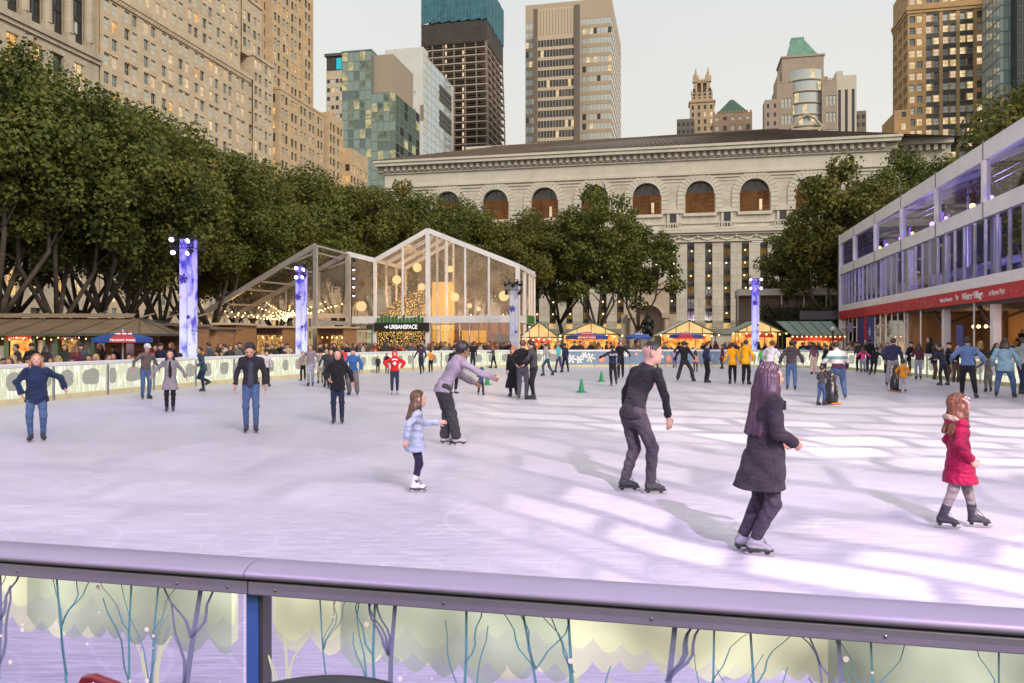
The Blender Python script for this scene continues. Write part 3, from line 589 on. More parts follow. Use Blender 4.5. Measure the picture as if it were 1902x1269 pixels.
def arch_bay(mb,x0,x1,xc,w,z0,z1,zs,zc,y=0,d=.9,nA=14):
    pts=[(xc-w,zs),(xc-w,zc)]+[(xc-w*math.cos(math.pi*k/nA),zc+w*math.sin(math.pi*k/nA)) for k in range(1,nA)]+[(xc+w,zc),(xc+w,zs)]
    n=len(pts); outer=[]
    for i,(x,z) in enumerate(pts):
        if i==0: outer.append((x0,z0))
        elif i==n-1: outer.append((x1,z0))
        else:
            f=(i-1)/(n-3)
            L1=z1-z0; Wd=x1-x0; s=f*(2*L1*.6+Wd); s1=L1*.6
            if s<s1: outer.append((x0,z1-s1+s))
            elif s<s1+Wd: outer.append((x0+s-s1,z1))
            else: outer.append((x1,z1-(s-s1-Wd)))
    for i in range(n-1):
        a,b2,c,e=outer[i],outer[i+1],pts[i+1],pts[i]
        mb.quad((a[0],y,a[1]),(e[0],y,e[1]),(c[0],y,c[1]),(b2[0],y,b2[1]))
        mb.quad((e[0],y,e[1]),(e[0],y+d,e[1]),(c[0],y+d,c[1]),(c[0],y,c[1]))
        if outer[i][1]<z1 and outer[i+1][1]>=z1 and outer[i+1][0]>x0+.01 and i>0: mb.poly([(x0,y,a[1]),(b2[0],y,b2[1]),(x0,y,z1)]) if False else None
    mb.quad((x0,y,z0),(x1,y,z0),(xc+w,y,zs),(xc-w,y,zs)); mb.quad((xc-w,y,zs),(xc+w,y,zs),(xc+w,y+d,zs),(xc-w,y+d,zs))
    # corner fillers
    for i in range(n-1):
        a,b2=outer[i],outer[i+1]
        if a[0]==x0 and b2[0]>x0 and b2[1]==z1 and a[1]<z1: mb.poly([(a[0],y,a[1]),(b2[0],y,b2[1]),(x0,y,z1)])
        if a[1]==z1 and b2[1]<z1 and b2[0]==x1: mb.poly([(a[0],y,a[1]),(b2[0],y,b2[1]),(x1,y,z1)])
    return pts
edges=[xa]+[(ac[i]+ac[i+1])/2 for i in range(len(ac)-1)]+[xb]
AMBER=emis('amber_hall',(.26,.10,.035),.6,col2=(.12,.045,.016),scale=.55)
for i,xc in enumerate(ac):
    arch_bay(mb,edges[i],edges[i+1],xc,aw,zB,zT,zs,zc)
mb.quad((xa,0,0),(xb,0,0),(xb,0,3.5),(xa,0,3.5))
mb.build('wall',MARB,b.root)
for i,xc in enumerate(ac):
    wn=MB(); k=12; wn.mi=0
    arc=[(xc-aw*math.cos(math.pi*j/k),.8,zc+aw*math.sin(math.pi*j/k)) for j in range(k+1)]
    wn.poly([(xc-aw,.8,zs),(xc+aw,.8,zs)]+arc[::-1]); wn.mi=1
    for f in (-.5,0,.5):
        zz=zc+math.sqrt(max(0,1-f*f))*aw; wn.box(xc+f*aw-.06,xc+f*aw+.06,.68,.795,zs,zz)
    for q in range(1,6):
        z=zs+(zc-zs)*q/4.6; hw=aw if z<zc else math.sqrt(max(.01,aw*aw-(z-zc)**2)); wn.box(xc-hw,xc+hw,.7,.79,z-.05,z+.05)
    wn.mi=2; wn.poly([(xc-aw*.93*math.cos(math.pi*j/8),.72,zc+aw*.2+(aw*.78)*math.sin(math.pi*j/8)) for j in range(9)][::-1])
    wn.mi=3
    if i%2==0: wn.box(xc+.7,xc+1.1,.66,.7,zs+.3,zs+1.9)
    wn.build('arched_window',[AMBER,mat('oak_mullion',(.10,.05,.02),.6),DARKGLASS,LITPALE],b.root)
    vs=MB()
    for j in range(15):
        a0=math.pi*(j+.06)/15; a1=math.pi*(j+.94)/15
        p=lambda a,r:(xc-r*math.cos(a),0,zc+r*math.sin(a))
        vs.prism([(p(a0,aw+.12)[0],-.16,p(a0,aw+.12)[2]),(p(a1,aw+.12)[0],-.16,p(a1,aw+.12)[2]),(p(a1,aw+1.15)[0],-.16,p(a1,aw+1.15)[2]),(p(a0,aw+1.15)[0],-.16,p(a0,aw+1.15)[2])],(0,.155,0))
    for sg in (-1,1):
        for j in range(4): vs.box(xc+sg*(aw+.12) if sg>0 else xc-aw-1.15,xc+aw+1.15 if sg>0 else xc-aw-.12,-.16,-.005,zs+j*(zc-zs)/4+.03,zs+(j+1)*(zc-zs)/4-.03)
    vs.tube([(xc-(aw+.06)*math.cos(math.pi*j/14),-.1,zc+(aw+.06)*math.sin(math.pi*j/14)) for j in range(15)],.13,5)
    vs.box(xc-aw-.3,xc+aw+.3,-.3,-.005,zs-.45,zs-.0); vs.build('voussoir_surround',MARBP,b.root)
for i in range(len(ac)-1):                # little aedicule windows and balconies between arches
    xm=(ac[i]+ac[i+1])/2; z0=lz(423); m2=MB(); m2.mi=0
    m2.box(xm-.85,xm-.5,-.25,-.004,z0,z0+2.2); m2.box(xm+.5,xm+.85,-.25,-.004,z0,z0+2.2); m2.prism([(xm-1.25,-.4,z0+2.2),(xm+1.25,-.4,z0+2.2),(xm+.9,-.4,z0+2.7),(xm,-.4,z0+3.05),(xm-.9,-.4,z0+2.7)],(0,.39,0))
    m2.box(xm-1.3,xm+1.3,-.8,-.004,z0-.35,z0-.05)
    for q in range(7): m2.box(xm-1.2+q*.38,xm-1.08+q*.38,-.76,-.66,z0-.05,z0+.6)
    m2.box(xm-1.3,xm+1.3,-.8,-.6,z0+.6,z0+.72); m2.mi=1; m2.quad((xm-.5,-.03,z0),(xm+.5,-.03,z0),(xm+.5,-.03,z0+2.1),(xm-.5,-.03,z0+2.1)); m2.build('balcony_window',[MARBP,DARKGLASS],b.root)
# mouldings, cornice, frieze
cn=MB()
def ledge(z,h,out,x0=None,x1=None): cn.box((xa if x0 is None else x0)-out,(xb if x1 is None else x1)+out,-out,.6,z,z+h)
ze=lz(276)                                 # eave
cn.box(xa,xb,.02,.6,zT,ze-1.6)
ledge(lz(331),.22,.18); ledge(lz(325),.3,.3); ledge(lz(337),.15,.1)
ledge(ze-1.7,.25,.25); ledge(ze-.55,.5,1.25); ledge(ze-.05,.35,1.45)
ledge(lz(433),.7,.75); ledge(lz(437),.3,.45); ledge(lz(450),.25,.25); cn.box(xa,xb,.02,.6,lz(450),zB)
ledge(lz(416),.25,.2)
nden=int((xb-xa)/1.02)
for i in range(nden): cn.box(xa+i*1.02+.2,xa+i*1.02+.7,-.72,-.0,ze-1.25,ze-.6)
ng=int((xb-xa)/2.75)
for i in range(ng):                        # garlands in the frieze
    x=xa+(i+.5)*2.75; z=lz(443); cn.tube([(x-1.2,-.08,z+.35),(x-.6,-.16,z-.1),(x,-.2,z-.28),(x+.6,-.16,z-.1),(x+1.2,-.08,z+.35)],[.1,.16,.2,.16,.1],6)
    cn.ball((x+1.37,-.1,z+.25),.3,6)
cn.build('cornice',MARBP,b.root)
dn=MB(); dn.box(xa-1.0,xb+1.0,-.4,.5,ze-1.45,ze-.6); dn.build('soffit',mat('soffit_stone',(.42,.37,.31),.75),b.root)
# slit windows between marble piers
sp=(lx(1402)-lx(1300))/3.0; xs0=lx(1283)
piers=MB(); zl0,zl1=lz(596),lz(452)
k0=int((xa-xs0)/sp); ks=[k for k in range(k0,40) if xa+1<xs0+k*sp<xb-1]
prev=xa
rgn=random.Random(11)
for k in ks:
    c=xs0+k*sp; piers.box(prev,c-.52,-.0,1.0,zl0,zl1); prev=c+.52
    wn=MB(); wn.mi=0; wn.quad((c-.52,.6,zl0-2),(c+.52,.6,zl0-2),(c+.52,.6,zl1),(c-.52,.6,zl1))
    n=7
    for q in range(n):
        z0=zl0-1.5+(zl1-zl0+1.5)*q/n; z1=z0+(zl1-zl0)/n*.62
        wn.mi=1 if rgn.random()<.5 else 2; wn.quad((c-.42,.57,z0),(c+.42,.57,z0),(c+.42,.57,z1),(c-.42,.57,z1))
        wn.mi=3; wn.box(c-.5,c+.5,.45,.56,z1,z1+.5); wn.box(c-.04,c+.04,.5,.56,z0,z1)
        if rgn.random()<.55: wn.mi=4; wn.ball((c+rgn.uniform(-.2,.2),.5,z1-.25),.13,5)
    wn.build('slit_window',[DARKGLASS,emis('dim_stack',(.30,.17,.05),.55,col2=(.10,.06,.025),scale=.6),mat('stack_glass',(.08,.065,.04),.15,spec=.8),mat('bronze_spandrel',(.05,.045,.04),.5,.4),emis('stack_lamp',(1,.75,.35),2.2)],b.root)
    # lamp glow box near the plinth
    lp=MB(); lp.box(c-.5,c+.5,-.10,.3,zl0-1.6,zl0-.35); lp.build('window_lamp',emis('plinth_window',(1,.66,.28),.75,col2=(.5,.3,.1),scale=1.0),b.root)
piers.box(prev,xb,0,1.0,zl0,zl1); piers.build('pier',MARB,b.root)
pl=MB()
for i in range(8): pl.box(xa-.2,xb+.2,-.35+(i%2)*.12,.59,3.5+(zl0-2-3.5)*i/8+.0,3.5+(zl0-2-3.5)*(i+1)/8-.03)
for k in range(len(ks)-1):
    c=xs0+ks[k]*sp
    for q in range(4): pl.box(c+.55,c+sp-.55,-.1-.05*(q%2),.0,zl0-2+.52*q,zl0-2+.52*q+.46)
pl.build('plinth',MARBD,b.root)
# set-back end wing
we=lx(1780); wv=MB(); wv.quad((xb,3,0),(we,3,0),(we,3,ze+.1),(xb,3,ze+.1)); wv.box(xb+.5,we,1.7,3.3,ze-.5,ze+.5); wv.quad((xb,0,0),(xb,3,0),(xb,3,ze),(xb,0,ze))
for i in range(int((we-xb)/1.02)): wv.box(xb+i*1.02+.3,xb+i*1.02+.8,2.1,3,ze-1.3,ze-.55)
wv.build('end_wall',MARB,b.root); wv=MB(); wv.quad((xa,0,0),(xa,60,0),(xa,60,ze),(xa,0,ze)); wv.build('flank_wall',MARB,b.root)
# roof: tiled hip
TILE=mat('roof_tile',(.115,.088,.072),.75,var=.3,scale=.4); rf=MB()
zr=ze+.3; rz=lz(241)+3.1; y1=30
A=[(xa-1.4,-1.4,zr),(xb+1.4,-1.4,zr),(we+1,1.5,zr),(xa-1.4,y1,zr)]
r0=(xa+14,16,rz); r1=(lx(1470),16,rz+.4); r2=(we+4,14,zr+.8)
rf.quad(A[0],A[1],r1,r0); rf.add([A[0],r0,A[3]],[(0,2,1)]); rf.add([A[1],r2,r1],[(0,1,2)]); rf.quad(A[1],A[2],(we+1,15,zr+.3),r2); 
n=int((xb-xa)/.75)
for i in range(n):
    f=i/n; a=Vector(A[0]).lerp(Vector(A[1]),f); c=Vector(r0).lerp(Vector(r1),f); rf.bar(a+Vector((0,0,.06)),c+Vector((0,0,.06)),.13,.16)
for j in range(1,26):
    f=j/26; a=Vector(A[0]).lerp(Vector(r0),f); c=Vector(A[1]).lerp(Vector(r1),f); rf.bar(a+Vector((0,0,.02)),c+Vector((0,0,.02)),.1,.05)
rf.bar(r0,r1,.5,.4); rf.build('roof',TILE,b.root)
pr=MB(); pr.box(xa+8,xa+32,20,30,rz-2,rz+1.4); pr.build('parapet',MARBP,b.root)
b.finish()
# monument niche in front of the library
mo=park_empty('monument_arch',v=front(1205,1205,104)[0],u=104,z=GZ,label='marble monument arch with columns round a niche before the library',cat='monument')
m2=MB(); Zs=6.2; w=1.75
pts=arch_bay(m2,-2.6,2.6,0,w,0,8.6,0,4.6,y=0,d=1.4)
m2.box(-2.6,2.6,1.4,2.2,0,8.6); m2.box(-3.0,3.0,-.3,2.2,8.6,9.1); m2.box(-2.4,2.4,-.1,2,9.1,9.7)
for sx in (-2.25,2.25):
    m2.tube([(sx,-.35,.9),(sx,-.35,3),(sx,-.35,4.7)],[.33,.32,.28],12); m2.box(sx-.5,sx+.5,-.8,.0,0,.9); m2.box(sx-.5,sx+.5,-.75,.1,4.7,5.4)
for sx in (-3.1,3.1): m2.box(sx-.55,sx+.55,.2,1.6,0,5.2)
m2.tube([(-(w+.15)*math.cos(math.pi*j/14),-.05,4.6+(w+.15)*math.sin(math.pi*j/14)) for j in range(15)],.17,6); m2.build('arch',mat('warm_marble',(.52,.42,.33),.7,var=.12,scale=.6),mo)
st=park_empty('statue',v=front(1203,1203,103.2)[0],u=103.2,z=GZ,label='dark bronze seated statue inside the marble niche',cat='statue')
m2=MB(); m2.box(-.9,.9,-.3,.7,0,2.2); m2.build('pedestal',MARBD,st)
m2=MB(); m2.ball((0,.2,4.9),.32,8); m2.ball((0,.2,4.1),.62,8,(1,.8,1.1)); m2.ball((0,0,3.2),.8,8,(1,.9,.8)); m2.tube([(-.4,0,3.2),(-.45,-.5,3.1),(-.45,-.5,2.2)],.24,6); m2.tube([(.4,0,3.2),(.45,-.5,3.1),(.45,-.5,2.2)],.24,6); m2.tube([(-.55,.2,4.4),(-.8,-.1,3.7),(-.6,-.4,3.4)],.17,6); m2.tube([(.55,.2,4.4),(.8,-.1,3.7),(.6,-.4,3.4)],.17,6); m2.build('figure',mat('dark_bronze',(.02,.022,.02),.45,.5),st,smooth=True)
# ---------------------------------------------------------------- plane trees
def leaf_material(name,cols,tr=.25):
    m=bpy.data.materials.new(name); m.use_nodes=True; nt=m.node_tree; N=nt.nodes; L=nt.links
    b=N['Principled BSDF']; b.inputs['Roughness'].default_value=.6; b.inputs['Specular IOR Level'].default_value=.25
    g=N.new('ShaderNodeNewGeometry'); r=N.new('ShaderNodeValToRGB'); r.color_ramp.interpolation='LINEAR'
    el=r.color_ramp.elements
    while len(el)<len(cols): el.new(.5)
    for i,c in enumerate(cols): el[i].position=c[0]; el[i].color=(*c[1],1)
    tc=N.new('ShaderNodeTexCoord'); n=N.new('ShaderNodeTexNoise'); n.inputs['Scale'].default_value=.45; n.inputs['Detail'].default_value=3; L.new(tc.outputs['Object'],n.inputs['Vector'])
    a=N.new('ShaderNodeMath'); a.operation='MULTIPLY_ADD'; a.inputs[1].default_value=.55; L.new(g.outputs['Random Per Island'],a.inputs[0])
    s=N.new('ShaderNodeMath'); s.operation='MULTIPLY_ADD'; s.inputs[1].default_value=1.6; s.inputs[2].default_value=-.58; L.new(n.outputs['Fac'],s.inputs[0]); L.new(s.outputs[0],a.inputs[2])
    L.new(a.outputs[0],r.inputs[0]); L.new(r.outputs[0],b.inputs['Base Color'])
    t=N.new('ShaderNodeBsdfTranslucent'); L.new(r.outputs[0],t.inputs[0]); mx=N.new('ShaderNodeMixShader'); mx.inputs[0].default_value=tr
    L.new(b.outputs[0],mx.inputs[1]); L.new(t.outputs[0],mx.inputs[2]); L.new(mx.outputs[0],N['Material Output'].inputs[0]); return m
LEAF=leaf_material('plane_leaf',[(.0,(.040,.055,.013)),(.4,(.10,.128,.028)),(.75,(.155,.170,.040)),(1.0,(.21,.165,.04))])
LEAFR=leaf_material('plane_leaf_turning',[(.0,(.046,.058,.014)),(.4,(.115,.130,.029)),(.75,(.185,.165,.04)),(1.0,(.25,.145,.04))])
BARK=mat('plane_bark',(.055,.042,.032),.85,col2=(.135,.11,.08),scale=2.2,bump=.5,bscale=8)
def tree_meshes(seed,H=16.0,spread=6.0,base=5.0,leaves=15000,lean=0.0,lsize=.2,nblob=64,nl=5):
    rg=random.Random(seed); nr=np.random.RandomState(seed)
    tb=MB(); fork=rg.uniform(2.6,3.8); top=Vector((lean,rg.uniform(-.3,.3),fork))
    tb.tube([(0,0,-.3),(0,0,.2),(lean*.4,.05,fork*.5),top],[.36,.29,.24,.21],9)
    tips=[]
    for i in range(nl):
        a=2*math.pi*(i+rg.random()*.6)/nl; out=rg.uniform(.35,.75)*spread
        end=top+Vector((math.cos(a)*out,math.sin(a)*out,(H-fork)*rg.uniform(.5,.8)))
        mid=top.lerp(end,.42)+Vector((math.cos(a)*.7,math.sin(a)*.7,-.5))
        mid2=top.lerp(end,.72)+Vector((rg.uniform(-.5,.5),rg.uniform(-.5,.5),.2))
        tb.tube([top-Vector((0,0,.25)),mid,mid2,end],[.155,.11,.07,.03],7)
        for q in range(5):
            s=mid.lerp(end,q/5+.05); aa=a+rg.uniform(-1.6,1.6); e=s+Vector((math.cos(aa)*rg.uniform(1.2,2.6),math.sin(aa)*rg.uniform(1.2,2.6),rg.uniform(.3,2.2)))
            tb.tube([s,s.lerp(e,.5)+Vector((0,0,.3)),e],[.075,.05,.02],5); tips.append(e)
        tips.append(end)
    # crown blobs fill an uneven dome
    cz=(H+base)/2; hz=(H-base)/2; bl=[]
    while len(bl)<nblob:
        d=nr.normal(size=3); d/=np.linalg.norm(d); r=rg.uniform(.45,.92)
        p=np.array([d[0]*spread*r+lean,d[1]*spread*r,cz+d[2]*hz*r])
        if d[2]<-.55 and rg.random()<.6: continue
        bl.append((p,rg.uniform(.85,1.75)))
    for t in tips: bl.append((np.array(t)+nr.normal(size=3)*.3,rg.uniform(.8,1.35)))
    wts=np.array([b[1]**2 for b in bl]); wts/=wts.sum(); idx=nr.choice(len(bl),leaves,p=wts)
    cen=np.array([b[0] for b in bl])[idx]; rad=np.array([b[1] for b in bl])[idx]
    d=nr.normal(size=(leaves,3)); d/=np.linalg.norm(d,axis=1)[:,None]; d[:,2]*=.8
    rr=nr.rand(leaves)**.4; lump=1+.25*np.sin(d[:,0]*5+idx)*np.cos(d[:,1]*4+idx*1.7)
    pos=cen+d*(rad*rr*lump)[:,None]
    nrm=d*.8+nr.normal(size=(leaves,3))*.6+np.array([0,0,.4]); nrm/=np.linalg.norm(nrm,axis=1)[:,None]
    t1=np.cross(nrm,nr.normal(size=(leaves,3))); t1/=np.linalg.norm(t1,axis=1)[:,None]+1e-9; t2=np.cross(nrm,t1)
    s=(nr.rand(leaves)*.7+.65)*lsize
    a=t1*s[:,None]; b=t2*(s*.75)[:,None]; up=nrm*(s*.22)[:,None]
    V=np.empty((leaves,5,3)); V[:,0]=pos-a; V[:,1]=pos-a*.1-b+up; V[:,2]=pos+a; V[:,3]=pos-a*.1+b+up; V[:,4]=pos
    V=V[:,:4].reshape(-1,3)
    me=bpy.data.meshes.new('crown'); n=leaves; me.vertices.add(4*n); me.vertices.foreach_set('co',V.astype(np.float32).ravel()); me.loops.add(4*n); me.loops.foreach_set('vertex_index',np.arange(4*n,dtype=np.int32)); me.polygons.add(n); me.polygons.foreach_set('loop_start',np.arange(0,4*n,4,dtype=np.int32)); me.update(calc_edges=True)
    o=tb.build('trunk',BARK,smooth=True); tm=o.data; bpy.data.objects.remove(o)
    return tm,me
TV=[tree_meshes(1,16.5,6.4,5.2,46000,lsize=.118),tree_meshes(2,15.8,6.0,5.6,43000,lean=.6,lsize=.118),tree_meshes(3,16.8,6.6,5.3,46000,lean=-.5,lsize=.118),tree_meshes(5,15.5,5.6,5.0,42000,lean=.3,lsize=.118)]
OPEN=tree_meshes(8,18.5,5.6,6.5,17000,lean=-.4,lsize=.17,nblob=46)
OPEN2=tree_meshes(9,18.0,5.2,7.0,14000,lean=.5,lsize=.17,nblob=40)
def tree(x,y,var,scale,rot,label,group,lm=LEAF,sz=1.0):
    t=empty('plane_tree',(x,y,GZ),rot,label,'tree',group); t.scale=(scale,scale,scale*sz)
    tr=bpy.data.objects.new('trunk',var[0]); C.objects.link(tr); tr.parent=t
    cr=bpy.data.objects.new('crown',var[1]); C.objects.link(cr); cr.parent=t
    if not var[1].materials: var[1].materials.append(LEAF)
    if lm is not LEAF: cr.material_slots[0].link='OBJECT'; cr.material_slots[0].material=lm
    return t
def tpx(px,Y): return (px-CX)/F*Y
G='plane trees lining the rink and plaza'
# (px of trunk, Y, variant, scale, label)
row=[(10,36,2,.95,'big leafy tree with forked trunk behind the shop kiosk, cut by the picture edge'),
 (112,39,0,.90,'broad dark tree with thick forking trunk rising straight behind the shop kiosk roof'),
 (207,42,1,.95,'dense tree with twin limbs behind the kiosk end and the blue umbrella'),
 (246,46,3,1.02,'dense tree with leaning trunk just beside the wooden hut'),
 (300,50,2,.92,'leafy tree directly behind the first lit pillar'),
 (392,54,0,.95,'leafy tree behind the low end of the sloping canopy frame'),
 (470,60,1,.93,'leafy tree above the middle of the sloping canopy frame'),
 (545,66,3,1.08,'rounded tree rising behind the second lit pillar'),
 (622,72,2,1.04,'rounded tree behind the high posts of the canopy frame'),
 (700,78,0,1.06,'tree crown showing over the valley of the glass pavilion roof'),
 (790,80,1,1.08,'tree crown showing over the peak of the glass pavilion'),
 (880,82,3,1.02,'tree crown over the sloping roof of the glass pavilion')]
for i,(px,Y,v,s,lb) in enumerate(row): tree(tpx(px,Y),Y,TV[v],s,i*1.3,lb,G,LEAFR if i in (4,6,8,11) else LEAF)
row2=[(-60,46,1,1.08,'second row tree at the picture edge above the shop kiosk'),(40,52,3,1.1,'tall second row tree between the two kiosk trees'),(150,56,2,1.10,'tall second row tree rising over the kiosk trees'),(262,63,0,1.05,'second row tree beneath the columned stone building'),(350,70,1,1.0,'second row tree in front of the massive tan block'),(440,77,3,.98,'second row tree below the carved ledge of the tan block'),(520,86,2,.9,'second row tree below the slim tan tower')]
for i,(px,Y,v,s,lb) in enumerate(row2): tree(tpx(px,Y),Y,TV[v],s,2+i*1.7,lb,G,LEAFR if i%3==1 else LEAF)
row3=[(972,84,2,.95,LEAFR,'tree with rusty leaves at the corner of the glass pavilion'),(1050,88,1,1.03,LEAF,'green tree between the glass pavilion and the marble niche'),]
for i,(px,Y,v,s,lm,lb) in enumerate(row3): tree(tpx(px,Y),Y,TV[v],s,.7+i*2.1,lb,G,lm)
tree(tpx(1118,82),82,OPEN,.97,.4,'tall airy tree standing before the library beside the marble niche',G)
tree(tpx(1188,86),86,OPEN2,.93,1.9,'airy tree with bare lower limbs beside the marble niche',G)
tree(tpx(1548,72),72,OPEN,1.0,2.6,'big airy tree with curving trunk behind the shed roofed stall',G,LEAFR)
tree(tpx(1478,80),80,OPEN2,.84,.2,'airy tree reaching over the terrace beside the library',G)
tree(tpx(1625,76),76,TV[0],1.02,.9,'dense tree behind the end of the white pavilion',G)
tree(tpx(1705,78),78,TV[2],1.28,3.3,'tall dense tree showing above the sloping white pavilion roofline',G)
tree(tpx(2062,44),44,TV[1],1.25,1.2,'tree overhanging the white pavilion at the picture corner',G,LEAFR)
# ---------------------------------------------------------------- rink boards
def barrier_mat(name):
    """backlit acrylic with a printed frost picture: cream glow, grey windows, white drips"""
    m=bpy.data.materials.new(name); m.use_nodes=True; nt=m.node_tree; N=nt.nodes; L=nt.links
    for n in list(N): N.remove(n)
    o=N.new('ShaderNodeOutputMaterial'); uv=N.new('ShaderNodeUVMap'); sp=N.new('ShaderNodeSeparateXYZ'); L.new(uv.outputs[0],sp.inputs[0])
    def mt(op,a,b=None):
        n=N.new('ShaderNodeMath'); n.operation=op
        for i,x in enumerate((a,b)):
            if x is None: continue
            if isinstance(x,(int,float)): n.inputs[i].default_value=x
            else: L.new(x,n.inputs[i])
        return n.outputs[0]
    u,v=sp.outputs[0],sp.outputs[1]
    nz=N.new('ShaderNodeTexNoise'); nz.inputs['Scale'].default_value=2.2; nz.inputs['Detail'].default_value=4; L.new(uv.outputs[0],nz.inputs['Vector'])
    cell=mt('FRACT',mt('MULTIPLY',u,.95)); cid=mt('FLOOR',mt('MULTIPLY',u,.95))
    wn=N.new('ShaderNodeTexWhiteNoise'); wn.noise_dimensions='1D'; L.new(cid,wn.inputs['W'])
    half=mt('ADD',mt('MULTIPLY',wn.outputs[0],.26),.15)
    dx=mt('DIVIDE',mt('ABSOLUTE',mt('SUBTRACT',cell,.5)),half); dy=mt('DIVIDE',mt('ABSOLUTE',mt('SUBTRACT',v,.55)),.30)
    ell=mt('ADD',mt('ADD',mt('POWER',dx,3.0),mt('POWER',dy,3.0)),mt('MULTIPLY',mt('SUBTRACT',nz.outputs['Fac'],.5),2.0))
    win=mt('LESS_THAN',ell,1.0)
    mp=N.new('ShaderNodeMapping'); mp.inputs['Scale'].default_value=(9,1.1,1); L.new(uv.outputs[0],mp.inputs[0]); n2=N.new('ShaderNodeTexNoise'); n2.inputs['Scale'].default_value=1.6; n2.inputs['Detail'].default_value=3; L.new(mp.outputs[0],n2.inputs['Vector'])
    drip=mt('GREATER_THAN',n2.outputs['Fac'],.56)
    mx=N.new('ShaderNodeMix'); mx.data_type='RGBA'; mx.inputs[6].default_value=(.66,.67,.48,1); mx.inputs[7].default_value=(1.0,1.0,.80,1); L.new(drip,mx.inputs[0])
    sn=N.new('ShaderNodeTexNoise'); sn.inputs['Scale'].default_value=30; L.new(uv.outputs[0],sn.inputs['Vector']); fl=mt('GREATER_THAN',sn.outputs['Fac'],.58)
    mw=N.new('ShaderNodeMix'); mw.data_type='RGBA'; mw.inputs[6].default_value=(.30,.285,.25,1); mw.inputs[7].default_value=(.50,.48,.40,1); L.new(fl,mw.inputs[0])
    m2=N.new('ShaderNodeMix'); m2.data_type='RGBA'; L.new(win,m2.inputs[0]); L.new(mx.outputs[2],m2.inputs[6]); L.new(mw.outputs[2],m2.inputs[7])
    e=N.new('ShaderNodeEmission'); e.inputs[1].default_value=.98; L.new(m2.outputs[2],e.inputs[0])
    d=N.new('ShaderNodeBsdfGlossy'); d.inputs['Roughness'].default_value=.15; d.inputs[0].default_value=(1,1,1,1); ms=N.new('ShaderNodeMixShader'); ms.inputs[0].default_value=.05; L.new(e.outputs[0],ms.inputs[1]); L.new(d.outputs[0],ms.inputs[2]); L.new(ms.outputs[0],o.inputs[0]); return m
FROST=barrier_mat('frost_print'); CAP=mat('boards_cap',(.62,.62,.66),.35,var=.06,bump=.05); KICK=mat('kick_strip',(.55,.50,.30),.5,var=.15); POST=mat('boards_post',(.30,.32,.36),.4,.6)
SKYBLUE=mat('blue_banner_print',(.17,.25,.36),.55,var=.12,scale=2)
SNOWW=mat('snowflake_white',(.85,.85,.8),.5)
def resample(pts,step):
    out=[pts[0]]; acc=0
    for a,b in zip(pts,pts[1:]):
        L0=(b-a).length; t=0
        while acc+L0-t>=step: t+=step-acc; acc=0; out.append(a.lerp(b,t/L0))
        acc+=L0-t
    if (out[-1]-pts[-1]).length>.3: out.append(pts[-1])
    return out
cen=Vector((3,24,0))
def flat_ngon(mb,c,ax,nr,z,pts): mb.poly([c+ax*p[0]+Vector((0,0,z+p[1]))+nr*.012 for p in pts])
def rink_barrier(name,label,i0,i1,matl,h=1.08,step=2.4,kind='lit'):
    root=empty(name,(0,0,0),0,label,'rink boards','rink boards')
    pts=[p for p in rink_pts[i0:i1+1]]; rs=resample(pts,step); cap=MB(); kick=MB(); u=0
    for k in range(len(rs)-1):
        a,b=rs[k],rs[k+1]; d=(b-a); Ln=d.length; d.normalize(); n=Vector((-d.y,d.x,0)); 
        if n.dot(cen-a)<0: n=-n                         # towards the ice
        mb=MB(); mb.quad(a+Vector((0,0,.16)),b+Vector((0,0,.16)),b+Vector((0,0,h-.06)),a+Vector((0,0,h-.06)))
        o=mb.build('panel',matl,root); uvl=o.data.uv_layers.new(name='UVMap')
        for li,c in zip(range(4),((u,0),(u+Ln,0),(u+Ln,1),(u,1))): uvl.data[li].uv=c
        u+=Ln
        back=MB(); back.quad(a-n*.06+Vector((0,0,GZ)),b-n*.06+Vector((0,0,GZ)),b-n*.06+Vector((0,0,h-.06)),a-n*.06+Vector((0,0,h-.06))); back.build('back_panel',mat('board_back',(.35,.36,.38),.6),root)
        cap.bar(a-n*.02+Vector((0,0,h)),b-n*.02+Vector((0,0,h)),.15,.13); kick.bar(a+n*.012+Vector((0,0,.08)),b+n*.012+Vector((0,0,.08)),.03,.16)
        pm=MB(); pm.box(-.035,.035,-.035,.05,0,h-.07); po=pm.build('post',POST,root); po.location=a; po.rotation_euler=(0,0,math.atan2(d.y,d.x)+(math.pi if n.dot(Vector((-d.y,d.x,0)))<0 else 0))
    cap.build('top_rail',CAP,root,bevel=.03); kick.build('kick_strip',KICK,root); return root,rs
def idx_near(x,y): return min(range(len(rink_pts)),key=lambda i:(rink_pts[i].x-x)**2+(rink_pts[i].y-y)**2)
iL=0; iA=idx_near(3.1,50.6); iB=idx_near(15.2,51.2); iC=idx_near(20.2,46.4)
rink_barrier('rink_barrier','long curving rink boards with glowing frost panels from the shop kiosk to the glass pavilion',8,iA,FROST)
ban,_=rink_barrier('rink_barrier','pale blue rink boards with white snowflake prints below the market stalls',iA,iB,SKYBLUE,kind='banner')
rink_barrier('rink_barrier','glowing frost rink boards between the snowflake boards and the white pavilion',iB,iC,FROST)
rink_barrier('rink_barrier','glowing rink boards running along the foot of the white pavilion',iC,len(rink_pts)-5,FROST)
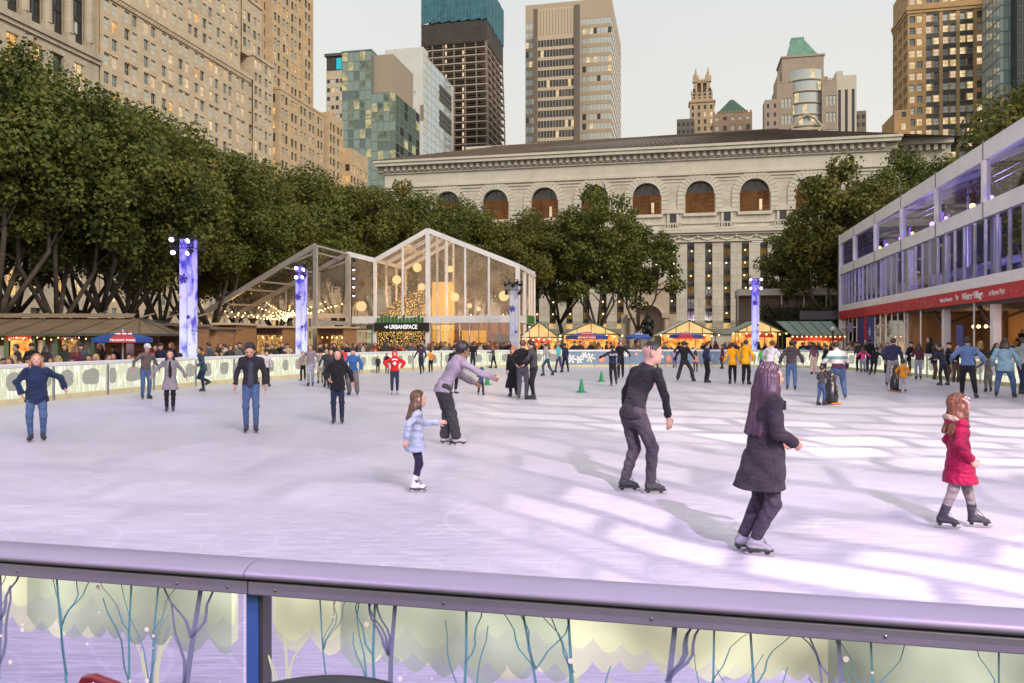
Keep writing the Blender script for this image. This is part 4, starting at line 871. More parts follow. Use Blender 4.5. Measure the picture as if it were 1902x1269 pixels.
def flake(mb,c,ax,nr,r,rg,w=.05):
    for k in range(6):
        a=math.pi*k/3+rg; d=ax*math.cos(a)+Vector((0,0,1))*math.sin(a); p=c+nr*.02
        mb.bar(p,p+d*r,w,.012,up=nr)
        for q,l in ((.45,.3),(.75,.22)):
            for sg in (-1,1):
                a2=a+sg*.9; d2=ax*math.cos(a2)+Vector((0,0,1))*math.sin(a2); mb.bar(p+d*r*q+nr*.001*sg,p+d*r*q+d2*r*l+nr*.001*sg,w*.8,.011,up=nr)
axb=Vector((1,0.03,0)).normalized(); nb=Vector((0,-1,0))
rg=random.Random(2); fm=MB(); om=MB(); dots=MB()
def bpt(px):                # a point of the ice-side face of the snowflake boards
    best=min(rink_pts[iA:iB+1],key=lambda p:abs(CX+p.x/p.y*F-px)); k=max(iA,min(iB-1,[i for i in range(iA,iB+1) if rink_pts[i]==best][0]))
    a,b=rink_pts[k],rink_pts[k+1]; t=(px-CX)/F; 
    for q in range(50):
        p=a.lerp(b,q/25-.5)
        if abs(p.x/p.y-t)<.0015: return p
    return best
for px,z,r in ((1042,.86,.2),(1062,.55,.3),(1078,.5,.28),(1087,.78,.22),(1098,.62,.34),(1165,.85,.2),(1215,.8,.16),(1258,.8,.14),(1330,.7,.2),(1352,.6,.22)):
    fm=MB(); flake(fm,bpt(px)+Vector((0,0,z)),axb,nb,r,rg.random()); fm.build('snowflake_print',SNOWW,ban)
for px,z,s in ((1120,.55,.26),(1244,.52,.27),(1183,.85,.14)):
    c=bpt(px)+Vector((0,-.03,z)); om=MB(); om.lathe([(.01,-s),(s*.6,-s*.8),(s*.85,-s*.3),(s*.6,s*.25),(s*.35,s*.7),(.02,s)],14,(c.x,c.y,c.z),squash=.12); om.build('ornament_print',mat('red_ornament',(.65,.10,.05),.5,col2=(.8,.45,.3),scale=9),ban)
# ---- near board: clear printed panel, round lilac lip, riveted rail
nf=empty('rink_barrier',pk(-2.37,2.30),-TH,'clear rink board with printed winter trees, clouds and steel top rail, directly before the camera','rink boards','rink boards')
RAIL=mat('rail_steel',(.21,.20,.24),.42,.35,var=.1,scale=3,bump=.06,bscale=60); LIP=mat('rail_lip',(.25,.24,.28),.38,.15,var=.06,scale=2)
x0,x1=-6.2,13.5; SEAM=[-3.0,1.015,5.03,9.05]       # where rail sections meet (local x)
edges=[x0]+SEAM+[x1]
for a,b in zip(edges,edges[1:]):
    mb=MB(); pr=[(.078*math.cos(t_)-.005,1.096+.027*math.sin(t_)) for t_ in [math.radians(d_) for d_ in range(-70,251,12)]]
    np_=len(pr); mb.add([(a+.002,y,z) for y,z in pr]+[(b-.002,y,z) for y,z in pr],[(i,(i+1)%np_,np_+(i+1)%np_,np_+i) for i in range(np_)]); mb.poly([(a+.002,y,z) for y,z in pr][::-1]); mb.poly([(b-.002,y,z) for y,z in pr]); lo_=mb.build('rail_lip',LIP,nf,smooth=True); lo_.data.polygons[-1].use_smooth=False; lo_.data.polygons[-2].use_smooth=False
    mb=MB(); mb.box(a+.002,b-.002,-.062,.03,1.028,1.071); mb.build('rail_strip',RAIL,nf,bevel=.004)
    mb=MB(); k=a+.1
    while k<b:
        mb=MB(); mb.ball((k,-.063,1.049),.0055,6,(1,.5,1)); mb.build('rivet',mat('rivet_steel',(.3,.29,.33),.3,.9),nf); k+=.62 if k>a+.2 else .56
    mb=MB(); mb.ball((b-.07,-.063,1.049),.0055,6,(1,.5,1)); mb.build('rivet',mat('rivet_steel',(.3,.29,.33),.3,.9),nf)
acr=glassy('printed_acrylic',(.88,.88,.92),.05,.04)
for a,b in zip(edges,edges[1:]):
    mb=MB(); mb.box(a+.05,b-.05,-.006,.0,.0,1.03); mb.build('panel',acr,nf)
    if b<x1:
        mb=MB(); mb.box(b-.022,b+.020,-.03,.03,GZ,1.027); mb.build('post',mat('blue_post',(.035,.09,.27),.4),nf)
        mb=MB(); mb.box(b+.023,b+.036,-.028,.028,GZ,1.027); mb.build('post',mat('dark_post',(.035,.035,.04),.4),nf)
# printed clouds (cream light catches the film), trunks, snow
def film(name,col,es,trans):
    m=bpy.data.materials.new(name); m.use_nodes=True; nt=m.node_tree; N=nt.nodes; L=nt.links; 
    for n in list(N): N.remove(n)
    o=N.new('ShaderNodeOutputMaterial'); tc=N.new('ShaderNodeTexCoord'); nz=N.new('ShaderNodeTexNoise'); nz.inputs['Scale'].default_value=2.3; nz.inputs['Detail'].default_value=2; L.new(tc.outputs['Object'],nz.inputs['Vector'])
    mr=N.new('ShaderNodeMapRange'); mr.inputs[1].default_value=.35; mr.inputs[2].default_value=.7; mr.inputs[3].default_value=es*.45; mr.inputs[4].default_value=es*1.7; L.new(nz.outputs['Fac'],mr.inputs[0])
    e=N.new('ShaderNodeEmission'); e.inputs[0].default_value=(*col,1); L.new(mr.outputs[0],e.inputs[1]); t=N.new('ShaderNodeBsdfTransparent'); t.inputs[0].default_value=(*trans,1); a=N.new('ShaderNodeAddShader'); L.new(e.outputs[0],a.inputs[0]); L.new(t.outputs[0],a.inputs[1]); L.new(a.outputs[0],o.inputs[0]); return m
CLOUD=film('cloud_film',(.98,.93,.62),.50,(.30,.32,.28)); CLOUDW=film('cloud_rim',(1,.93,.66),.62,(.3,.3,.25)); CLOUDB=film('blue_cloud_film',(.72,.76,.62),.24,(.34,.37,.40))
rg=random.Random(12)
def scallop(x0,x1,zb,amp,seed):
    r=random.Random(seed); pts=[]; x=x0; ph=r.random()*6
    while x<x1:
        w=r.uniform(.06,.16); z=zb+amp*math.sin(x*2.1+ph)+.4*amp*math.sin(x*5.3+ph)
        for k in range(7):
            a=math.pi*k/6; xx=x+w*(k/6); 
            if xx<=x1: pts.append((xx,z-math.sin(a)*w*.42))
        x+=w
    return pts
def cloud(x0,x1,zb,amp,seed,m,y,name):
    e=scallop(x0,x1,zb,amp,seed); mb=MB()
    for (a,za),(b,zb2) in zip(e,e[1:]): mb.quad((a,y,za),(b,y,zb2),(b,y,1.027),(a,y,1.027))
    mb.build(name,m,nf)
for a,b in zip(edges,edges[1:]):
    cloud(a+.06,b-.07,.895,.03,3+int(a*10),CLOUDW,.004,'cloud_print'); cloud(a+.06,b-.07,.93,.028,9+int(a*10),CLOUD,-.010,'cloud_print')
    x=a+.3
    while x<b-.8: cloud(x,x+rg.uniform(.5,.95),.885,.035,int(x*100),CLOUDB,-.013,'cloud_print'); x+=rg.uniform(1.0,1.7)
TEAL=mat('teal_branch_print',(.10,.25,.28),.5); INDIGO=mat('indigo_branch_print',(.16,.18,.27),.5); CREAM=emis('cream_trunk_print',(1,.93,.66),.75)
def sapling(mb,x,w,h,lean,rg,n=3,y=-.016):
    def stroke(p,q,wa,wb,bend):
        pts=[]; 
        for k in range(7):
            t=k/6; pts.append((p[0]+(q[0]-p[0])*t+bend*math.sin(t*3.1)+.008*math.sin(t*9+x*7),p[1]+(q[1]-p[1])*t,wa+(wb-wa)*t))
        for (ax,az,aw),(bx,bz,bw) in zip(pts,pts[1:]): mb.quad((ax-aw,y,az),(ax+aw,y,az),(bx+bw,y,bz),(bx-bw,y,bz))
        return pts
    st=stroke((x,.0),(x+lean,h),w,w*.45,rg.uniform(-.03,.03))
    for k in range(n):
        s=st[rg.randint(4,5)]; e=(s[0]+rg.choice((-1,1))*rg.uniform(.04,.13),min(1.026,s[1]+rg.uniform(.2,.36))); e=(e[0],max(e[1],s[1]+.1)) if e[1]<1.02 else (e[0],1.025)
        b2=stroke((s[0],s[1]),e,w*.42,w*.2,rg.uniform(-.02,.02))
for a,b in zip(edges,edges[1:]):
    for nm,mm,num,wd,yy in (('trunk_print',INDIGO,int((b-a)*1.3),.016,-.019),('branch_print',TEAL,int((b-a)*4.2),.0075,-.016),('pale_trunk_print',CREAM,int((b-a)*1.7),.013,.006)):
        for k in range(num):
            mb=MB(); x=a+.15+(b-a-.3)*(k+rg.random()*.8)/num
            if not -2.2<x<6.5: continue
            sapling(mb,x,wd*rg.uniform(.7,1.3),1.026 if yy<0 else rg.uniform(.86,.93),rg.uniform(-.12,.12),rg,3,yy); mb.build(nm,mm,nf)
    mb=MB()
    for k in range(int((b-a)*24)):
        x=rg.uniform(a+.1,b-.1); z=rg.uniform(.3,1.01); r=rg.choice((.003,.004,.006,.009)); mb.poly([(x+r*math.cos(q*1.047),-.022,z+r*math.sin(q*1.047)) for q in range(6)])
    mb.build('snow_dot_print',mat('snow_dot',(.75,.68,.60),.5),nf)
# ---------------------------------------------------------------- light pillars
def pillar_mat():
    m=mat('printed_pillar',(.6,.6,.68),.45); nt=m.node_tree; N=nt.nodes; L=nt.links; b=N['Principled BSDF']; tc=N.new('ShaderNodeTexCoord')
    mp=N.new('ShaderNodeMapping'); mp.inputs['Scale'].default_value=(1.6,1.6,.9); L.new(tc.outputs['Object'],mp.inputs[0])
    n=N.new('ShaderNodeTexNoise'); n.inputs['Scale'].default_value=1.9; n.inputs['Detail'].default_value=7; L.new(mp.outputs[0],n.inputs['Vector']); r=N.new('ShaderNodeValToRGB'); e=r.color_ramp.elements; e[0].position=.36; e[0].color=(.05,.05,.30,1); e[1].position=.52; e[1].color=(.42,.44,.60,1); L.new(n.outputs['Fac'],r.inputs[0]); L.new(r.outputs[0],b.inputs['Base Color']); 
    sp=N.new('ShaderNodeSeparateXYZ'); L.new(tc.outputs['Object'],sp.inputs[0]); gr=N.new('ShaderNodeValToRGB'); g=gr.color_ramp.elements; g[0].position=0; g[0].color=(.66,.76,1,1); g[1].position=.55; g[1].color=(.52,.47,.80,1); q=g.new(1.0); q.color=(.17,.06,1,1); q=g.new(.28); q.color=(.72,.78,1,1)
    dv=N.new('ShaderNodeMath'); dv.operation='DIVIDE'; dv.inputs[1].default_value=5.4; L.new(sp.outputs[2],dv.inputs[0]); L.new(dv.outputs[0],gr.inputs[0]); mm=N.new('ShaderNodeMix'); mm.data_type='RGBA'; mm.blend_type='MULTIPLY'; mm.inputs[0].default_value=1; L.new(gr.outputs[0],mm.inputs[6]); L.new(r.outputs[0],mm.inputs[7]); L.new(mm.outputs[2],b.inputs['Emission Color']); b.inputs['Emission Strength'].default_value=1.15; return m
PIL=pillar_mat(); PILW=mat('pale_pillar_print',(.60,.58,.60),.5,col2=(.28,.34,.58),scale=2.2)
PBLUE=mat('deep_blue_flake',(.05,.04,.35),.5)
def pillar(px,Y,w,label,H,matl=PIL,lit=True,z0=.62,lamps=((-.5,-.25,.2),(.45,-.3,.12),(-.42,-.3,-.45),(.42,-.2,-.5)),seed=0):
    root=empty('light_pillar',(tpx(px,Y),Y,GZ),-TH*.6,label,'light pillar','lit pillars round the rink'); top=H-GZ
    m=MB(); m.box(-w*.5,w*.5,-w*.5,w*.5,z0-GZ,top-.12); o=m.build('shaft',matl,root,bevel=.01)
    m=MB(); m.bar((w*.18,-w*.5-.006,z0-GZ+.01),(w*.18,-w*.5-.006,top-.13),.03,.01,up=(0,1,0)); m.build('shaft_seam',mat('seam_strip',(.3,.3,.4),.5),root)
    m=MB(); m.box(-w*.62,w*.62,-w*.62,w*.62,0,z0-GZ-.002); m.build('base_block',mat('pillar_base',(.10,.11,.14),.5),root)
    m=MB(); flake(m,Vector((-w*.18,-w*.5-.005,top-1.75)),Vector((1,0,0)),Vector((0,-1,0)),w*.42,.2,.06); m.build('snowflake_print',PBLUE,root); m=MB(); flake(m,Vector((w*.3,-w*.5-.005,top-3.3)),Vector((1,0,0)),Vector((0,-1,0)),w*.18,.2,.03); m.build('snowflake_print',PBLUE,root)
    m=MB(); r=w*.95; zz=top-.1
    for z in (zz,zz-.42):
        for a,b in (((-r,-r),(r,-r)),((r,-r),(r,r)),((r,r),(-r,r)),((-r,r),(-r,-r))): m.bar((a[0],a[1],z),(b[0],b[1],z),.035,.035)
    for sx in (-r,r):
        for sy in (-r,r): m.bar((sx,sy,zz),(sx,sy,zz-.42),.03,.03)
    for k in range(6): m.bar((-r+k*r/3,-r,zz),(-r+(k+1)*r/3,-r,zz-.42),.02,.02); m.bar((-w*.45,-w*.45+k*.1,zz-.5),(r*.8,r-k*.2,zz+.05),.02,.02)
    m.build('truss',DARK_MET,root)
    for k,(lx_,ly,lz_) in enumerate(lamps):
        c=Vector((lx_*w*1.6,-r-.05,zz-.2+lz_*.8)); hd=MB(); d=Vector((.25*(1 if lx_<0 else -1),-.85,-.45)).normalized()
        hd.tube([c-d*.22,c-d*.12,c+d*.1,c+d*.11],[.06,.10,.115,.115],10); hd.bar(c+Vector((0,.05,0)),c+Vector((0,.05,.25)),.03,.03)
        hd.box(c.x-.12,c.x+.12,c.y+.02,c.y+.12,c.z+.18,c.z+.22); o=hd.build('spotlight',DARK_MET,root)
        if lit:
            ln=MB(); e1=d.orthogonal().normalized(); e2=d.cross(e1); ln.poly([c+d*.113+(e1*math.cos(q*.524)+e2*math.sin(q*.524))*.1 for q in range(12)]); ln.build('lens',VIOLET_BULB,o)
    return root
pillar(350,31.6,.50,'tall blue and lilac lit pillar with snowflakes nearest the shop kiosk',6.05)
pillar(560,40.5,.46,'lit violet pillar with spotlights in front of the canopy posts',5.8,lamps=((-.1,-.2,.1),(.5,-.2,.0),(-.1,-.2,-.5),(.42,-.2,-.5)))
pillar(955,52.2,.56,'pale unlit pillar with black lamp cluster at the glass pavilion corner',5.65,PILW,False,lamps=((-.6,0,.2),(-.3,0,.35),(0,0,.15),(.3,0,.35),(.6,0,.2),(.5,0,-.5),(-.5,0,-.5)))
pillar(1403,53,.44,'slim violet pillar with four bright lamps before the ivy wall',6.1,lamps=((-.62,-.2,.2),(.45,-.2,.2),(-.62,-.2,-.55),(.45,-.2,-.55)))
pillar(-40,23.2,.46,'lit pillar with violet spotlights partly cut off by the picture edge',5.75,lamps=((1.12,-.2,.1),(1.2,-.2,-.65),(.2,-.2,.2)))
# ---------------------------------------------------------------- cones and skating aids
def cone(px,py,h,label,m):
    Y=CAMZ*F/(py-HZ); root=empty('traffic_cone',(tpx(px,Y),Y,0),.3,label,'cone','practice cones on the ice')
    mb=MB(); mb.lathe([(h*.27,.03),(h*.22,.06),(h*.07,h*.97),(h*.05,h)],20); mb.build('cone_body',m,root,smooth=True)
    mb=MB(); mb.box(-h*.33,h*.33,-h*.33,h*.33,.002,.032); mb.build('base',m,root,bevel=.01); return root
GREENP=mat('green_plastic',(.0,.22,.07),.4); REDP=mat('red_plastic',(.55,.03,.03),.4)
cone(905,715,.45,'green cone beside the toddler in the blue coat',GREENP); cone(978,709,.45,'red cone between the two groups of standing adults',REDP); cone(1080,729,.46,'large green cone alone in the middle of the ice',GREENP); cone(1117,709,.44,'small green cone just in front of the snowflake boards skaters',GREENP); cone(1209,714,.48,'red cone half hidden behind the bending man in black',REDP)
def penguin(px,py,h,yaw,label):
    Y=CAMZ*F/(py-HZ); root=empty('skating_aid',(tpx(px,Y),Y,0),yaw,label,'skating aid','penguin shaped skating aids')
    blk=mat('penguin_black',(.02,.02,.024),.3,coat=.3); mb=MB(); mb.lathe([(.10*h,.06*h),(.21*h,.08*h),(.235*h,.25*h),(.22*h,.42*h),(.16*h,.58*h),(.115*h,.66*h),(.14*h,.76*h),(.14*h,.86*h),(.09*h,.96*h),(.01,h)],20,squash=.85); mb.build('penguin_body',blk,root,smooth=True)
    mb=MB(); mb.ball((0,.1*h,.32*h),.17*h,10,(1,.7,1.4)); mb.build('belly',mat('penguin_white',(.7,.7,.7),.4),root,smooth=True)
    mb=MB(); mb.tube([(0,.12*h,.83*h),(0,.22*h,.81*h)],[.035*h,.005],8); mb.build('beak',mat('penguin_orange',(.6,.2,.02),.4),root)
    for sx in (-1,1):
        mb=MB(); mb.tube([(sx*.17*h,0,.6*h),(sx*.27*h,-.02*h,.42*h),(sx*.25*h,-.04*h,.24*h)],[.02*h,.045*h,.015*h],8); mb.build('flipper',blk,root,smooth=True)
        mb=MB(); mb.ball((sx*.12*h,.08*h,.035*h),.11*h,8,(.8,1.8,.3)); mb.build('foot',mat('penguin_orange',(.6,.2,.02),.4),root,smooth=True)
    mb=MB(); mb.bar((-.2*h,-.1*h,.74*h),(.2*h,-.1*h,.74*h),.03,.03); mb.build('grab_bar',blk,root)
penguin(1543,751,.98,R(-70),'black penguin skating aid held by the boy in the dark grey jacket')
penguin(1664,727,.95,R(20),'dark penguin skating aid in front of the child in the orange jacket')
# ---------------------------------------------------------------- glass market pavilion in the middle
UF=54.0
pv=park_empty('glass_pavilion',0,UF,GZ,'clear vinyl pavilion with white frame, peaked roof, globe lamps and a black sign','pavilion')
def fv(px,u=UF): return front(px,px,u)[0]
def Yof(px,u=UF): return u/(DX*(px-CX)/F+DY)
def fz(px,py,u=UF): return zat(py,Yof(px,u))-GZ
PA=(fv(648),fz(648,468)); PB=(fv(697),fz(697,480)); PC=(fv(795),fz(795,424)); PD=(fv(962),fz(962,490))
mids=[fv(x) for x in (748,830,864,908)]
def roofz(v):
    P=[PA,PB,PC,PD]
    for a,b in zip(P,P[1:]):
        if a[0]<=v<=b[0]+1e-6: return a[1]+(b[1]-a[1])*(v-a[0])/(b[0]-a[0])
    return PD[1]
zb0,zb1=fz(795,600),fz(795,587)         # beam between the storeys
DEP=sidepx(PD[0],993)-UF
fr=MB(); T=.22
for a,b in ((PA,PB),(PB,PC),(PC,PD)): fr.bar((a[0],0,a[1]-.16),(b[0],0,b[1]-.16),.2,.34)
fr.bar((PA[0],0,(zb0+zb1)/2),(PD[0],0,(zb0+zb1)/2),.2,zb1-zb0)
for v in (PB[0],PC[0],PD[0]): fr.bar((v,-.02,0),(v,-.02,roofz(v)-.3),.30 if v!=PB[0] else .2,.24)
fr.bar((PA[0],0,0),(PA[0],0,PA[1]),.24,.3)
for v in mids: fr.bar((v,.01,zb1),(v,.01,roofz(v)-.3),.13,.14)
ez=fz(993,515,UF+5.2)
for k in (0,1,2): 
    y=.12+k*2.6; fr.bar((PD[0],y,0),(PD[0],y,PD[1]-.05),.13,.14) if k else None
fr.bar((PD[0],0,PD[1]-.15),(PD[0],DEP,PD[1]-.35),.2,.3); fr.bar((PD[0],0,(zb0+zb1)/2),(PD[0],DEP,(zb0+zb1)/2),.2,zb1-zb0)
for y in (2.2,4.4,DEP): fr.bar((PD[0],y,0),(PD[0],y,PD[1]-.2),.12,.14)
for y in (2.2,4.4,DEP):                       # roof frames further back
    for a,b in ((PA,PB),(PB,PC),(PC,PD)): fr.bar((a[0],y,a[1]-.16),(b[0],y,b[1]-.16),.14,.26)
    for v in (PB[0],PC[0]): fr.bar((v,y,0),(v,y,roofz(v)-.3),.14,.14)
for v in (PB[0],(PB[0]+PC[0])/2,PC[0],(PC[0]+PD[0])/2): fr.bar((v,0,roofz(v)-.2),(v,DEP,roofz(v)-.2),.12,.16)
fr.build('frame',WHITE_AL,pv)
# roof skin: grey-white film
rs=MB()
for a,b in ((PA,PB),(PB,PC),(PC,PD)): rs.quad((a[0],0,a[1]+.03),(b[0],0,b[1]+.03),(b[0],DEP,b[1]+.03),(a[0],DEP,a[1]+.03))
rs.build('roof_film',glassy('roof_film',(.80,.74,.68),.04,.12,warm_haze=.16),pv)
xs=[PA[0],PB[0],mids[0],PC[0],mids[1],mids[2],mids[3],PD[0]]
for a,b in zip(xs,xs[1:]):
    m=MB(); m.poly([(a,.05,zb1),(b,.05,zb1),(b,.05,roofz(b)-.3),(a,.05,roofz(a)-.3)]); m.build('wall_film',CLEAR,pv)
for y0,y1 in ((.1,2.2),(2.2,4.4),(4.4,DEP)):
    m=MB(); m.quad((PD[0]-.03,y0,zb1),(PD[0]-.03,y1,zb1),(PD[0]-.03,y1,PD[1]-.3),(PD[0]-.03,y0,PD[1]-.3)); m.build('wall_film',glassy('side_film',(.62,.56,.5),.1,.1,warm_haze=.25),pv)
# lower glass doors
n=15; lm=MB()
for k in range(n+1):
    v=PB[0]+(PD[0]-PB[0])*k/n; lm.bar((v,.02,0),(v,.02,zb0),.05,.08)
lm.bar((PB[0],.02,zb0-.1),(PD[0],.02,zb0-.1),.1,.08); lm.build('door_frame',GREY_AL,pv)
for k in range(n):
    v0=PB[0]+(PD[0]-PB[0])*k/n; v1=PB[0]+(PD[0]-PB[0])*(k+1)/n; m=MB(); m.quad((v0+.03,.03,.05),(v1-.03,.03,.05),(v1-.03,.03,zb0-.15),(v0+.03,.03,zb0-.15)); m.build('door_glass',PANE,pv)
# back wall, floor glow, interior
m=MB(); m.box(PA[0],PD[0]-.1,DEP-.1,DEP,0,zb1-.2); m.build('back_wall',mat('brown_panel_wall',(.18,.10,.05),.7,var=.3,scale=1.5),pv)
m=MB(); m.box(PB[0]+.2,PD[0]-.2,.2,DEP-.3,.01,.06); m.build('floor_deck',mat('timber_floor',(.12,.07,.04),.6),pv)
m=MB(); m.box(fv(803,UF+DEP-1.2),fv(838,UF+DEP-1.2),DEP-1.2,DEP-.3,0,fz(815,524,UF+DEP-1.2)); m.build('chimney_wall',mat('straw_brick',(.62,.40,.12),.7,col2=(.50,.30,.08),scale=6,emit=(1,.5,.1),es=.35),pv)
m=MB(); m.box(PC[0]+1.2,PD[0]-.6,DEP-2.2,DEP-1.5,0,1.1); m.box(PC[0]+1.0,PD[0]-.4,DEP-2.3,DEP-1.4,1.1,1.2); m.build('bar_counter',mat('bar_wood',(.20,.09,.04),.5),pv)
for k,(a,w,h,c) in enumerate(((.5,2.0,1.0,(1,.45,.08)),(3.2,1.2,.7,(.05,.06,.07)),(4.6,.9,.9,(.4,.33,.25)))):
    m=MB(); m.box(PC[0]+a+.3,PC[0]+a+.3+w,DEP-.35,DEP-.12,1.6,1.6+h); m.build('wall_board',emis('orange_board',c,.9) if k==0 else mat('wall_board_%d'%k,c,.5),pv)
# wall of fairy lights: dark mesh hill behind the front glass
tr=MB(); y=1.6; q0,q1=fv(699,UF+1.6),fv(793,UF+1.6); A=[(q0,zb1),(q0+(q1-q0)*.3,zb1+1.0),(q0+(q1-q0)*.62,zb1+1.7),(q1,zb1+2.4),(q1,.3),(q0,.3)]
tr.poly([(a,y,z) for a,z in A][::-1]); tr.build('lights_backing',mat('dark_brush',(.035,.025,.012),.9,var=.4,scale=5),pv)
rg=random.Random(5)
def inA(x,z):
    t=[q for q in A[:4]]
    for (a,za),(b,zb_) in zip(t,t[1:]):
        if a<=x<=b: return z<za+(zb_-za)*(x-a)/(b-a)-.03
    return False
cnt=0; stuffm=MB()
bulb=None
GOLD=emis('gold_bulb',(1,.58,.14),3.2)
while cnt<1500:
    x=rg.uniform(q0,q1); z=rg.uniform(.9,zb1+2.4)
    if not inA(x,z): continue
    r=rg.uniform(.014,.030); stuffm.add([(x-r,y-.03,z),(x,y-.03-r,z-r),(x+r,y-.03,z),(x,y-.03-r,z+r),(x,y-.03-r*1.6,z)],[(0,1,4),(1,2,4),(2,3,4),(3,0,4)]); cnt+=1
for k in range(260):
    x=rg.uniform(PC[0]+.2,PC[0]+1.2); z=rg.uniform(.8,zb0-.1); r=.02; stuffm.add([(x-r,1.5,z),(x,1.5-r,z-r),(x+r,1.5,z),(x,1.5-r,z+r),(x,1.5-r*1.6,z)],[(0,1,4),(1,2,4),(2,3,4),(3,0,4)])
o=stuffm.build('fairy_bulb',GOLD,pv); o['kind']='stuff'
# sign
m=MB(); m.box(PB[0]-.0,PC[0]+.16,-.30,-.14,zb0-.62,zb0+.02); sg=m.build('sign_board',mat('black_sign',(.018,.014,.012),.5),pv)
SIGNW=emis('sign_white',(1,.98,.92),.95)
text_mesh('sign_lettering','URBANSPACE',.42,SIGNW,sg,((PB[0]+PC[0])/2+.25,-.31,zb0-.30),(R(90),0,0),xs=.84,bold=.012)
m=MB(); cx0=(PB[0]+PC[0])/2-1.05; zz=zb0-.3
m.bar((cx0-.16,-.31,zz),(cx0+.1,-.31,zz),.07,.01,up=(0,1,0)); m.poly([(cx0-.02,-.318,zz-.15),(cx0+.15,-.318,zz),(cx0-.02,-.318,zz+.15)]); m.build('sign_arrow',SIGNW,sg)
m=MB()
for k in range(13): 
    x=PB[0]+.25+k*(PC[0]-PB[0]-.4)/13; m.box(x,x+.16,-.28,-.18,zb0+.03,zb0+rg.uniform(.35,.6))
m.build('planter_leaves',mat('sign_plants',(.05,.16,.03),.7,var=.5,scale=6),pv)
m=MB(); m.box(PA[0]+.2,PB[0]-.15,-.12,-.04,zb0-.5,zb0-.1); sg=m.build('sign_board',mat('glass_sign',(.05,.045,.04),.3),pv)
text_mesh('sign_lettering','LODGE',.30,mat('dull_white_letter',(.7,.68,.62),.5),sg,((PA[0]+PB[0])/2-.05,-.125,zb0-.3),(R(90),0,0),xs=.9)
m=MB(); m.box(PD[0]+.03,PD[0]+.10,3.2,5.0,zb0-.62,zb0-.1); m.build('sign_board',mat('black_sign',(.018,.014,.012),.5),pv)
m=MB(); m.box(PD[0]+.101,PD[0]+.12,3.5,4.7,zb0-.5,zb0-.2); m.build('side_sign',SIGNW,pv)
m=MB(); m.box(PD[0]+.02,PD[0]+.25,2.8,5.2,zb0,zb0+.6); m.build('planter_leaves',mat('sign_plants',(.05,.16,.03),.7,var=.5,scale=6),pv)
# globes
GLOBE=emis('paper_globe',(1,.66,.30),1.25)
for px,py,dy,r in ((775,497,3,.35),(737,520,2.2,.35),(783,533,1.2,.28),(671,569,1.5,.40),(836,500,5,.26),(845,552,4,.35),(936,550,2,.38),(759,462,5,.36),(889,574,4.6,.18),(872,568,5,.2)):
    u=UF+dy; g=park_empty('globe_lamp',fv(px,u),u,zat(py,Yof(px,u)),'glowing paper globe lamp hanging inside the glass pavilion'+{775:', upper right of the fairy light wall',737:', beside the second window post',783:', just over the fairy light wall',671:', lowest at the canopy end',836:', behind the central post',845:', beside the yellow chimney',936:', beside the unlit pillar',759:', highest under the roof',889:', small one in the last bays',872:', smallest one deep inside'}[px],'lamp','paper globe lamps')
    m=MB(); m.ball((0,0,0),r,14); m.build('globe',GLOBE,g,smooth=True); m=MB(); m.bar((0,0,r),(0,0,max(r+.1,min(3.0,roofz(max(PA[0],min(PD[0],fv(px,u))))+GZ-zat(py,Yof(px,u))-.2))),.015,.015); m.build('cord',DARK_MET,g)
for v,y,z,e in (((PB[0]+PC[0])/2,2,5.0,330),((PC[0]+PD[0])/2,5,5,420),((PC[0]+PD[0])/2,3.5,2.6,260),((PB[0]+PC[0])/2,1.6,2.5,200),(PA[0]+1,5,3,160)):
    l=bpy.data.lights.new('pavilion_lamp','POINT'); l.energy=e; l.color=(1,.6,.26); l.shadow_soft_size=.4; lo=bpy.data.objects.new('pavilion_lamp',l); C.objects.link(lo); lo.location=pk(v,UF+y,z+GZ)
# lamp ladder on the pavilion corner
ld=park_empty('lamp_ladder',fv(657,UF-.5),UF-.5,GZ,'black bracket with a column of small violet spotlights at the pavilion corner','lamp bracket')
z0,z1=fz(657,552),fz(657,482); m=MB(); m.bar((-.2,0,0),(-.2,0,z1),.05,.05)
for k in range(5): m.bar((-.2,0,z1-k*(z1-z0)/4.4),(.08,0,z1-k*(z1-z0)/4.4),.04,.04)
m.build('bracket',DARK_MET,ld)
for k in range(5):
    z=z1-.12-k*(z1-z0)/4.4; m=MB(); m.tube([(.05,.12,z+.05),(.05,-.1,z-.05)],[.07,.12],10); o=m.build('spotlight',DARK_MET,ld)
    if k: m=MB(); m.poly([(.05+.1*math.cos(q*.524),-.105,z-.055+.1*math.sin(q*.524)) for q in range(12)][::-1]); m.build('lens',VIOLET_BULB,o)
# ---------------------------------------------------------------- sloping open canopy
cn=park_empty('canopy_frame',0,0,GZ,'open aluminium canopy frame sloping down from tall posts beside the glass pavilion','canopy frame')
U1,U2=48.6,53.6
def P(px,py,u): t=(px-CX)/F; Y=u/(DX*t+DY); return Vector((topk(t*Y,Y)[0],u,zat(py,Y)-GZ))
AL=mat('mill_aluminium',(.42,.40,.38),.4,.4,var=.1,scale=2); m=MB()
h1,l1=P(586,456,U1),P(372,586,U1); h2,l2=P(646,472,U2),P(440,584,U2)
for h,l in ((h1,l1),(h2,l2)):
    m.bar(h,l,.22,.34); m.bar((h.x,h.y,0),h,.26,.26); m.bar((l.x,l.y,0),l,.2,.2)
    m.bar((h.x-.1,h.y,h.z-.55),(h.x-1.6,h.y,h.z-1.05),.1,.14)
for f in (0,.07,.30,.5,.62,.84,1): m.bar(h1.lerp(l1,f),h2.lerp(l2,f),.09,.12)
m.bar((l2.x,l2.y,l2.z-.15),(h2.x,l2.y,l2.z-.15),.1,.34); m.bar((l1.x+.2,l1.y+.5,l1.z-.15),(l2.x,l2.y,l2.z-.15),.1,.2)
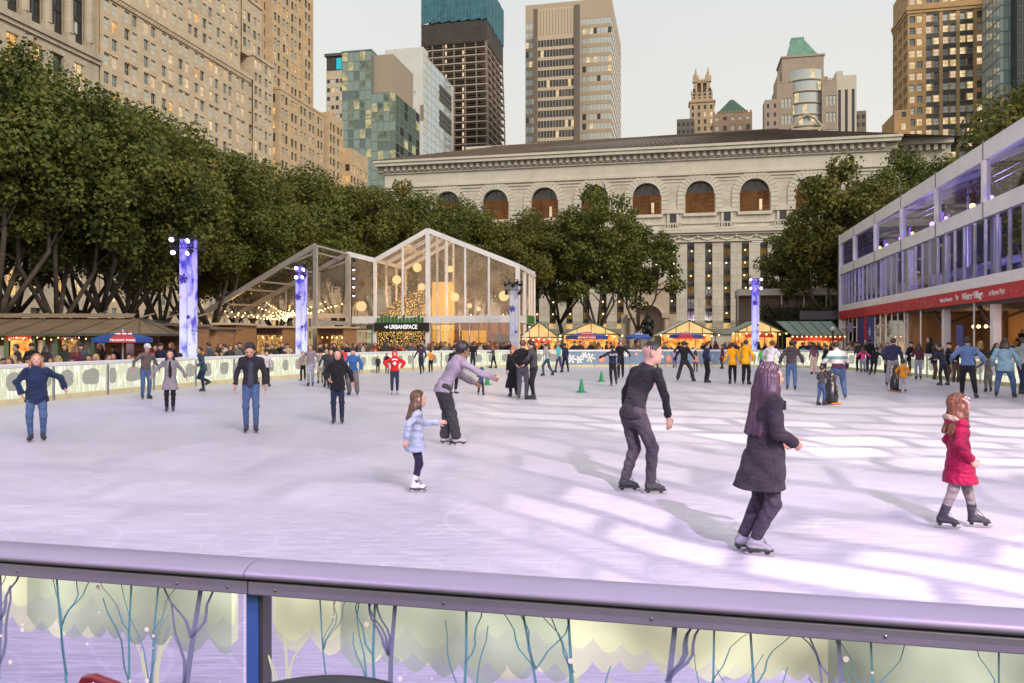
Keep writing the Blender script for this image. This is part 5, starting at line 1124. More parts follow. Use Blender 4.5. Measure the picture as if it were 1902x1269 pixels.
for f in (.25,.55,.78): q=h2.lerp(l2,f); m.bar(q,(q.x,q.y,l2.z),.1,.1)
m.bar((h1.x,h1.y,l1.z-.55),(h2.x,h2.y,l1.z-.5),.1,.3)
m.build('frame',AL,cn)
m=MB(); m.quad(h1+Vector((0,0,.2)),l1+Vector((0,0,.2)),l2+Vector((0,0,.2)),h2+Vector((0,0,.2)));  m.build('roof_film',glassy('canopy_film',(.86,.82,.78),.03,.1,warm_haze=.06),cn)
m=MB(); m.poly([(h2.x,h2.y+.06,h2.z-.2),(h2.x,h2.y+.06,l2.z),(l2.x,l2.y+.06,l2.z)]); m.build('gable_film',CLEAR,cn)
# string lights under the canopy
sb=MB(); sb.ball((0,0,0),.042,6); so_=sb.build('bulb',emis('string_bulb',(1,.62,.22),7),None); bm_=so_.data; bpy.data.objects.remove(so_)
rg=random.Random(21)
for k in range(9):
    f0=.25+.75*k/9; a=h1.lerp(l1,min(1,f0)); a=Vector((a.x,a.y,l1.z+.25+(.55 if k%3==0 else .1)*rg.random()*2.2)); e=h2.lerp(l2,min(1,f0)); e=Vector((l2.x+(h2.x-l2.x)*(1-k/9.5),e.y+.2,l2.z+rg.uniform(.0,1.3)))
    a2=Vector((l1.x+1+(h1.x-l1.x)*((k*37)%9)/9,U1+rg.uniform(-.2,1.5),l1.z+rg.uniform(-.25,.35)))
    s=empty('string_lights',(0,0,0),0,'string of warm bulbs slung under the sloping canopy','string lights','warm bulb strings under the canopy'); s.parent=None; s.location=pk(0,0,GZ); s.rotation_euler=(0,0,-TH)
    pts=[]; 
    for q in range(19):
        t=q/18; p=a2.lerp(e,t); p=Vector((p.x,p.y,p.z-.5*math.sin(math.pi*t)*rg.uniform(.8,1.1))); pts.append(p)
    m=MB(); m.tube(pts,.008,4); m.build('wire',DARK_MET,s)
    for p in pts: o=bpy.data.objects.new('bulb',bm_); C.objects.link(o); o.parent=s; o.location=p-Vector((0,0,.05))
for v,u,z,e in ((l2.x+2.5,51.5,2.6,110),(h2.x-1.5,52,2.6,90),(l1.x+1.0,49.4,2.4,60)):
    l=bpy.data.lights.new('canopy_lamp','POINT'); l.energy=e; l.color=(1,.55,.2); l.shadow_soft_size=.5; lo=bpy.data.objects.new('canopy_lamp',l); C.objects.link(lo); lo.location=pk(v,u,z+GZ)
# ---------------------------------------------------------------- white two-storey pavilion
VP=13.58
wp=park_empty('skate_pavilion',VP,0,0,'white two storey glass pavilion with red banner beside the rink','pavilion')
WHITEF=mat('white_fabric_trim',(.80,.77,.80),.5,var=.07,scale=1.2,bump=.08,bscale=4); BAYS=[25.5+6.6*k for k in range(7)]+[70.6]
Z=dict(top=10.75,eave=9.95,u0=8.1,m1=8.05,m0=7.35,l0=4.72,s0=4.22,b0=3.55)
y0,y1=BAYS[0]-6.6,BAYS[-1]; BAYS=[y0]+BAYS
fr=MB(); fr.box(-.06,.24,y0,y1,Z['eave'],Z['top']); fr.box(-.06,.24,y0,y1,Z['m0'],Z['m1']); fr.box(-.04,.24,y0,y1,Z['s0'],Z['l0'])
fr.build('fascia',WHITEF,wp)
for u in BAYS:
    fr=MB(); fr.box(-.10,.2,u-.14,u+.14,Z['m1'],Z['eave']); fr.build('post',WHITEF,wp)
    fr=MB(); fr.box(.3,.62,u-.2,u+.2,GZ,Z['m0']); fr.build('post',WHITEF,wp)
fr=MB(); fr.box(-.1,.3,y1-.15,y1+.15,GZ,Z['top']); fr.build('post',WHITEF,wp)
fr=MB()
for u in BAYS: 
    fr.box(-.085,-.055,u-.05,u+.05,Z['eave']-.1,Z['top']+.08); fr.box(-.085,-.055,u-.05,u+.05,Z['m0']-.1,Z['m1'])
fr.build('clamp_strap',mat('grey_strap',(.20,.20,.23),.5),wp)
for a,b in zip(BAYS,BAYS[1:]):
    m=MB(); m.quad((.05,a+.14,Z['m1']),(.05,b-.14,Z['m1']),(.05,b-.14,Z['eave']),(.05,a+.14,Z['eave'])); m.build('upper_window',glassy('pavilion_glass',(.60,.60,.72),.14,.03),wp)
    n=5
    for k in range(n):
        p=a+(b-a)*k/n; q=a+(b-a)*(k+1)/n; m=MB(); m.quad((.05,p+.05,Z['l0']),(.05,q-.05,Z['l0']),(.05,q-.05,Z['m0']),(.05,p+.05,Z['m0'])); m.build('lower_window',glassy('pavilion_glass',(.60,.60,.72),.14,.03),wp)
    m=MB()
    for k in range(n): p=a+(b-a)*k/n; m.box(-.02,.1,p-.045,p+.045,Z['l0'],Z['m0'])
    m.build('window_mullion',GREY_AL,wp)
RED=mat('red_banner',(.48,.025,.04),.5,var=.12,scale=.8)
m=MB(); m.box(-.11,-.02,y0,y1,Z['b0'],Z['s0']); bn=m.build('banner',RED,wp)
WHT=mat('white_print',(.85,.83,.83),.5); rg=random.Random(3); m=MB()
for k in range(300):
    u=rg.uniform(28,69) if k%3 else rg.uniform(40,62); z=rg.uniform(Z['b0']+.08,Z['s0']-.05)
    if 35.6<u<45.2: continue
    r=rg.choice((.012,.018,.028)); m.poly([(-.113,u+r*math.cos(q*1.047),z+r*math.sin(q*1.047)) for q in range(6)])
m.build('snow_dot_print',WHT,bn)
zc=(Z['b0']+Z['s0'])/2; RT=(R(90),0,R(-90))
text_mesh('banner_lettering','Bank of America',.27,WHT,bn,(-.118,43.45,zc-.02),RT,xs=1.0,bold=.006)
text_mesh('banner_lettering','Winter Village',.46,WHT,bn,(-.118,39.85,zc),RT,xs=.98,bold=.012)
text_mesh('banner_lettering','at Bryant Park',.34,WHT,bn,(-.118,37.0,zc),RT,xs=.86)
m=MB()
for k in range(3):
    o_=(k-1)*.105; p_=lambda a_,b_: (-.118,41.85-(a_*.21+b_),zc+a_*.0+.0+(b_*.0)+.21*(-a_*.0))
    m.poly([(-.118,41.85+.20-o_*1.0,zc-o_*1.25+.02),(-.118,41.85-.0-o_,zc+.14-o_*.35-.02),(-.118,41.85-.09-o_,zc+.09-o_*.35-.04),(-.118,41.85+.11-o_,zc-.05-o_*1.25+.02)])
m.build('banner_emblem',WHT,bn)
# structure behind: floor slab, roof film, back wall
m=MB(); m.box(.25,12,y0,y1,Z['s0']-.3,Z['l0']-.12); m.build('floor_slab',mat('pavilion_floor',(.25,.24,.27),.6),wp)
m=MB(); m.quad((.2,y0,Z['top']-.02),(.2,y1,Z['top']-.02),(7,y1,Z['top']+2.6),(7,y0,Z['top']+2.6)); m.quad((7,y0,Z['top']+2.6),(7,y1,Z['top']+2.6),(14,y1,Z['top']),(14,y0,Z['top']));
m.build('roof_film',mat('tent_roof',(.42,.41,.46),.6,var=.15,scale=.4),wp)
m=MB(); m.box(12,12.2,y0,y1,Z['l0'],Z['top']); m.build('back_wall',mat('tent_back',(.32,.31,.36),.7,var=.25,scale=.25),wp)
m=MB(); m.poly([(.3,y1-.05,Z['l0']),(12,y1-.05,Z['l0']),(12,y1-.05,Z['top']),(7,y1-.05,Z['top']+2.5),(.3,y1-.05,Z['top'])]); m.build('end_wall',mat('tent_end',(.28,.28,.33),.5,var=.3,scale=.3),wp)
for u in BAYS[1:-1]:
    m=MB(); m.bar((.3,u,Z['top']-.35),(7,u,Z['top']+2.2),.2,.3); m.bar((11.7,u,Z['l0']),(11.7,u,Z['top']),.25,.25); m.bar((6,u,Z['l0']-.1),(6,u,Z['top']+1.6),.22,.22); m.build('roof_beam',WHITEF,wp)
m=MB(); m.bar((6,y0,6.6),(6,y1,6.6),.2,.45); m.build('gallery_beam',mat('blue_grey_beam',(.28,.30,.45),.5),wp)
# violet stage lamps under the roof
for k,u in enumerate((30.6,36.5,41.3,43.8,47.8,50.2,54.2,56.8,60.5,62.5)):
    s=park_empty('stage_lamp',VP+1.3,u,8.95,'stage lamp glowing under the white pavilion roof, '+['nearest the camera','above the painted backdrop','over the standing guest','beside the warm one over the guest','over the white tables','paired over the white tables','over the entrance','next to the entrance lamp','near the far end','last at the far end'][k],'stage lamp','stage lamps in the white pavilion')
    m=MB(); m.tube([(0,0,.25),(0,.05,0),(-.02,.12,-.28)],[.10,.16,.17],10); m.bar((0,0,.2),(0,0,.6),.05,.05); o=m.build('lamp_head',DARK_MET,s)
    m=MB(); m.ball((-.08,-.02,-.25),.15 if k%2 else .10,8); m.build('lens',emis('violet_stage',(.42,.16,1),9) if k%3 else emis('amber_stage',(1,.5,.18),6),s)
    if k%2==0:
        m=MB(); m.box(-.08,.08,.6,.75,-.9,.2); m.build('light_tube',emis('violet_tube',(.35,.12,1),1.5),s)
    m=MB()
    m.ball((.3,.9,-.1),.28,8,(.8,.7,1.0)); m.build('speaker',mat('black_box',(.02,.02,.022),.5),s)
m=MB(); m.bar((1.3,y0,9.75),(1.3,y1,9.75),.06,.06); m.bar((1.3,y0,9.45),(1.3,y1,9.45),.06,.06); m.build('lighting_bar',DARK_MET,wp)
for u in (33,46,58):
    l=bpy.data.lights.new('gallery_lamp','POINT'); l.energy=600; l.color=(.50,.42,1); l.shadow_soft_size=.4; lo=bpy.data.objects.new('gallery_lamp',l); C.objects.link(lo); lo.location=pk(VP+3.5,u,8.2)
# cocktail tables in white cloth upstairs
CLOTH=mat('table_cloth',(.62,.58,.72),.7); 
for k,u in enumerate((44.2,46.0,49.6,51.0,55.5,57.5)):
    t=park_empty('cocktail_table',VP+1.6,u,Z['l0']-.12,'tall cloth covered table upstairs behind the pavilion windows, '+['beside the standing guest','by the guest, second along','below the gallery lamps','with violet glow','above the entrance','toward the far end'][k],'table','cloth covered tables upstairs')
    m=MB(); m.lathe([(.48,0),(.36,.5),(.40,1.05),(.42,1.1)],14); m.build('cloth',CLOTH,t,smooth=True)
# painted scenery boards inside the near windows
m=MB(); m.quad((.7,25.6,Z['l0']),(.7,36.0,Z['l0']),(.7,36.0,6.4),(.7,25.6,6.6)); 
for k in range(14): u=25.8+k*.73; m.add([(.695,u,6.35),(.695,u+.8,6.35),(.695,u+.4,6.9+.3*(k%3))],[(0,1,2)])
m.build('scenery_board',mat('mint_board',(.36,.52,.48),.6,var=.1,scale=1),wp)
m=MB(); m.box(.72,.76,33.4,34.3,Z['l0'],7.3); m.build('drape',mat('coral_drape',(.55,.18,.14),.7),wp)
# ground floor: timber wall, posts, braces
TIMB=mat('timber_wall',(.36,.20,.09),.65,col2=(.26,.135,.055),scale=1.4,bump=.3,stretch=(1,1,.25))
m=MB(); m.box(4.2,4.4,y0,51.4,GZ,Z['b0']-.1); m.box(.3,4.3,51.4,51.6,GZ,Z['b0']-.1); 
m.build('timber_wall',TIMB,wp)
for u in BAYS[:-3]: m=MB(); m.box(4.05,4.2,u+2.0,u+2.25,GZ,Z['b0']); m.build('timber_post',mat('dark_timber',(.10,.06,.04),.7),wp); m=MB(); m.bar((.5,u+.2,Z['b0']-.9),(2.4,u+.2,Z['b0']-.1),.12,.12); m.build('timber_brace',mat('dark_timber',(.10,.06,.04),.7),wp); m=MB(); m.bar((.45,u+.2,Z['b0']-1.2),(.45,u+2.0,Z['b0']-.1),.12,.14); m.build('timber_brace',mat('dark_timber',(.10,.06,.04),.7),wp)
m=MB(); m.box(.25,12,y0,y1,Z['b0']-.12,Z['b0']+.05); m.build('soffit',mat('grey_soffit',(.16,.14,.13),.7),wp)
for u in (27.8,40.1,48.3):
    m=MB(); m.bar((.05,u,GZ),(.05,u,Z['b0']),.06,.06); m.build('slim_post',WHITE_AL,wp)
m=MB()
for k in range(13): u=51.7+k*1.45; m.box(.05,.13,u-.03,u+.03,GZ,Z['b0'])
m.box(.03,.15,51.7,y1,2.75,2.83); m.build('shopfront_mullion',WHITE_AL,wp)
for k in range(12):
    u=51.7+k*1.45
    if 5<=k<=8: continue
    m=MB(); m.quad((.09,u+.04,GZ),(.09,u+1.4,GZ),(.09,u+1.4,Z['b0']-.1),(.09,u+.04,Z['b0']-.1)); m.build('shopfront_glass',PANE,wp)
m=MB(); m.box(5,5.2,51.8,y1-.3,GZ,Z['b0']-.2); m.build('shop_back_wall',emis('shop_interior',(.70,.33,.10),.5,col2=(.14,.07,.03),scale=1.2),wp)
m=MB(); m.box(2.4,2.6,52.2,56.5,2.2,2.7); m.build('shop_light_ring',emis('shop_ring',(1,.58,.2),1.4),wp)
m=MB(); m.box(2.2,2.7,52,57,GZ,.6); m.box(2.5,2.9,52.4,53.6,.6,2.0); m.build('shop_shelf',mat('shop_shelf_wood',(.16,.08,.04),.6),wp)
NAVY=mat('navy_print',(.03,.03,.18),.5,col2=(.07,.09,.30),scale=2.0)
for ua,ub,mm in ((59.0,61.0,NAVY),(61.05,61.75,RED),(61.8,63.8,NAVY)):
    m=MB(); m.box(-.02,.03,ua,ub,.35 if mm is NAVY else .1,Z['b0']-.06); m.build('door_banner',mm,wp)
m=MB(); flake(m,Vector((-.025,60,2.4)),Vector((0,1,0)),Vector((-1,0,0)),.35,0,.05); flake(m,Vector((-.025,62.8,1.2)),Vector((0,1,0)),Vector((-1,0,0)),.35,0,.05); flake(m,Vector((-.025,60,1.0)),Vector((0,1,0)),Vector((-1,0,0)),.25,0,.05); m.ball((-.04,61.4,1.5),.28,8,(.1,1,1.2)); m.build('snowflake_print',mat('pale_blue_print',(.55,.62,.8),.5),wp)
for ua,zz,w_,h_,c in ((66,2.4,1.2,.8,(.35,.30,.5)),(41.4,1.35,.9,1.2,(.03,.06,.30))):
    m=MB(); m.box(-.02,.03,ua,ua+w_,zz,zz+h_); m.build('notice_board',mat('notice_%d'%ua,c,.5,var=.3,scale=6),wp)
# wreaths, chandeliers inside
for k,(u,z,r) in enumerate(((37.6,2.2,.72),(41.2,1.9,.6),(34.6,2.3,.6),(44.6,1.6,.55))):
    t=park_empty('garland',VP+3.9,u,z,'dark evergreen garland hung on the pavilion timber wall, '+['largest one in the open bay','beside the blue notice','nearest the white post','small one by the entrance'][k],'garland','garlands on the timber wall')
    m=MB(); rg2=random.Random(k)
    for q in range(260):
        a=rg2.uniform(0,6.28); rr=r*rg2.uniform(.5,1.1); p=Vector((rg2.uniform(-.1,.1),rr*math.cos(a)*1.3,rr*math.sin(a))); d=Vector((rg2.uniform(-1,.2),rg2.uniform(-1,1),rg2.uniform(-1,1)))*.18; m.bar(p,p+d,.05,.02)
    m.build('foliage',mat('evergreen',(.03,.045,.02),.8),t)
for k,(u,v,zz) in enumerate(((46.4,2.6,2.45),(35.2,2.2,2.45),(30,2.4,2.45))):
    t=park_empty('chandelier',VP+v,u,zz,'ring chandelier of warm bulbs under the pavilion floor, '+['beside the entrance','by the white post','at the picture edge'][k],'chandelier','warm chandeliers')
    m=MB(); m.tube([(.45*math.cos(a*.524),.45*math.sin(a*.524),0) for a in range(13)],.02,5); m.bar((0,0,0),(0,0,1.0),.02,.02); m.build('ring',DARK_MET,t)
    for a in range(8): o=bpy.data.objects.new('bulb',bm_); C.objects.link(o); o.parent=t; o.location=(.45*math.cos(a*.785),.45*math.sin(a*.785),.08); o.scale=(1.6,1.6,2.2)
    l=bpy.data.lights.new('chandelier_light','POINT'); l.energy=60; l.color=(1,.62,.28); l.shadow_soft_size=.3; lo=bpy.data.objects.new('chandelier_light',l); C.objects.link(lo); lo.location=pk(VP+v,u,zz-.1)
l=bpy.data.lights.new('shop_light','POINT'); l.energy=70; l.color=(1,.6,.26); lo=bpy.data.objects.new('shop_light',l); C.objects.link(lo); lo.location=pk(VP+1.6,55,2.4)
m=MB(); m.box(.5,4.2,y0,51.3,GZ,-.02); m.build('entry_deck',mat('entry_deck',(.14,.10,.08),.7),wp)
# ---------------------------------------------------------------- market kiosks
ROOFG=mat('kiosk_roof_sheet',(.19,.13,.085),.5,var=.2,scale=1.2,bump=.2,bscale=3); FRAMEG=mat('green_frame',(.05,.11,.07),.5); WOODP=mat('plywood',(.38,.20,.09),.6,col2=(.28,.14,.06),scale=2,bump=.2,stretch=(.3,.3,2))
SHOPLIT=emis('kiosk_goods_glow',(1,.50,.12),1.25,col2=(.55,.13,.02),scale=3.2); SHOPLIT2=emis('kiosk_goods_warm',(.85,.45,.14),.8,col2=(.10,.05,.02),scale=5); SHOPLIT3=emis('kiosk_gable_glow',(1,.66,.30),.95,col2=(.9,.48,.16),scale=1.2)
ks_=empty('market_kiosk',(tpx(120,31.0),31.0,GZ),R(2),'long sheet roofed market kiosk with glowing shop windows behind the seated people','kiosk')
def kz(py,Y=31.0): return zat(py,Y)-GZ
x0,x1=tpx(-170,31.0)-tpx(120,31.0),tpx(250,31.0)-tpx(120,31.0)
e0=kz(620); rz_=kz(592,34.2)
m=MB(); m.quad((x0,-.35,e0),(x1+.6,-.35,e0),(x1-1.0,2.6,rz_),(x0,2.6,rz_)); m.quad((x1+.6,-.35,e0),(x1+.6,5,e0),(x1-1.0,2.9,rz_),(x1-1.0,2.6,rz_)); m.quad((x0,2.6,rz_),(x1-1.0,2.6,rz_),(x1+.6,5,e0),(x0,5,e0)); m.build('roof',ROOFG,ks_)
m=MB(); m.quad((x0,2.3,rz_+.02),(x1-1.2,2.3,rz_+.02),(x1-1.3,3.0,rz_+.22),(x0,3.0,rz_+.22))
for k in range(12): x=x0+k*1.15+.2; m.bar((x,2.3,rz_+.03),(x+.35,2.95,rz_+.22),.05,.06)
m.build('ridge_vent',mat('vent_flap',(.26,.19,.13),.5),ks_)
m=MB()
for k in range(11): x=x0+k*1.3+.3; m.bar((x,-.34,e0+.015),(min(x+.15,x1-1.0),2.6,rz_+.015),.03,.03)
m.bar((x0,-.37,e0-.04),(x1+.6,-.37,e0-.04),.06,.10); m.bar((x1+.62,-.35,e0-.04),(x1+.62,5,e0-.04),.06,.1); m.build('roof_rib',mat('dark_rib',(.06,.07,.05),.5),ks_)
xp=lambda px: tpx(px,31.0)-tpx(120,31.0)
m=MB()
for px in (-10,14,64,84,106,148,172): m.box(xp(px)-.05,xp(px)+.05,-.05,.08,0,e0)
m.box(x0,x1,.0,.1,e0-.14,e0); m.box(x0,x1,-.02,.1,0,.5); m.build('frame',FRAMEG,ks_)
m=MB(); m.box(x0,x1,2.2,2.3,0,e0); m.build('back_wall',WOODP,ks_)
for pa,pb,zt,mm,nm in ((-160,14,642,mat('poster_grey',(.32,.30,.28),.5,var=.4,scale=6),'side_display'),(16,62,628,SHOPLIT,'shop_window'),(66,83,632,mat('poster_pale',(.55,.5,.42),.5,col2=(.25,.22,.2),scale=5),'poster'),(88,105,630,mat('black_shelf',(.03,.03,.03),.6,col2=(.22,.2,.18),scale=11),'goods_shelf'),(110,147,630,SHOPLIT2,'shop_window'),(150,171,628,mat('black_shelf',(.03,.03,.03),.6,col2=(.22,.2,.18),scale=11),'goods_shelf'),(174,192,638,mat('lilac_board',(.50,.33,.45),.5),'lilac_board'),(228,246,638,mat('lilac_board',(.50,.33,.45),.5),'lilac_board')):
    m=MB(); m.box(xp(pa)+.05,xp(pb)-.05,.12,.16,.45,kz(zt)); m.build(nm,mm,ks_)
for pa,pb in ((16,63),(112,150)):
    m=MB(); m.box(xp(pa),xp(pb),-.12,-.055,kz(631.5),kz(622.5)); s=m.build('shop_sign',mat('red_sign',(.42,.03,.03),.5),ks_)
    m=MB(); rg3=random.Random(pa)
    for q in range(9): x=xp(pa)+.12+q*(xp(pb)-xp(pa)-.24)/9; m.box(x,x+.05,-.13,-.122,kz(629),kz(629)+.04+.04*rg3.random())
    m.build('sign_print',WHT,s)
m=MB()
for q in range(26): x=x0+2+q*(x1-x0-2)/26; m.ball((x,-.12,e0-.16-.04*(q%3)),.022,5)
m.build('eave_bulb',emis('string_bulb',(1,.62,.22),7),ks_)
l=bpy.data.lights.new('kiosk_light','POINT'); l.energy=45; l.color=(1,.58,.22); l.shadow_soft_size=.4; lo=bpy.data.objects.new('kiosk_light',l); C.objects.link(lo); lo.location=(tpx(45,31.0),30.3,1.4)
# goods in the lit window
rg=random.Random(9)
for k in range(16):
    t=empty('hanging_ornament',(tpx(18+43*((k*7)%16)/16,30.9),30.92,.35+.95*rg.random()),0,'small ornament in the glowing red signed shop window','ornament','ornaments in the glowing shop window'); m=MB(); r=rg.uniform(.03,.07); m.ball((0,0,0),r,7); m.tube([(0,0,r),(0,0,r*1.5)],r*.25,5); m.build('bauble',mat(['orn_red','orn_gold','orn_white'][k%3],[(.5,.04,.02),(.55,.3,.05),(.7,.6,.5)][k%3],.3),t,smooth=True)
# wooden huts under the canopy
def hut(px0,px1,Y,pyeave,label,open_front=True,roofm=None,sign=None,depth=2.6):
    t=empty('wooden_hut',(tpx((px0+px1)/2,Y),Y,GZ),-TH*.5,label,'hut','wooden huts by the canopy'); w=(px1-px0)/F*Y; e=zat(pyeave,Y)-GZ
    m=MB(); m.box(-w/2,-w/2+.08,0,depth,0,e); m.box(w/2-.08,w/2,0,depth,0,e); m.box(-w/2,w/2,depth-.08,depth,0,e)
    if not open_front: m.box(-w/2+.08,w/2-.08,0,.08,0,e)
    m.build('wall',WOODP,t)
    m=MB(); m.box(-w/2-.15,w/2+.15,-.5,depth+.1,e+.002,e+.12); m.build('roof',roofm or mat('pale_hut_roof',(.52,.38,.26),.6),t)
    if open_front:
        m=MB(); m.box(-w/2+.1,w/2-.1,depth-.2,depth-.09,.9,e-.1); m.build('lit_shelf',SHOPLIT2,t); m=MB(); m.box(-w/2,w/2,-.05,.3,0,1.0); m.build('counter',WOODP,t)
        m=MB(); m.box(-w/2+.1,w/2-.1,.02,.1,e-.45,e-.05); s=m.build('name_board',mat('brown_board',(.10,.045,.025),.6),t)
        for q in range(5): o=bpy.data.objects.new('bulb',bm_); C.objects.link(o); o.parent=t; o.location=(-w/2+.25+q*(w-.5)/4,.3,e-.6)
    return t
hut(288,338,35,606,'plain plywood hut between the kiosk and the first lit pillar',False,mat('dark_hut_roof',(.20,.14,.10),.7))
hut(366,404,41,612,'plywood hut side wall just past the first lit pillar',False,mat('dark_hut_roof',(.20,.14,.10),.7))
h=hut(402,440,43,604,'open hut with round wooden badge under the bulb strings')
m=MB(); m.lathe([(.32,0),(.34,.03),(.3,.06)],18); o=m.build('round_badge',mat('badge_wood',(.45,.28,.11),.5),h); o.rotation_euler=(R(90),0,0); o.location=(-.25,-.02,2.15)
hut(441,528,47.5,609,'wide open hut with red uprights and hanging bulbs under the canopy')
hut(588,640,50.5,610,'orange lit hut front behind the tall canopy posts')
m=MB(); 
# gabled market stalls in front of the library
def stall(px0,px1,Y,pye,pya,label,side=2.6,roofm=None):
    t=empty('market_stall',(tpx((px0+px1)/2,Y),Y,GZ),-TH*.35,label,'market stall','gabled market stalls before the library'); w=(px1-px0)/F*Y; e=zat(pye,Y)-GZ; a=zat(pya,Y)-GZ
    m=MB(); m.poly([(-w/2,0,e),(w/2,0,e),(0,0,a)]); m.build('gable_film',SHOPLIT3,t)
    m=MB(); o=.35
    m.quad((-w/2-o,-.3,e-.15),(0,-.3,a+.06),(0,4,a+.06),(-w/2-o,4,e-.15)); m.quad((0,-.3,a+.06),(w/2+o,-.3,e-.15),(w/2+o,4,e-.15),(0,4,a+.06)); m.build('roof',roofm or mat('green_grey_roof',(.20,.25,.20),.5,var=.15,scale=2),t)
    m=MB(); m.bar((-w/2-o,-.32,e-.15),(0,-.32,a+.08),.07,.1); m.bar((0,-.32,a+.08),(w/2+o,-.32,e-.15),.07,.1); m.bar((-w/2,-.05,e),(w/2,-.05,e),.06,.1)
    for f in (-.5,-.25,0,.25,.5): m.bar((f*w,-.04,0 if abs(f)>.4 else e),(f*w,-.04,e+(a-e)*(1-2*abs(f))),.06,.06)
    for f in (-.42,-.12,.12,.42): m.bar((f*w,-.04,0),(f*w,-.04,e),.05,.05)
    m.build('frame',FRAMEG,t)
    m=MB(); m.box(-w/2+.05,w/2-.05,1.4,1.5,.2,e-.02); m.build('lit_shelf',SHOPLIT,t); m=MB(); m.box(-w/2,w/2,-.0,.4,0,.95); m.build('counter',WOODP,t)
    for q in range(9): ob=bpy.data.objects.new('bulb',bm_); C.objects.link(ob); ob.parent=t; ob.location=(-w/2-.2+q*(w+.4)/8,-.4,e-.12-.06*(q%2)); ob.scale=(1.3,)*3
    m=MB(); m.box(-w*.3,w*.3,-.12,-.08,e-.42,e-.1); m.build('sign_board',mat('red_sign',(.42,.03,.03),.5),t)
    return t
stall(966,1036,58,627,600,'market stall half hidden behind the glass pavilion corner')
stall(1046,1150,60,621,601,'market stall with glowing gable before the marble niche')
stall(1232,1328,60,620,597,'market stall with glowing gable and pale canvas roof beside the niche',roofm=mat('pale_canvas',(.50,.48,.44),.6,var=.1,scale=1))
stall(1366,1452,60,617,597,'market stall behind the slim violet pillar')
sh=empty('market_stall',(tpx(1518,57),57,GZ),-TH*.3,'shed roofed market stall with green sheet roof next to the white pavilion','market stall','gabled market stalls before the library')
w=tpx(1568,57)-tpx(1474,57); e=zat(622,57)-GZ; a=zat(597,59.5)-GZ
m=MB(); m.quad((-w/2-.1,-.2,e),(w/2,-.2,e),(w/2,2.4,a),(-w/2-.5,2.4,a)); m.build('roof',mat('green_grey_roof',(.20,.25,.20),.5,var=.15,scale=2),sh)
m=MB()
for k in range(6): m.bar((-w/2-.08+k*w/5,-.2,e+.02),(-w/2-.45+k*(w+.4)/5,2.4,a+.02),.05,.05)
m.bar((-w/2-.1,-.22,e-.05),(w/2,-.22,e-.05),.06,.1)
for k in range(5): m.bar((-w/2+k*w/4,-.05,0),(-w/2+k*w/4,-.05,e-.05),.07,.07)
m.build('frame',FRAMEG,sh); m=MB(); m.box(-w/2,w/2,1.2,1.3,.3,e-.2); m.build('lit_shelf',SHOPLIT,sh); m=MB(); m.box(-w/2,w/2,0,.4,0,1); m.build('counter',WOODP,sh); m=MB(); m.box(-w/2,w/2,-.1,-.06,e-.45,e-.12); m.build('sign_board',mat('red_sign',(.42,.03,.03),.5),sh)
for q in range(12): ob=bpy.data.objects.new('bulb',bm_); C.objects.link(ob); ob.parent=sh; ob.location=(-w/2+q*w/11,-.3,e-.14)
for px,Y,z,en in ((1098,59,1.5,60),(1280,59,1.5,60),(1410,59,1.5,40),(1520,56.4,1.4,50),(1010,57,1.4,40)):
    l=bpy.data.lights.new('stall_light','POINT'); l.energy=en; l.color=(1,.6,.24); l.shadow_soft_size=.3; lo=bpy.data.objects.new('stall_light',l); C.objects.link(lo); lo.location=(tpx(px,Y),Y,z)
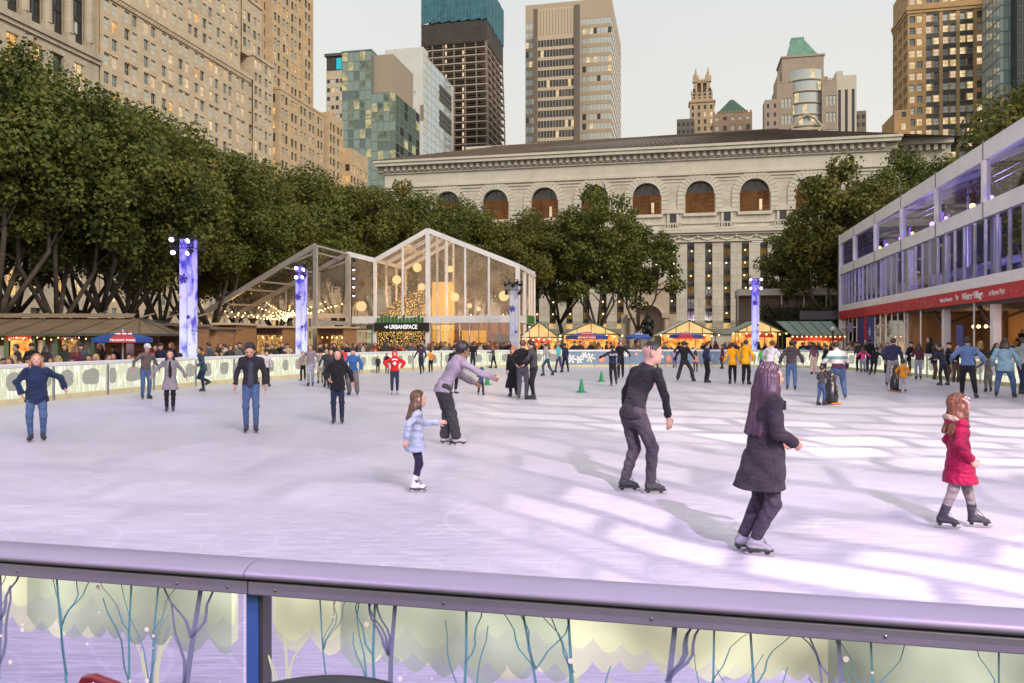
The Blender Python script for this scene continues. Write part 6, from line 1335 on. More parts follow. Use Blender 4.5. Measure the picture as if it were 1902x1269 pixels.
# street lamp, umbrellas, ivy wall, terrace canopy
sl_=empty('street_lamp',(tpx(1547,54),54,GZ),0,'dark iron street lamp with pale globe beside the shed roofed stall','street lamp')
m=MB(); m.lathe([(.14,0),(.13,.5),(.06,.7),(.05,zat(618,54)-GZ),(.12,zat(616,54)-GZ)],10); m.build('post',DARK_MET,sl_); m=MB(); m.ball((0,0,zat(611,54)-GZ),.15,10); m.build('globe',mat('pale_globe',(.7,.68,.62),.4),sl_,smooth=True)
BLU=mat('umbrella_blue',(.025,.07,.30),.55,var=.15,scale=2); REDU=mat('umbrella_red',(.45,.03,.05),.55)
def umbrella(px,Y,pytop,pyedge,wpx,label,txt=None,rot=0,allblue=False):
    t=empty('cafe_umbrella',(tpx(px,Y),Y,GZ),-math.atan2(tpx(px,Y),Y)+rot*0,label,'umbrella','blue cafe umbrellas'); r=wpx/2/F*Y; zt=zat(pytop,Y)-GZ; ze_=zat(pyedge,Y)-GZ; n=8; val=.24*r/1.6
    for k in range(n):
        a0=2*math.pi*(k-.5)/n-math.pi/2; a1=2*math.pi*(k+.5)/n-math.pi/2; m=MB()
        P_=lambda a,f:(r*f*math.cos(a),r*f*math.sin(a),zt+(ze_-zt)*(f**1.15))
        m.quad(P_(a0,.03),P_(a0,.55),P_(a1,.55),P_(a1,.03)); m.quad(P_(a0,.55),P_(a0,1),P_(a1,1),P_(a1,.55)); p,q=P_(a0,1),P_(a1,1); m.quad(p,(p[0],p[1],p[2]-val),(q[0],q[1],q[2]-val),q)
        o=m.build('canopy_panel',BLU if k%2==1 or allblue else REDU,t); 
        so2=o.modifiers.new('s','SOLIDIFY'); so2.thickness=.012
    m=MB(); m.bar((0,0,0),(0,0,zt+.08),.05,.05); m.build('pole',mat('umbrella_pole',(.5,.5,.5),.4,.5),t)
    m=MB()
    for k in range(8): a=2*math.pi*(k+.5)/8; m.bar((0,0,zt-.05),(r*math.cos(a),r*math.sin(a),ze_-.02),.02,.02)
    m.build('rib',mat('umbrella_rib',(.2,.2,.2),.5),t)
    ap=r*math.cos(math.pi/8)
    if txt: text_mesh('umbrella_lettering',txt,val*.62,WHT,t,(0,-ap-.02,ze_-val*.52),(R(90),0,0),xs=1.25,bold=.004)
    m=MB()
    for k in range(9): x=-r*.3+r*.6*k/8; m.ball((x*.8,-ap*.62,zt+(ze_-zt)*.50+.03),.02+.012*(k%3),5)
    m.build('snow_dot_print',WHT,t); return t
umbrella(228,29.6,616,628,108,'large blue and red cafe umbrella with white lettering before the shop kiosk','BRYANT PARK',.47)
umbrella(1090,54.5,616,624,84,'blue and red umbrella before the glowing gable stall nearest the glass pavilion','BRYANT PARK',.4)
umbrella(1186,55,617,626,50,'small blue umbrella below the marble niche',None,.2,True); umbrella(1274,54,616,623,66,'dark blue umbrella on a pale pole before the pale roofed stall',None,.39)
iv=park_empty('ivy_wall',front(1418,1418,72)[0],72,GZ,'long dark ivy covered terrace wall above the stalls','ivy wall'); W=front(1600,1600,72)[0]-front(1418,1418,72)[0]; hz=zat(571,Yof(1480,72))-GZ
m=MB(); m.box(0,W,0,.6,0,hz); m.build('wall',mat('dark_hedge_core',(.02,.022,.015),.9),iv)
m=MB(); rg=random.Random(8)
for k in range(5200):
    p=Vector((rg.uniform(-.3,W),rg.uniform(-.35,.1),rg.uniform(.8,hz+.35*rg.random()))); s=rg.uniform(.06,.15); d1=Vector((rg.uniform(-1,1),rg.uniform(-.6,.6),rg.uniform(-1,1))).normalized()*s; d2=Vector((rg.uniform(-1,1),rg.uniform(-.6,.6),rg.uniform(-1,1))).normalized()*s; m.quad(p-d1,p-d2,p+d1,p+d2)
m.build('ivy_leaves',leaf_material('ivy',[(0,(.012,.016,.008)),(.5,(.03,.035,.014)),(1,(.05,.05,.02))],.1),iv)
m=MB(); m.box(3,W,-.45,-.40,hz-1.1,hz-.35); m.build('dark_panel',mat('slate_panel',(.03,.035,.045),.4),iv)
for k,px in enumerate((1482,1512,1535)):
    t=empty('wall_lantern',(tpx(px,70),70,zat(590,70)),-TH,'amber lantern box on the ivy wall, '+['by the pillar','middle one','next to the lamp post'][k],'lantern','amber lanterns on the ivy wall'); m=MB(); m.box(-.55 if k!=1 else -.2,.55 if k!=1 else .2,-.1,.1,-.2,.2); m.build('glow_panel',emis('amber_lantern',(1,.5,.12),1.3),t); m=MB(); m.box(-.6,.6,-.12,.12,.2,.26); m.build('cap',DARK_MET,t)
tc_=park_empty('terrace_canopy',front(1368,1368,84)[0],84,GZ,'long pale terrace canopy with railing beneath the library slit windows','canopy'); W=front(1570,1570,84)[0]-front(1368,1368,84)[0]; z0=zat(543,Yof(1440,84))-GZ
m=MB(); m.box(0,W,-2,3,z0-.4,z0+.25); m.build('canopy_roof',mat('pale_canopy',(.58,.54,.48),.6,var=.08,scale=1),tc_); m=MB()
for k in range(6): m.box(k*W/5-.06,k*W/5+.06,-1.9,-1.78,0,z0-.4)
m.build('post',mat('pale_post',(.5,.46,.4),.6),tc_); m=MB(); m.box(0,W,1.0,1.2,0,z0-.4); m.build('back_wall',mat('taupe_wall',(.22,.17,.13),.7,var=.25,scale=.6),tc_)
m=MB(); m.bar((0,-2,z0-3.0),(W,-2,z0-3.0),.05,.06)
for k in range(40): m.bar((k*W/39,-2,z0-3.9),(k*W/39,-2,z0-3.0),.03,.03)
m.build('railing',DARK_MET,tc_); m=MB(); m.box(0,W,-2.1,1.1,z0-4.1,z0-3.9); m.box(0,W,-2.0,1.0,0,z0-4.1); m.build('terrace_base',MARBD,tc_)
# ---------------------------------------------------------------- things right before the camera
vd=MB(); vd.quad((-9,-4,-.01),(12,-4,-.01),(12,-.7,-.01),(-9,3.9,-.01)); tag(vd.build('viewing_deck',mat('deck_boards',(.12,.10,.09),.8,var=.2)),kind='structure')
tb=empty('bistro_table',(tpx(565,1.53),1.53,-.01),0,'round dark metal table top just before the printed rink board','table'); zt=1.08
m=MB(); m.lathe([(.06,zt-.03),(.262,zt-.024),(.27,zt-.014),(.266,zt-.003),(.24,zt),(.02,zt)],64); m.build('table_top',mat('dark_green_metal',(.030,.036,.04),.4,.2,var=.15,scale=8),tb,smooth=True)
m=MB(); m.tube([(0,0,zt-.03),(0,0,.06)],.03,10); m.build('pedestal',DARK_MET,tb); m=MB(); m.lathe([(.22,0),(.2,.02),(.04,.06)],24); m.build('base',DARK_MET,tb)
cb=empty('bar_chair',(tpx(146,1.5),1.5,-.01),R(-30),'dark red metal chair back with small punched holes before the printed rink board','chair')
CR=mat('dark_red_enamel',(.16,.006,.02),.3,coat=.4); zc_=zat(1242,1.5)+.01
m=MB(); pr=[(0,zc_-.3),(.38,zc_-.3),(.38,zc_-.04),(.34,zc_-.004),(.30,zc_),(.05,zc_),(.02,zc_-.008),(.004,zc_-.03)]; m.prism([(x,.008,z) for x,z in pr],(0,-.016,0)); bk=m.build('backrest',CR,cb,bevel=.004)
m=MB()
for k in range(3): m.ball((.062+.010*k,-.009,zc_-.012),.0028,6)
m.build('punched_hole',mat('hole_pale',(.55,.42,.45),.5),bk)
m=MB(); m.box(.0,.38,-.40,-.01,.74,.765); m.build('seat',CR,cb,bevel=.008)
for x in (.02,.36):
    for y in (-.38,-.03): m=MB(); m.tube([(x,y,0),(x,y*.97,.74)],.011,6); m.build('leg',DARK_MET,cb)
    m=MB(); m.tube([(x,.016,.70),(x,.018,zc_-.1)],.010,6); m.build('back_post',DARK_MET,cb)
# ---------------------------------------------------------------- people: smooth blended bodies and clothes
def surface_nets(f,org,st):
    s=f<0; nx,ny,nz=f.shape
    c=np.zeros((nx-1,ny-1,nz-1),np.int8)
    for i in (0,1):
        for j in (0,1):
            for k in (0,1): c+=s[i:nx-1+i,j:ny-1+j,k:nz-1+k]
    act=(c>0)&(c<8); ids=np.full(act.shape,-1,np.int32); I=np.argwhere(act); 
    if len(I)==0: return np.zeros((0,3)),np.zeros((0,4),np.int32)
    ids[act]=np.arange(len(I)); acc=np.zeros((len(I),3)); cnt=np.zeros(len(I))
    cor=[(0,0,0),(1,0,0),(0,1,0),(1,1,0),(0,0,1),(1,0,1),(0,1,1),(1,1,1)]
    V=[f[I[:,0]+a,I[:,1]+b,I[:,2]+d] for a,b,d in cor]
    for a in range(8):
        for b in range(a+1,8):
            df=[cor[b][k]-cor[a][k] for k in range(3)]
            if sum(abs(x) for x in df)!=1: continue
            m=(V[a]<0)!=(V[b]<0)
            if not m.any(): continue
            t=V[a][m]/(V[a][m]-V[b][m]); p=np.array(cor[a],float)[None,:]+t[:,None]*np.array(df,float)[None,:]
            acc[m]+=p; cnt[m]+=1
    P=(I+acc/cnt[:,None])*st+np.array(org); Q=[]
    for ax in range(3):
        sl=[slice(1,-1)]*3; sl[ax]=slice(0,f.shape[ax]-1); sl2=list(sl); sl2[ax]=slice(1,f.shape[ax])
        a=s[tuple(sl)]; b=s[tuple(sl2)]; X=np.argwhere(a!=b)
        if len(X)==0: continue
        off=np.array([1,1,1]); off[ax]=0; X=X+off; sg=s[X[:,0],X[:,1],X[:,2]]
        u,v=[(1,2),(2,0),(0,1)][ax]
        def cell(du,dv):
            Y=X.copy(); Y[:,u]-=du; Y[:,v]-=dv; return ids[Y[:,0],Y[:,1],Y[:,2]]
        q=np.stack([cell(1,1),cell(0,1),cell(0,0),cell(1,0)],1); q[~sg]=q[~sg][:,::-1]; Q.append(q)
    return P,np.concatenate(Q) if Q else np.zeros((0,4),np.int32)
def V3(*a): return np.array(a,float)
def nrmz(v): return v/(np.linalg.norm(v)+1e-9)
class Shape:
    """blend of limbs; mesh() turns it into one continuous surface"""
    def __init__(s): s.p=[]; s.cut=[]; s.sub=[]; s.disp=None
    def seg(s,a,b,ra,rb,flat=None,k=1.0,bl=.02): s.p.append(('s',np.array(a,float),np.array(b,float),ra,rb,None if flat is None else nrmz(np.array(flat,float)),k,bl)); return s
    def ell(s,c,r,rot=None,bl=.02): s.p.append(('e',np.array(c,float),np.array(r,float),rot,bl)); return s
    def carve(s,c,r,rot=None): s.sub.append((np.array(c,float),np.array(r,float),rot)); return s
    def plane(s,pt,n): s.cut.append((np.array(pt,float),nrmz(np.array(n,float)))); return s
    def mesh(s,name,st):
        lo=np.full(3,9.); hi=np.full(3,-9.)
        B=[]
        for q in s.p:
            if q[0]=='s': r=max(q[3],q[4])*max(1,q[6]); l=np.minimum(q[1],q[2])-r*1.05-q[7]; h=np.maximum(q[1],q[2])+r*1.05+q[7]
            else: r=max(q[2]); l=q[1]-r-q[4]; h=q[1]+r+q[4]
            B.append((l,h)); lo=np.minimum(lo,l); hi=np.maximum(hi,h)
        lo-=st*2.5; hi+=st*2.5; n=np.ceil((hi-lo)/st).astype(int)+1
        f=np.full(n,.5,np.float32); G=[lo[i]+np.arange(n[i])*st for i in range(3)]
        for q,(l,h) in zip(s.p,B):
            i0=np.maximum(0,np.floor((l-lo)/st).astype(int)-2); i1=np.minimum(n,np.ceil((h-lo)/st).astype(int)+3); S=tuple(slice(i0[k],i1[k]) for k in range(3))
            X=G[0][i0[0]:i1[0]][:,None,None]; Y=G[1][i0[1]:i1[1]][None,:,None]; Zz=G[2][i0[2]:i1[2]][None,None,:]
            if q[0]=='s':
                _,a,b,ra,rb,fl,k,bl=q; ra=max(ra,st*.62); rb=max(rb,st*.62); d=b-a; L2=d@d+1e-12; t=np.clip(((X-a[0])*d[0]+(Y-a[1])*d[1]+(Zz-a[2])*d[2])/L2,0,1)
                ex,ey,ez=X-a[0]-t*d[0],Y-a[1]-t*d[1],Zz-a[2]-t*d[2]; r2=ex*ex+ey*ey+ez*ez
                if fl is not None: c=ex*fl[0]+ey*fl[1]+ez*fl[2]; r2=r2+(k*k-1)*c*c
                dd=np.sqrt(np.maximum(r2,0))-(ra+(rb-ra)*t)
            else:
                _,c,r,rot,bl=q; ex,ey,ez=X-c[0],Y-c[1],Zz-c[2]
                if rot is not None: ex,ey,ez=[ex*rot[i][0]+ey*rot[i][1]+ez*rot[i][2] for i in range(3)]
                dd=(np.sqrt((ex/r[0])**2+(ey/r[1])**2+(ez/r[2])**2)-1)*min(r)
            g=f[S]; bl=max(bl,1e-4); hh=np.maximum(bl-np.abs(g-dd),0)/bl; f[S]=np.minimum(g,dd)-hh*hh*bl*.25
        X=G[0][:,None,None]; Y=G[1][None,:,None]; Zz=G[2][None,None,:]
        if s.disp: f=f+s.disp(X,Y,Zz).astype(np.float32)
        for c,r,rot in s.sub:
            ex,ey,ez=X-c[0],Y-c[1],Zz-c[2]
            if rot is not None: ex,ey,ez=[ex*rot[i][0]+ey*rot[i][1]+ez*rot[i][2] for i in range(3)]
            dd=(np.sqrt((ex/r[0])**2+(ey/r[1])**2+(ez/r[2])**2)-1)*min(r); f=np.maximum(f,-dd)
        for p,nn in s.cut: f=np.maximum(f,(X-p[0])*nn[0]+(Y-p[1])*nn[1]+(Zz-p[2])*nn[2])
        f[0]=f[-1]=.5; f[:,0]=f[:,-1]=.5; f[:,:,0]=f[:,:,-1]=.5
        P,Q=surface_nets(f,lo,st)
        me=bpy.data.meshes.new(name); me.vertices.add(len(P)); me.vertices.foreach_set('co',P.astype(np.float32).ravel()); nq=len(Q); me.loops.add(nq*4); me.loops.foreach_set('vertex_index',Q.astype(np.int32).ravel()); me.polygons.add(nq); me.polygons.foreach_set('loop_start',np.arange(0,nq*4,4,dtype=np.int32)); me.update(calc_edges=True); me.polygons.foreach_set('use_smooth',np.ones(nq,bool)); return me
def rotm(yaw,pitch,roll=0.0):
    """columns: right, forward, up of a turned frame"""
    return np.array((Matrix.Rotation(yaw,3,'Z')@Matrix.Rotation(-pitch,3,'X')@Matrix.Rotation(roll,3,'Y')))
def ik(a,c,l1,l2,hint):
    a=np.array(a,float); c=np.array(c,float); d=c-a; L=np.linalg.norm(d); m=(l1+l2)*.999
    if L>m: c=a+d/L*m; d=c-a; L=m
    x=(l1*l1-l2*l2+L*L)/(2*L); hgt=math.sqrt(max(0,l1*l1-x*x)); e=d/L; hp=np.array(hint,float); hp=hp-e*(hp@e); hp=nrmz(hp); return a+e*x+hp*hgt,c
SKIN={}
def skin(col):
    k='skin_%02d%02d'%(int(col[0]*99),int(col[1]*99)); return mat(k,col,.5,var=.08,scale=14,sub=0)
def cloth(name,col,rough=.85,bump=.35,bs=120,var=.22,sc=5,col2=None): return mat('cloth_'+name,col,rough,var=var,scale=sc,bump=bump,bscale=bs,sheen=.06,spec=.2,fold=.8,col2=col2)
LIGHT=(.46,.25,.175); TAN=(.42,.24,.16); BROWN=(.16,.085,.055); PALE=(.50,.29,.22)
HAIRS={'black':(.012,.010,.010),'dark':(.03,.018,.012),'brown':(.085,.042,.022),'auburn':(.16,.06,.03),'blond':(.36,.24,.11),'strawberry':(.32,.15,.07),'grey':(.3,.29,.28),'pinkish':(.35,.13,.08),'violet brown':(.060,.030,.052)}  # last entry: brown hair with the violet lamp light put into its colour
def hairm(n):
    m=mat('hair_'+n,HAIRS[n],.42,spec=.5,var=.65,scale=3,stretch=(8,8,.6),bump=.9,bscale=3); return m
SK_DARK=cloth('skate_dark',(.045,.045,.06),.5,.1); SK_GREY=cloth('skate_grey',(.34,.33,.38),.5,.1); BLADE=mat('skate_blade',(.5,.5,.52),.25,.9); SOLE=mat('skate_sole',(.03,.03,.035),.5); SK_WHITE=cloth('skate_white',(.62,.6,.66),.5,.1); LACE=mat('skate_lace',(.02,.02,.025),.6)
COAT_LEN={'shirt':-.035,'jacket':.00,'tunic':-.075,'coat':-.17,'swing':-.105,'long':-.24,'maxi':-.36}
def person(label,X,Y,yaw,h,pose=None,top=None,legs=None,hair=('dark','short'),skn=LIGHT,shoe='dark',cat='person',group=None,res=None,sex='m',kid=False,bulk=.93,extra=None,Z0=0.0,stand='skate',face=False,hat=None,sleeve=1.0,gloves=None,open_front=None,puffer=0,hood=None,fur=None,split=True,crop=None,root=None,legs2=None,backtext=None):
    pose=dict(pose or {}); g=pose.get
    if res is None: res=min(.021,max(.0062,Y/770*.72))
    b=bulk; hs=1.30 if kid=='small' else (1.16 if kid else 1.0)
    root=root or empty('person',(X,Y,Z0),yaw,label,cat,group)
    hip=g('hip',.505 if not kid else .475); lean=g('lean',.03); side=g('side',0.0); twist=g('twist',0.0)
    sk=.052/h*1.0 if stand=='skate' else 0.012    # blade under the sole, fraction of h
    px,py=g('shift',(0,0)); Pv=V3(px,py,hip+sk)
    Rt=rotm(twist,lean,side); up=Rt[:,2]; rt=Rt[:,0]; fw=Rt[:,1]
    sp=.315 if not kid else .30
    Rp=rotm(twist*.4,lean*.35,side*.5)
    neck=Pv+up*sp; chest=Pv+up*sp*.70; waist=Pv+up*sp*.30
    bend=g('bend',0.0)        # rounded upper back
    if bend: neck=neck+fw*bend; chest=chest+fw*bend*.35
    sw=(.094 if sex=='f' else .107)*(.95 if kid else 1.0)*min(b,1.12)
    sho={s:neck+rt*s*sw-up*.028 for s in (-1,1)}
    hy,hp,hr=g('head',(0,0,0)); Rh=rotm(twist+hy,lean*.4+hp,side*.5+hr); hr_=.062*hs
    HC=neck+Rh[:,2]*(.052+.048*hs)+Rh[:,1]*.012
    Hd=lambda x,y,z: HC+(Rh@V3(x,y,z))*hs
    # legs
    fl=g('fl',(-.055,.0,0,-.12)); fr=g('fr',(.055,.0,0,.12)); J={}
    th,shn=(.233,.223) if not kid else (.218,.210)
    for s,ft in ((-1,fl),(1,fr)):
        hj=Pv+Rp[:,0]*s*.048*min(b,1.2)-V3(0,0,.012); an=V3(ft[0],ft[1],ft[2]+sk+.045); fy=ft[3]
        kn,an=ik(hj,an,th,shn,V3(math.sin(fy)*.6+s*.08,1,.0)); J[s]=(hj,kn,an,fy,ft[4] if len(ft)>4 else 0.0)
    # arms
    A={}; ua,fa=.160,.140
    for s,key,dft in ((-1,'hl',(-.045,.02,-.292)),(1,'hr',(.045,.02,-.292))):
        t=V3(*g(key,dft)); hint=V3(*g('e'+key[1],(s*.45,-.8,-.2))); el,wr=ik(sho[s],sho[s]+t,ua,fa,hint); A[s]=(sho[s],el,wr)
    def wrapS(a): return [x*h for x in a]
    S=lambda v: np.array(v)*h
    # ---- body (skin)
    bd=Shape(); bl=.018*h
    bd.ell(S(Hd(0,-.006,.012)),S(V3(.0505,.064,.060)*hs),Rh.T,bl); bd.ell(S(Hd(0,.018,-.028)),S(V3(.039,.043,.044)*hs),Rh.T,bl)
    if res<.016:
        bd.seg(S(Hd(0,.056,.004)),S(Hd(0,.068,-.014)),.006*h*hs,.0105*h*hs,bl=.008*h); bd.seg(S(Hd(0,.048,-.052)),S(Hd(0,.05,-.05)),.013*h*hs,.012*h*hs,bl=.01*h)
        for s in (-1,1): bd.ell(S(Hd(s*.053,-.004,-.008)),S(V3(.008,.014,.02)*hs),Rh.T,.004*h); bd.carve(S(Hd(s*.021,.066,.009)),S(V3(.013,.012,.009)*hs),Rh.T)
        bd.seg(S(Hd(-.022,.052,.019)),S(Hd(.022,.052,.019)),.007*h*hs,.007*h*hs,bl=.01*h); bd.carve(S(Hd(0,.070,-.034)),S(V3(.017,.012,.003)*hs),Rh.T)
    bd.seg(S(HC-Rh[:,2]*.035-Rh[:,1]*.008),S(neck-up*.03),.030*h*(1 if sex=='m' else .86)*b**.5,.037*h*b**.5,bl=.025*h)
    bd.seg(S(chest),S(neck-up*.05),.075*h*b,.05*h,fw,1.45,.03*h); bd.seg(S(Pv),S(chest),.060*h*b,.075*h*b,fw,1.4,.03*h)
    for s in (-1,1):
        a,e,w=A[s]; bd.seg(S(a),S(e),.0245*h*b**.6,.0205*h*b**.6,bl=.02*h); bd.seg(S(e),S(w),.0215*h*b**.6,.0150*h,bl=.012*h)
        hj,kn,an,fy,fp=J[s]; bd.seg(S(hj),S(kn),.044*h*b,.031*h*b**.7,bl=.02*h); bd.seg(S(kn),S(an),.033*h*b**.7,.021*h,bl=.015*h)
        # hand: palm, four fingers, thumb
        d=nrmz(w-e); hin=V3(*g('palm%s'%('l' if s<0 else 'r'),(-s*1.0,.15,0))); pn=nrmz(hin-d*(hin@d)); sd=np.cross(d,pn); 
        if (sd@V3(0,1,0))<0 and abs(d[2])>.4: sd=-sd
        c0=w+d*.006; c1=w+d*.048; hk=1.08*h
        bd.seg(S(c0),S(c1),.0155*hk,.021*hk,pn,1.75,.008*h)
        curl=g('curl',.45)
        for q,(o_,ln) in enumerate(((.0165,.040),(.0055,.045),(-.0055,.042),(-.0160,.033))):
            k0=w+d*.052+sd*o_; d1=nrmz(d+pn*curl*.5+sd*o_*5); k1=k0+d1*ln*.52; d2=nrmz(d+pn*curl*1.7); k2=k1+d2*ln*.5
            bd.seg(S(k0),S(k1),.0058*hk,.0053*hk,bl=.003*h); bd.seg(S(k1),S(k2),.0053*hk,.0042*hk,bl=.003*h)
        t0=w+d*.018+sd*.016; t1=t0+nrmz(d*.8+sd*.75+pn*.3)*.026; t2=t1+nrmz(d+sd*.1+pn*.45)*.024; bd.seg(S(t0),S(t1),.0075*hk,.0062*hk,bl=.005*h); bd.seg(S(t1),S(t2),.0062*hk,.005*hk,bl=.003*h)
    def put(nm,shp,m,par=None,st=res):
        me=shp.mesh(nm,st); me.materials.append(m); o=bpy.data.objects.new(nm,me); C.objects.link(o); o.parent=par or root; return o
    put('body',bd,skin(skn))
    if face:
        for s in (-1,1):
            m=MB(); c=S(Hd(s*.021,.0535,.0085)); m.ball(c,.0062*h*hs,8,(1,.7,.7)); m.build('eye',mat('eye_dark',(.035,.022,.018),.15),root,smooth=True)
            if Y>12: continue
            e=MB(); a1=S(Hd(s*.010,.0625,.022)); a2=S(Hd(s*.032,.0555,.023)); e.bar(a1,a2,.004*h,.0045*h); e.build('eyebrow',hairm(hair[0] if hair else 'dark'),root)
        mo=Shape(); mo.seg(S(Hd(-.012,.0605,-.034)),S(Hd(.012,.0605,-.034)),.0048*h*hs,.0048*h*hs); put('mouth',mo,mat('lips',(.42,.15,.13),.45),st=.004*h)
    # ---- trousers
    def pants(m,full=True,fit=1.0,zlo=None):
        sh=Shape(); o=.007*h*fit; b_=b; bq=b if fit>.7 else min(b,1.04)
        for s in (-1,1):
            hj,kn,an,fy,fp=J[s]; end=an+(kn-an)*(.10 if full else .62)
            sh.seg(S(hj+V3(0,0,.012)),S(kn),.050*h*bq+o,.035*h*bq**.7+o,bl=.03*h)
            r1=.036*h*bq**.7+o; r2=(.026*h+o*1.2) if fit<1.6 else .036*h+o
            if fit>=2.4: r2=.05*h
            sh.seg(S(kn),S(end),r1,r2,bl=.015*h)
        sh.seg(S(Pv-V3(0,0,.012)),S(Pv+Rp[:,2]*.035),.073*h*b+.006*h,.060*h*b+.004*h,fw,1.4,.03*h)
        if res<.02:
            def dsp(X_,Y_,Z_): return .004*h*min(1.,fit)*np.sin(Z_*70/h+X_*40+3*np.sin(Y_*23))*np.clip(np.abs(np.sin(Z_*5.5/h)),0,1)
            sh.disp=dsp
        return put('trousers',sh,m)
    if legs: pants(legs[0],fit=legs[1] if len(legs)>1 else 1.0)
    if legs2: pants(legs2,True,.8)
    # ---- top
    tp=None
    if top:
        m,kind,fit=top[0],top[1],(top[2] if len(top)>2 else 1.0); o=.010*h*fit; sh=Shape(); ln=COAT_LEN[kind]
        sh.seg(S(chest),S(neck-up*.04),.080*h*b+o,.056*h+o,fw,1.42,.03*h); sh.seg(S(waist),S(chest),.066*h*b+o,.079*h*b+o,fw,1.38,.03*h)
        for s in (-1,1): sh.seg(S(neck-up*.022+rt*s*.025),S(sho[s]-up*.004),.033*h+o*.35,.030*h+o*.4,bl=.03*h)
        hemz=Pv+Rp[:,2]*(.01 if ln==0 else ln)
        if ln<=-.1:
            kav=(J[-1][1]+J[1][1])/2; fol=(kav[1]-Pv[1])*min(1,-ln/.23)*.6; hc=Pv+V3((kav[0]-Pv[0])*.5,g('hemy',0)+fol,ln-.02); sh.seg(S(waist),S(Pv),.068*h*b+o,.082*h*b+o,fw,1.3,.03*h); sh.seg(S(Pv),S(hc),.080*h*b+o*.9,(.090+(-ln)*.20)*h*b**.6+o,fw,1.15,.03*h); sh.seg(S(waist),S(hc),.068*h*b+o,(.090+(-ln)*.20)*h*b**.6+o,fw,1.22,.03*h); sh.plane(S(Pv+V3(0,0,ln)),(0,0,-1))
        else:
            sh.seg(S(Pv-Rp[:,2]*.01),S(waist),.094*h*b+o*.8,.067*h*b+o,fw,1.36,.03*h)
            if ln<-.05: sh.seg(S(Pv+V3(0,0,ln-.03)),S(Pv),.098*h*b+o*.9,.094*h*b+o*.8,fw,1.34,.02*h)
            sh.plane(S(hemz),-Rp[:,2]+V3(0,0,-.01))
        for s in (-1,1):
            a,e,w=A[s]; we=e+(w-e)*(.93*sleeve); sh.seg(S(a-up*.004),S(e),.0305*h*b**.6+o*.45,.0255*h*b**.6+o*.55,bl=.022*h); sh.seg(S(e),S(we),.0255*h*b**.6+o*.55,.0185*h+o*.7,bl=.012*h)
        sh.seg(S(neck-up*.03+fw*.0),S(neck+up*.012),.042*h+o*.4,.036*h+o*.4,bl=.015*h)
        if hood: sh.ell(S(neck-fw*.055-up*.012),S(V3(.062,.038,.045)),Rt.T,.02*h)
        ph=random.Random(len(label)).random()*6
        if puffer:
            fq=2*math.pi/(puffer*h)
            def dsp(X_,Y_,Z_): return -.0105*h*(np.abs(np.sin((Z_+.15*Y_)*fq/2))**.6-.6)+.002*h*np.sin(X_*90+Z_*50)
        else:
            def dsp(X_,Y_,Z_): return .0060*h*min(1.,.35+.45*fit)*np.sin(X_*30/h+Z_*22/h+2.5*np.sin(Z_*13/h+Y_*17/h)+ph)+.0018*h*np.sin(Z_*75/h+X_*45/h)
        if res<.022: sh.disp=dsp
        tp=put({'shirt':'sweater','jacket':'jacket','tunic':'jacket','coat':'coat','swing':'jacket','long':'coat','maxi':'coat'}[kind],sh,m)
        if Y<16:
            for s in (-1,1):
                a,e,w=A[s]; cf=Shape(); cf.seg(S(e+(w-e)*(.86*sleeve)),S(e+(w-e)*(.925*sleeve)),.0190*h+o*.72+.004,.0185*h+o*.72+.004,bl=.004*h); cf.plane(S(e+(w-e)*(.94*sleeve)),w-e); cf.plane(S(e+(w-e)*(.80*sleeve)),e-w); put('cuff',cf,m,tp)
            cl=Shape(); cl.seg(S(neck-up*.018-rt*.02+fw*.004),S(neck-up*.018+rt*.02+fw*.004),.036*h+o*.5,.036*h+o*.5,up,1.9,.01*h); put('collar',cl,m,tp)
        if open_front:
            of=Shape(); o2=o*.72; lowz=max(ln,-.14)+.02; c1_=chest+fw*(.047*b+o2/h+.004); c2_=waist+fw*(.050*b+o2/h+.006); c3_=Pv+V3(0,0,lowz)+fw*((.070 if ln>-.1 else .086)*b**.6+o2/h)
            of.seg(S(neck+fw*(.036+o2/h)-up*.02),S(c1_),.020*h,.030*h,fw,1.9,.01*h); of.seg(S(c1_),S(c2_),.030*h,.030*h,fw,1.9,.01*h); of.seg(S(c2_),S(c3_),.030*h,.036*h,fw,1.9,.01*h); put('shirt_front',of,open_front)
        if fur:
            fs=Shape()
            for q in range(9):
                a=math.pi*(1.08+q/8*.84) if False else math.pi*q/8; p=neck-fw*(.03+.055*math.sin(a))+rt*.075*math.cos(a)+up*(.004+.016*math.sin(a)); fs.ell(S(p),S(V3(.021,.021,.021)),None,.012*h)
            fs.disp=lambda X_,Y_,Z_: .006*h*np.sin(X_*170/h)*np.sin(Y_*150/h+Z_*60/h)*np.sin(Z_*190/h); put('fur_trim',fs,fur,tp,st=min(res,.012))
        if hood=='up':
            hs_=Shape(); hs_.ell(S(Hd(0,-.012,.006)),S(V3(.066,.074,.076)*hs),Rh.T,.01*h); hs_.seg(S(HC-Rh[:,2]*.03),S(neck-up*.03),.056*h,.06*h,bl=.02*h); hs_.carve(S(Hd(0,.075,-.002)),S(V3(.044,.05,.052)*hs),Rh.T); put('hood',hs_,m,tp)
    # ---- hair, hat
    if hair and hood!='up':
        hn,hst=hair; sh=Shape(); sh.ell(S(Hd(0,-.009,.016)),S(V3(.0545,.0665,.0625)*hs),Rh.T,bl)
        nn=Rh@V3(0,.80,-.42); sh.plane(S(Hd(0,.030 if hst!='bob' else .034,.040)),nn)
        if hst in('short','buzz'):
            sh.plane(S(Hd(0,-.02,-.034)),Rh@V3(0,.55,-1)); [sh.carve(S(Hd(sx*.056,.012,-.020)),S(V3(.016,.020,.030)*hs),Rh.T) for sx in ((-1,1) if hst=='short' else ())]
        amp=.0062 if hst!='buzz' else .0012
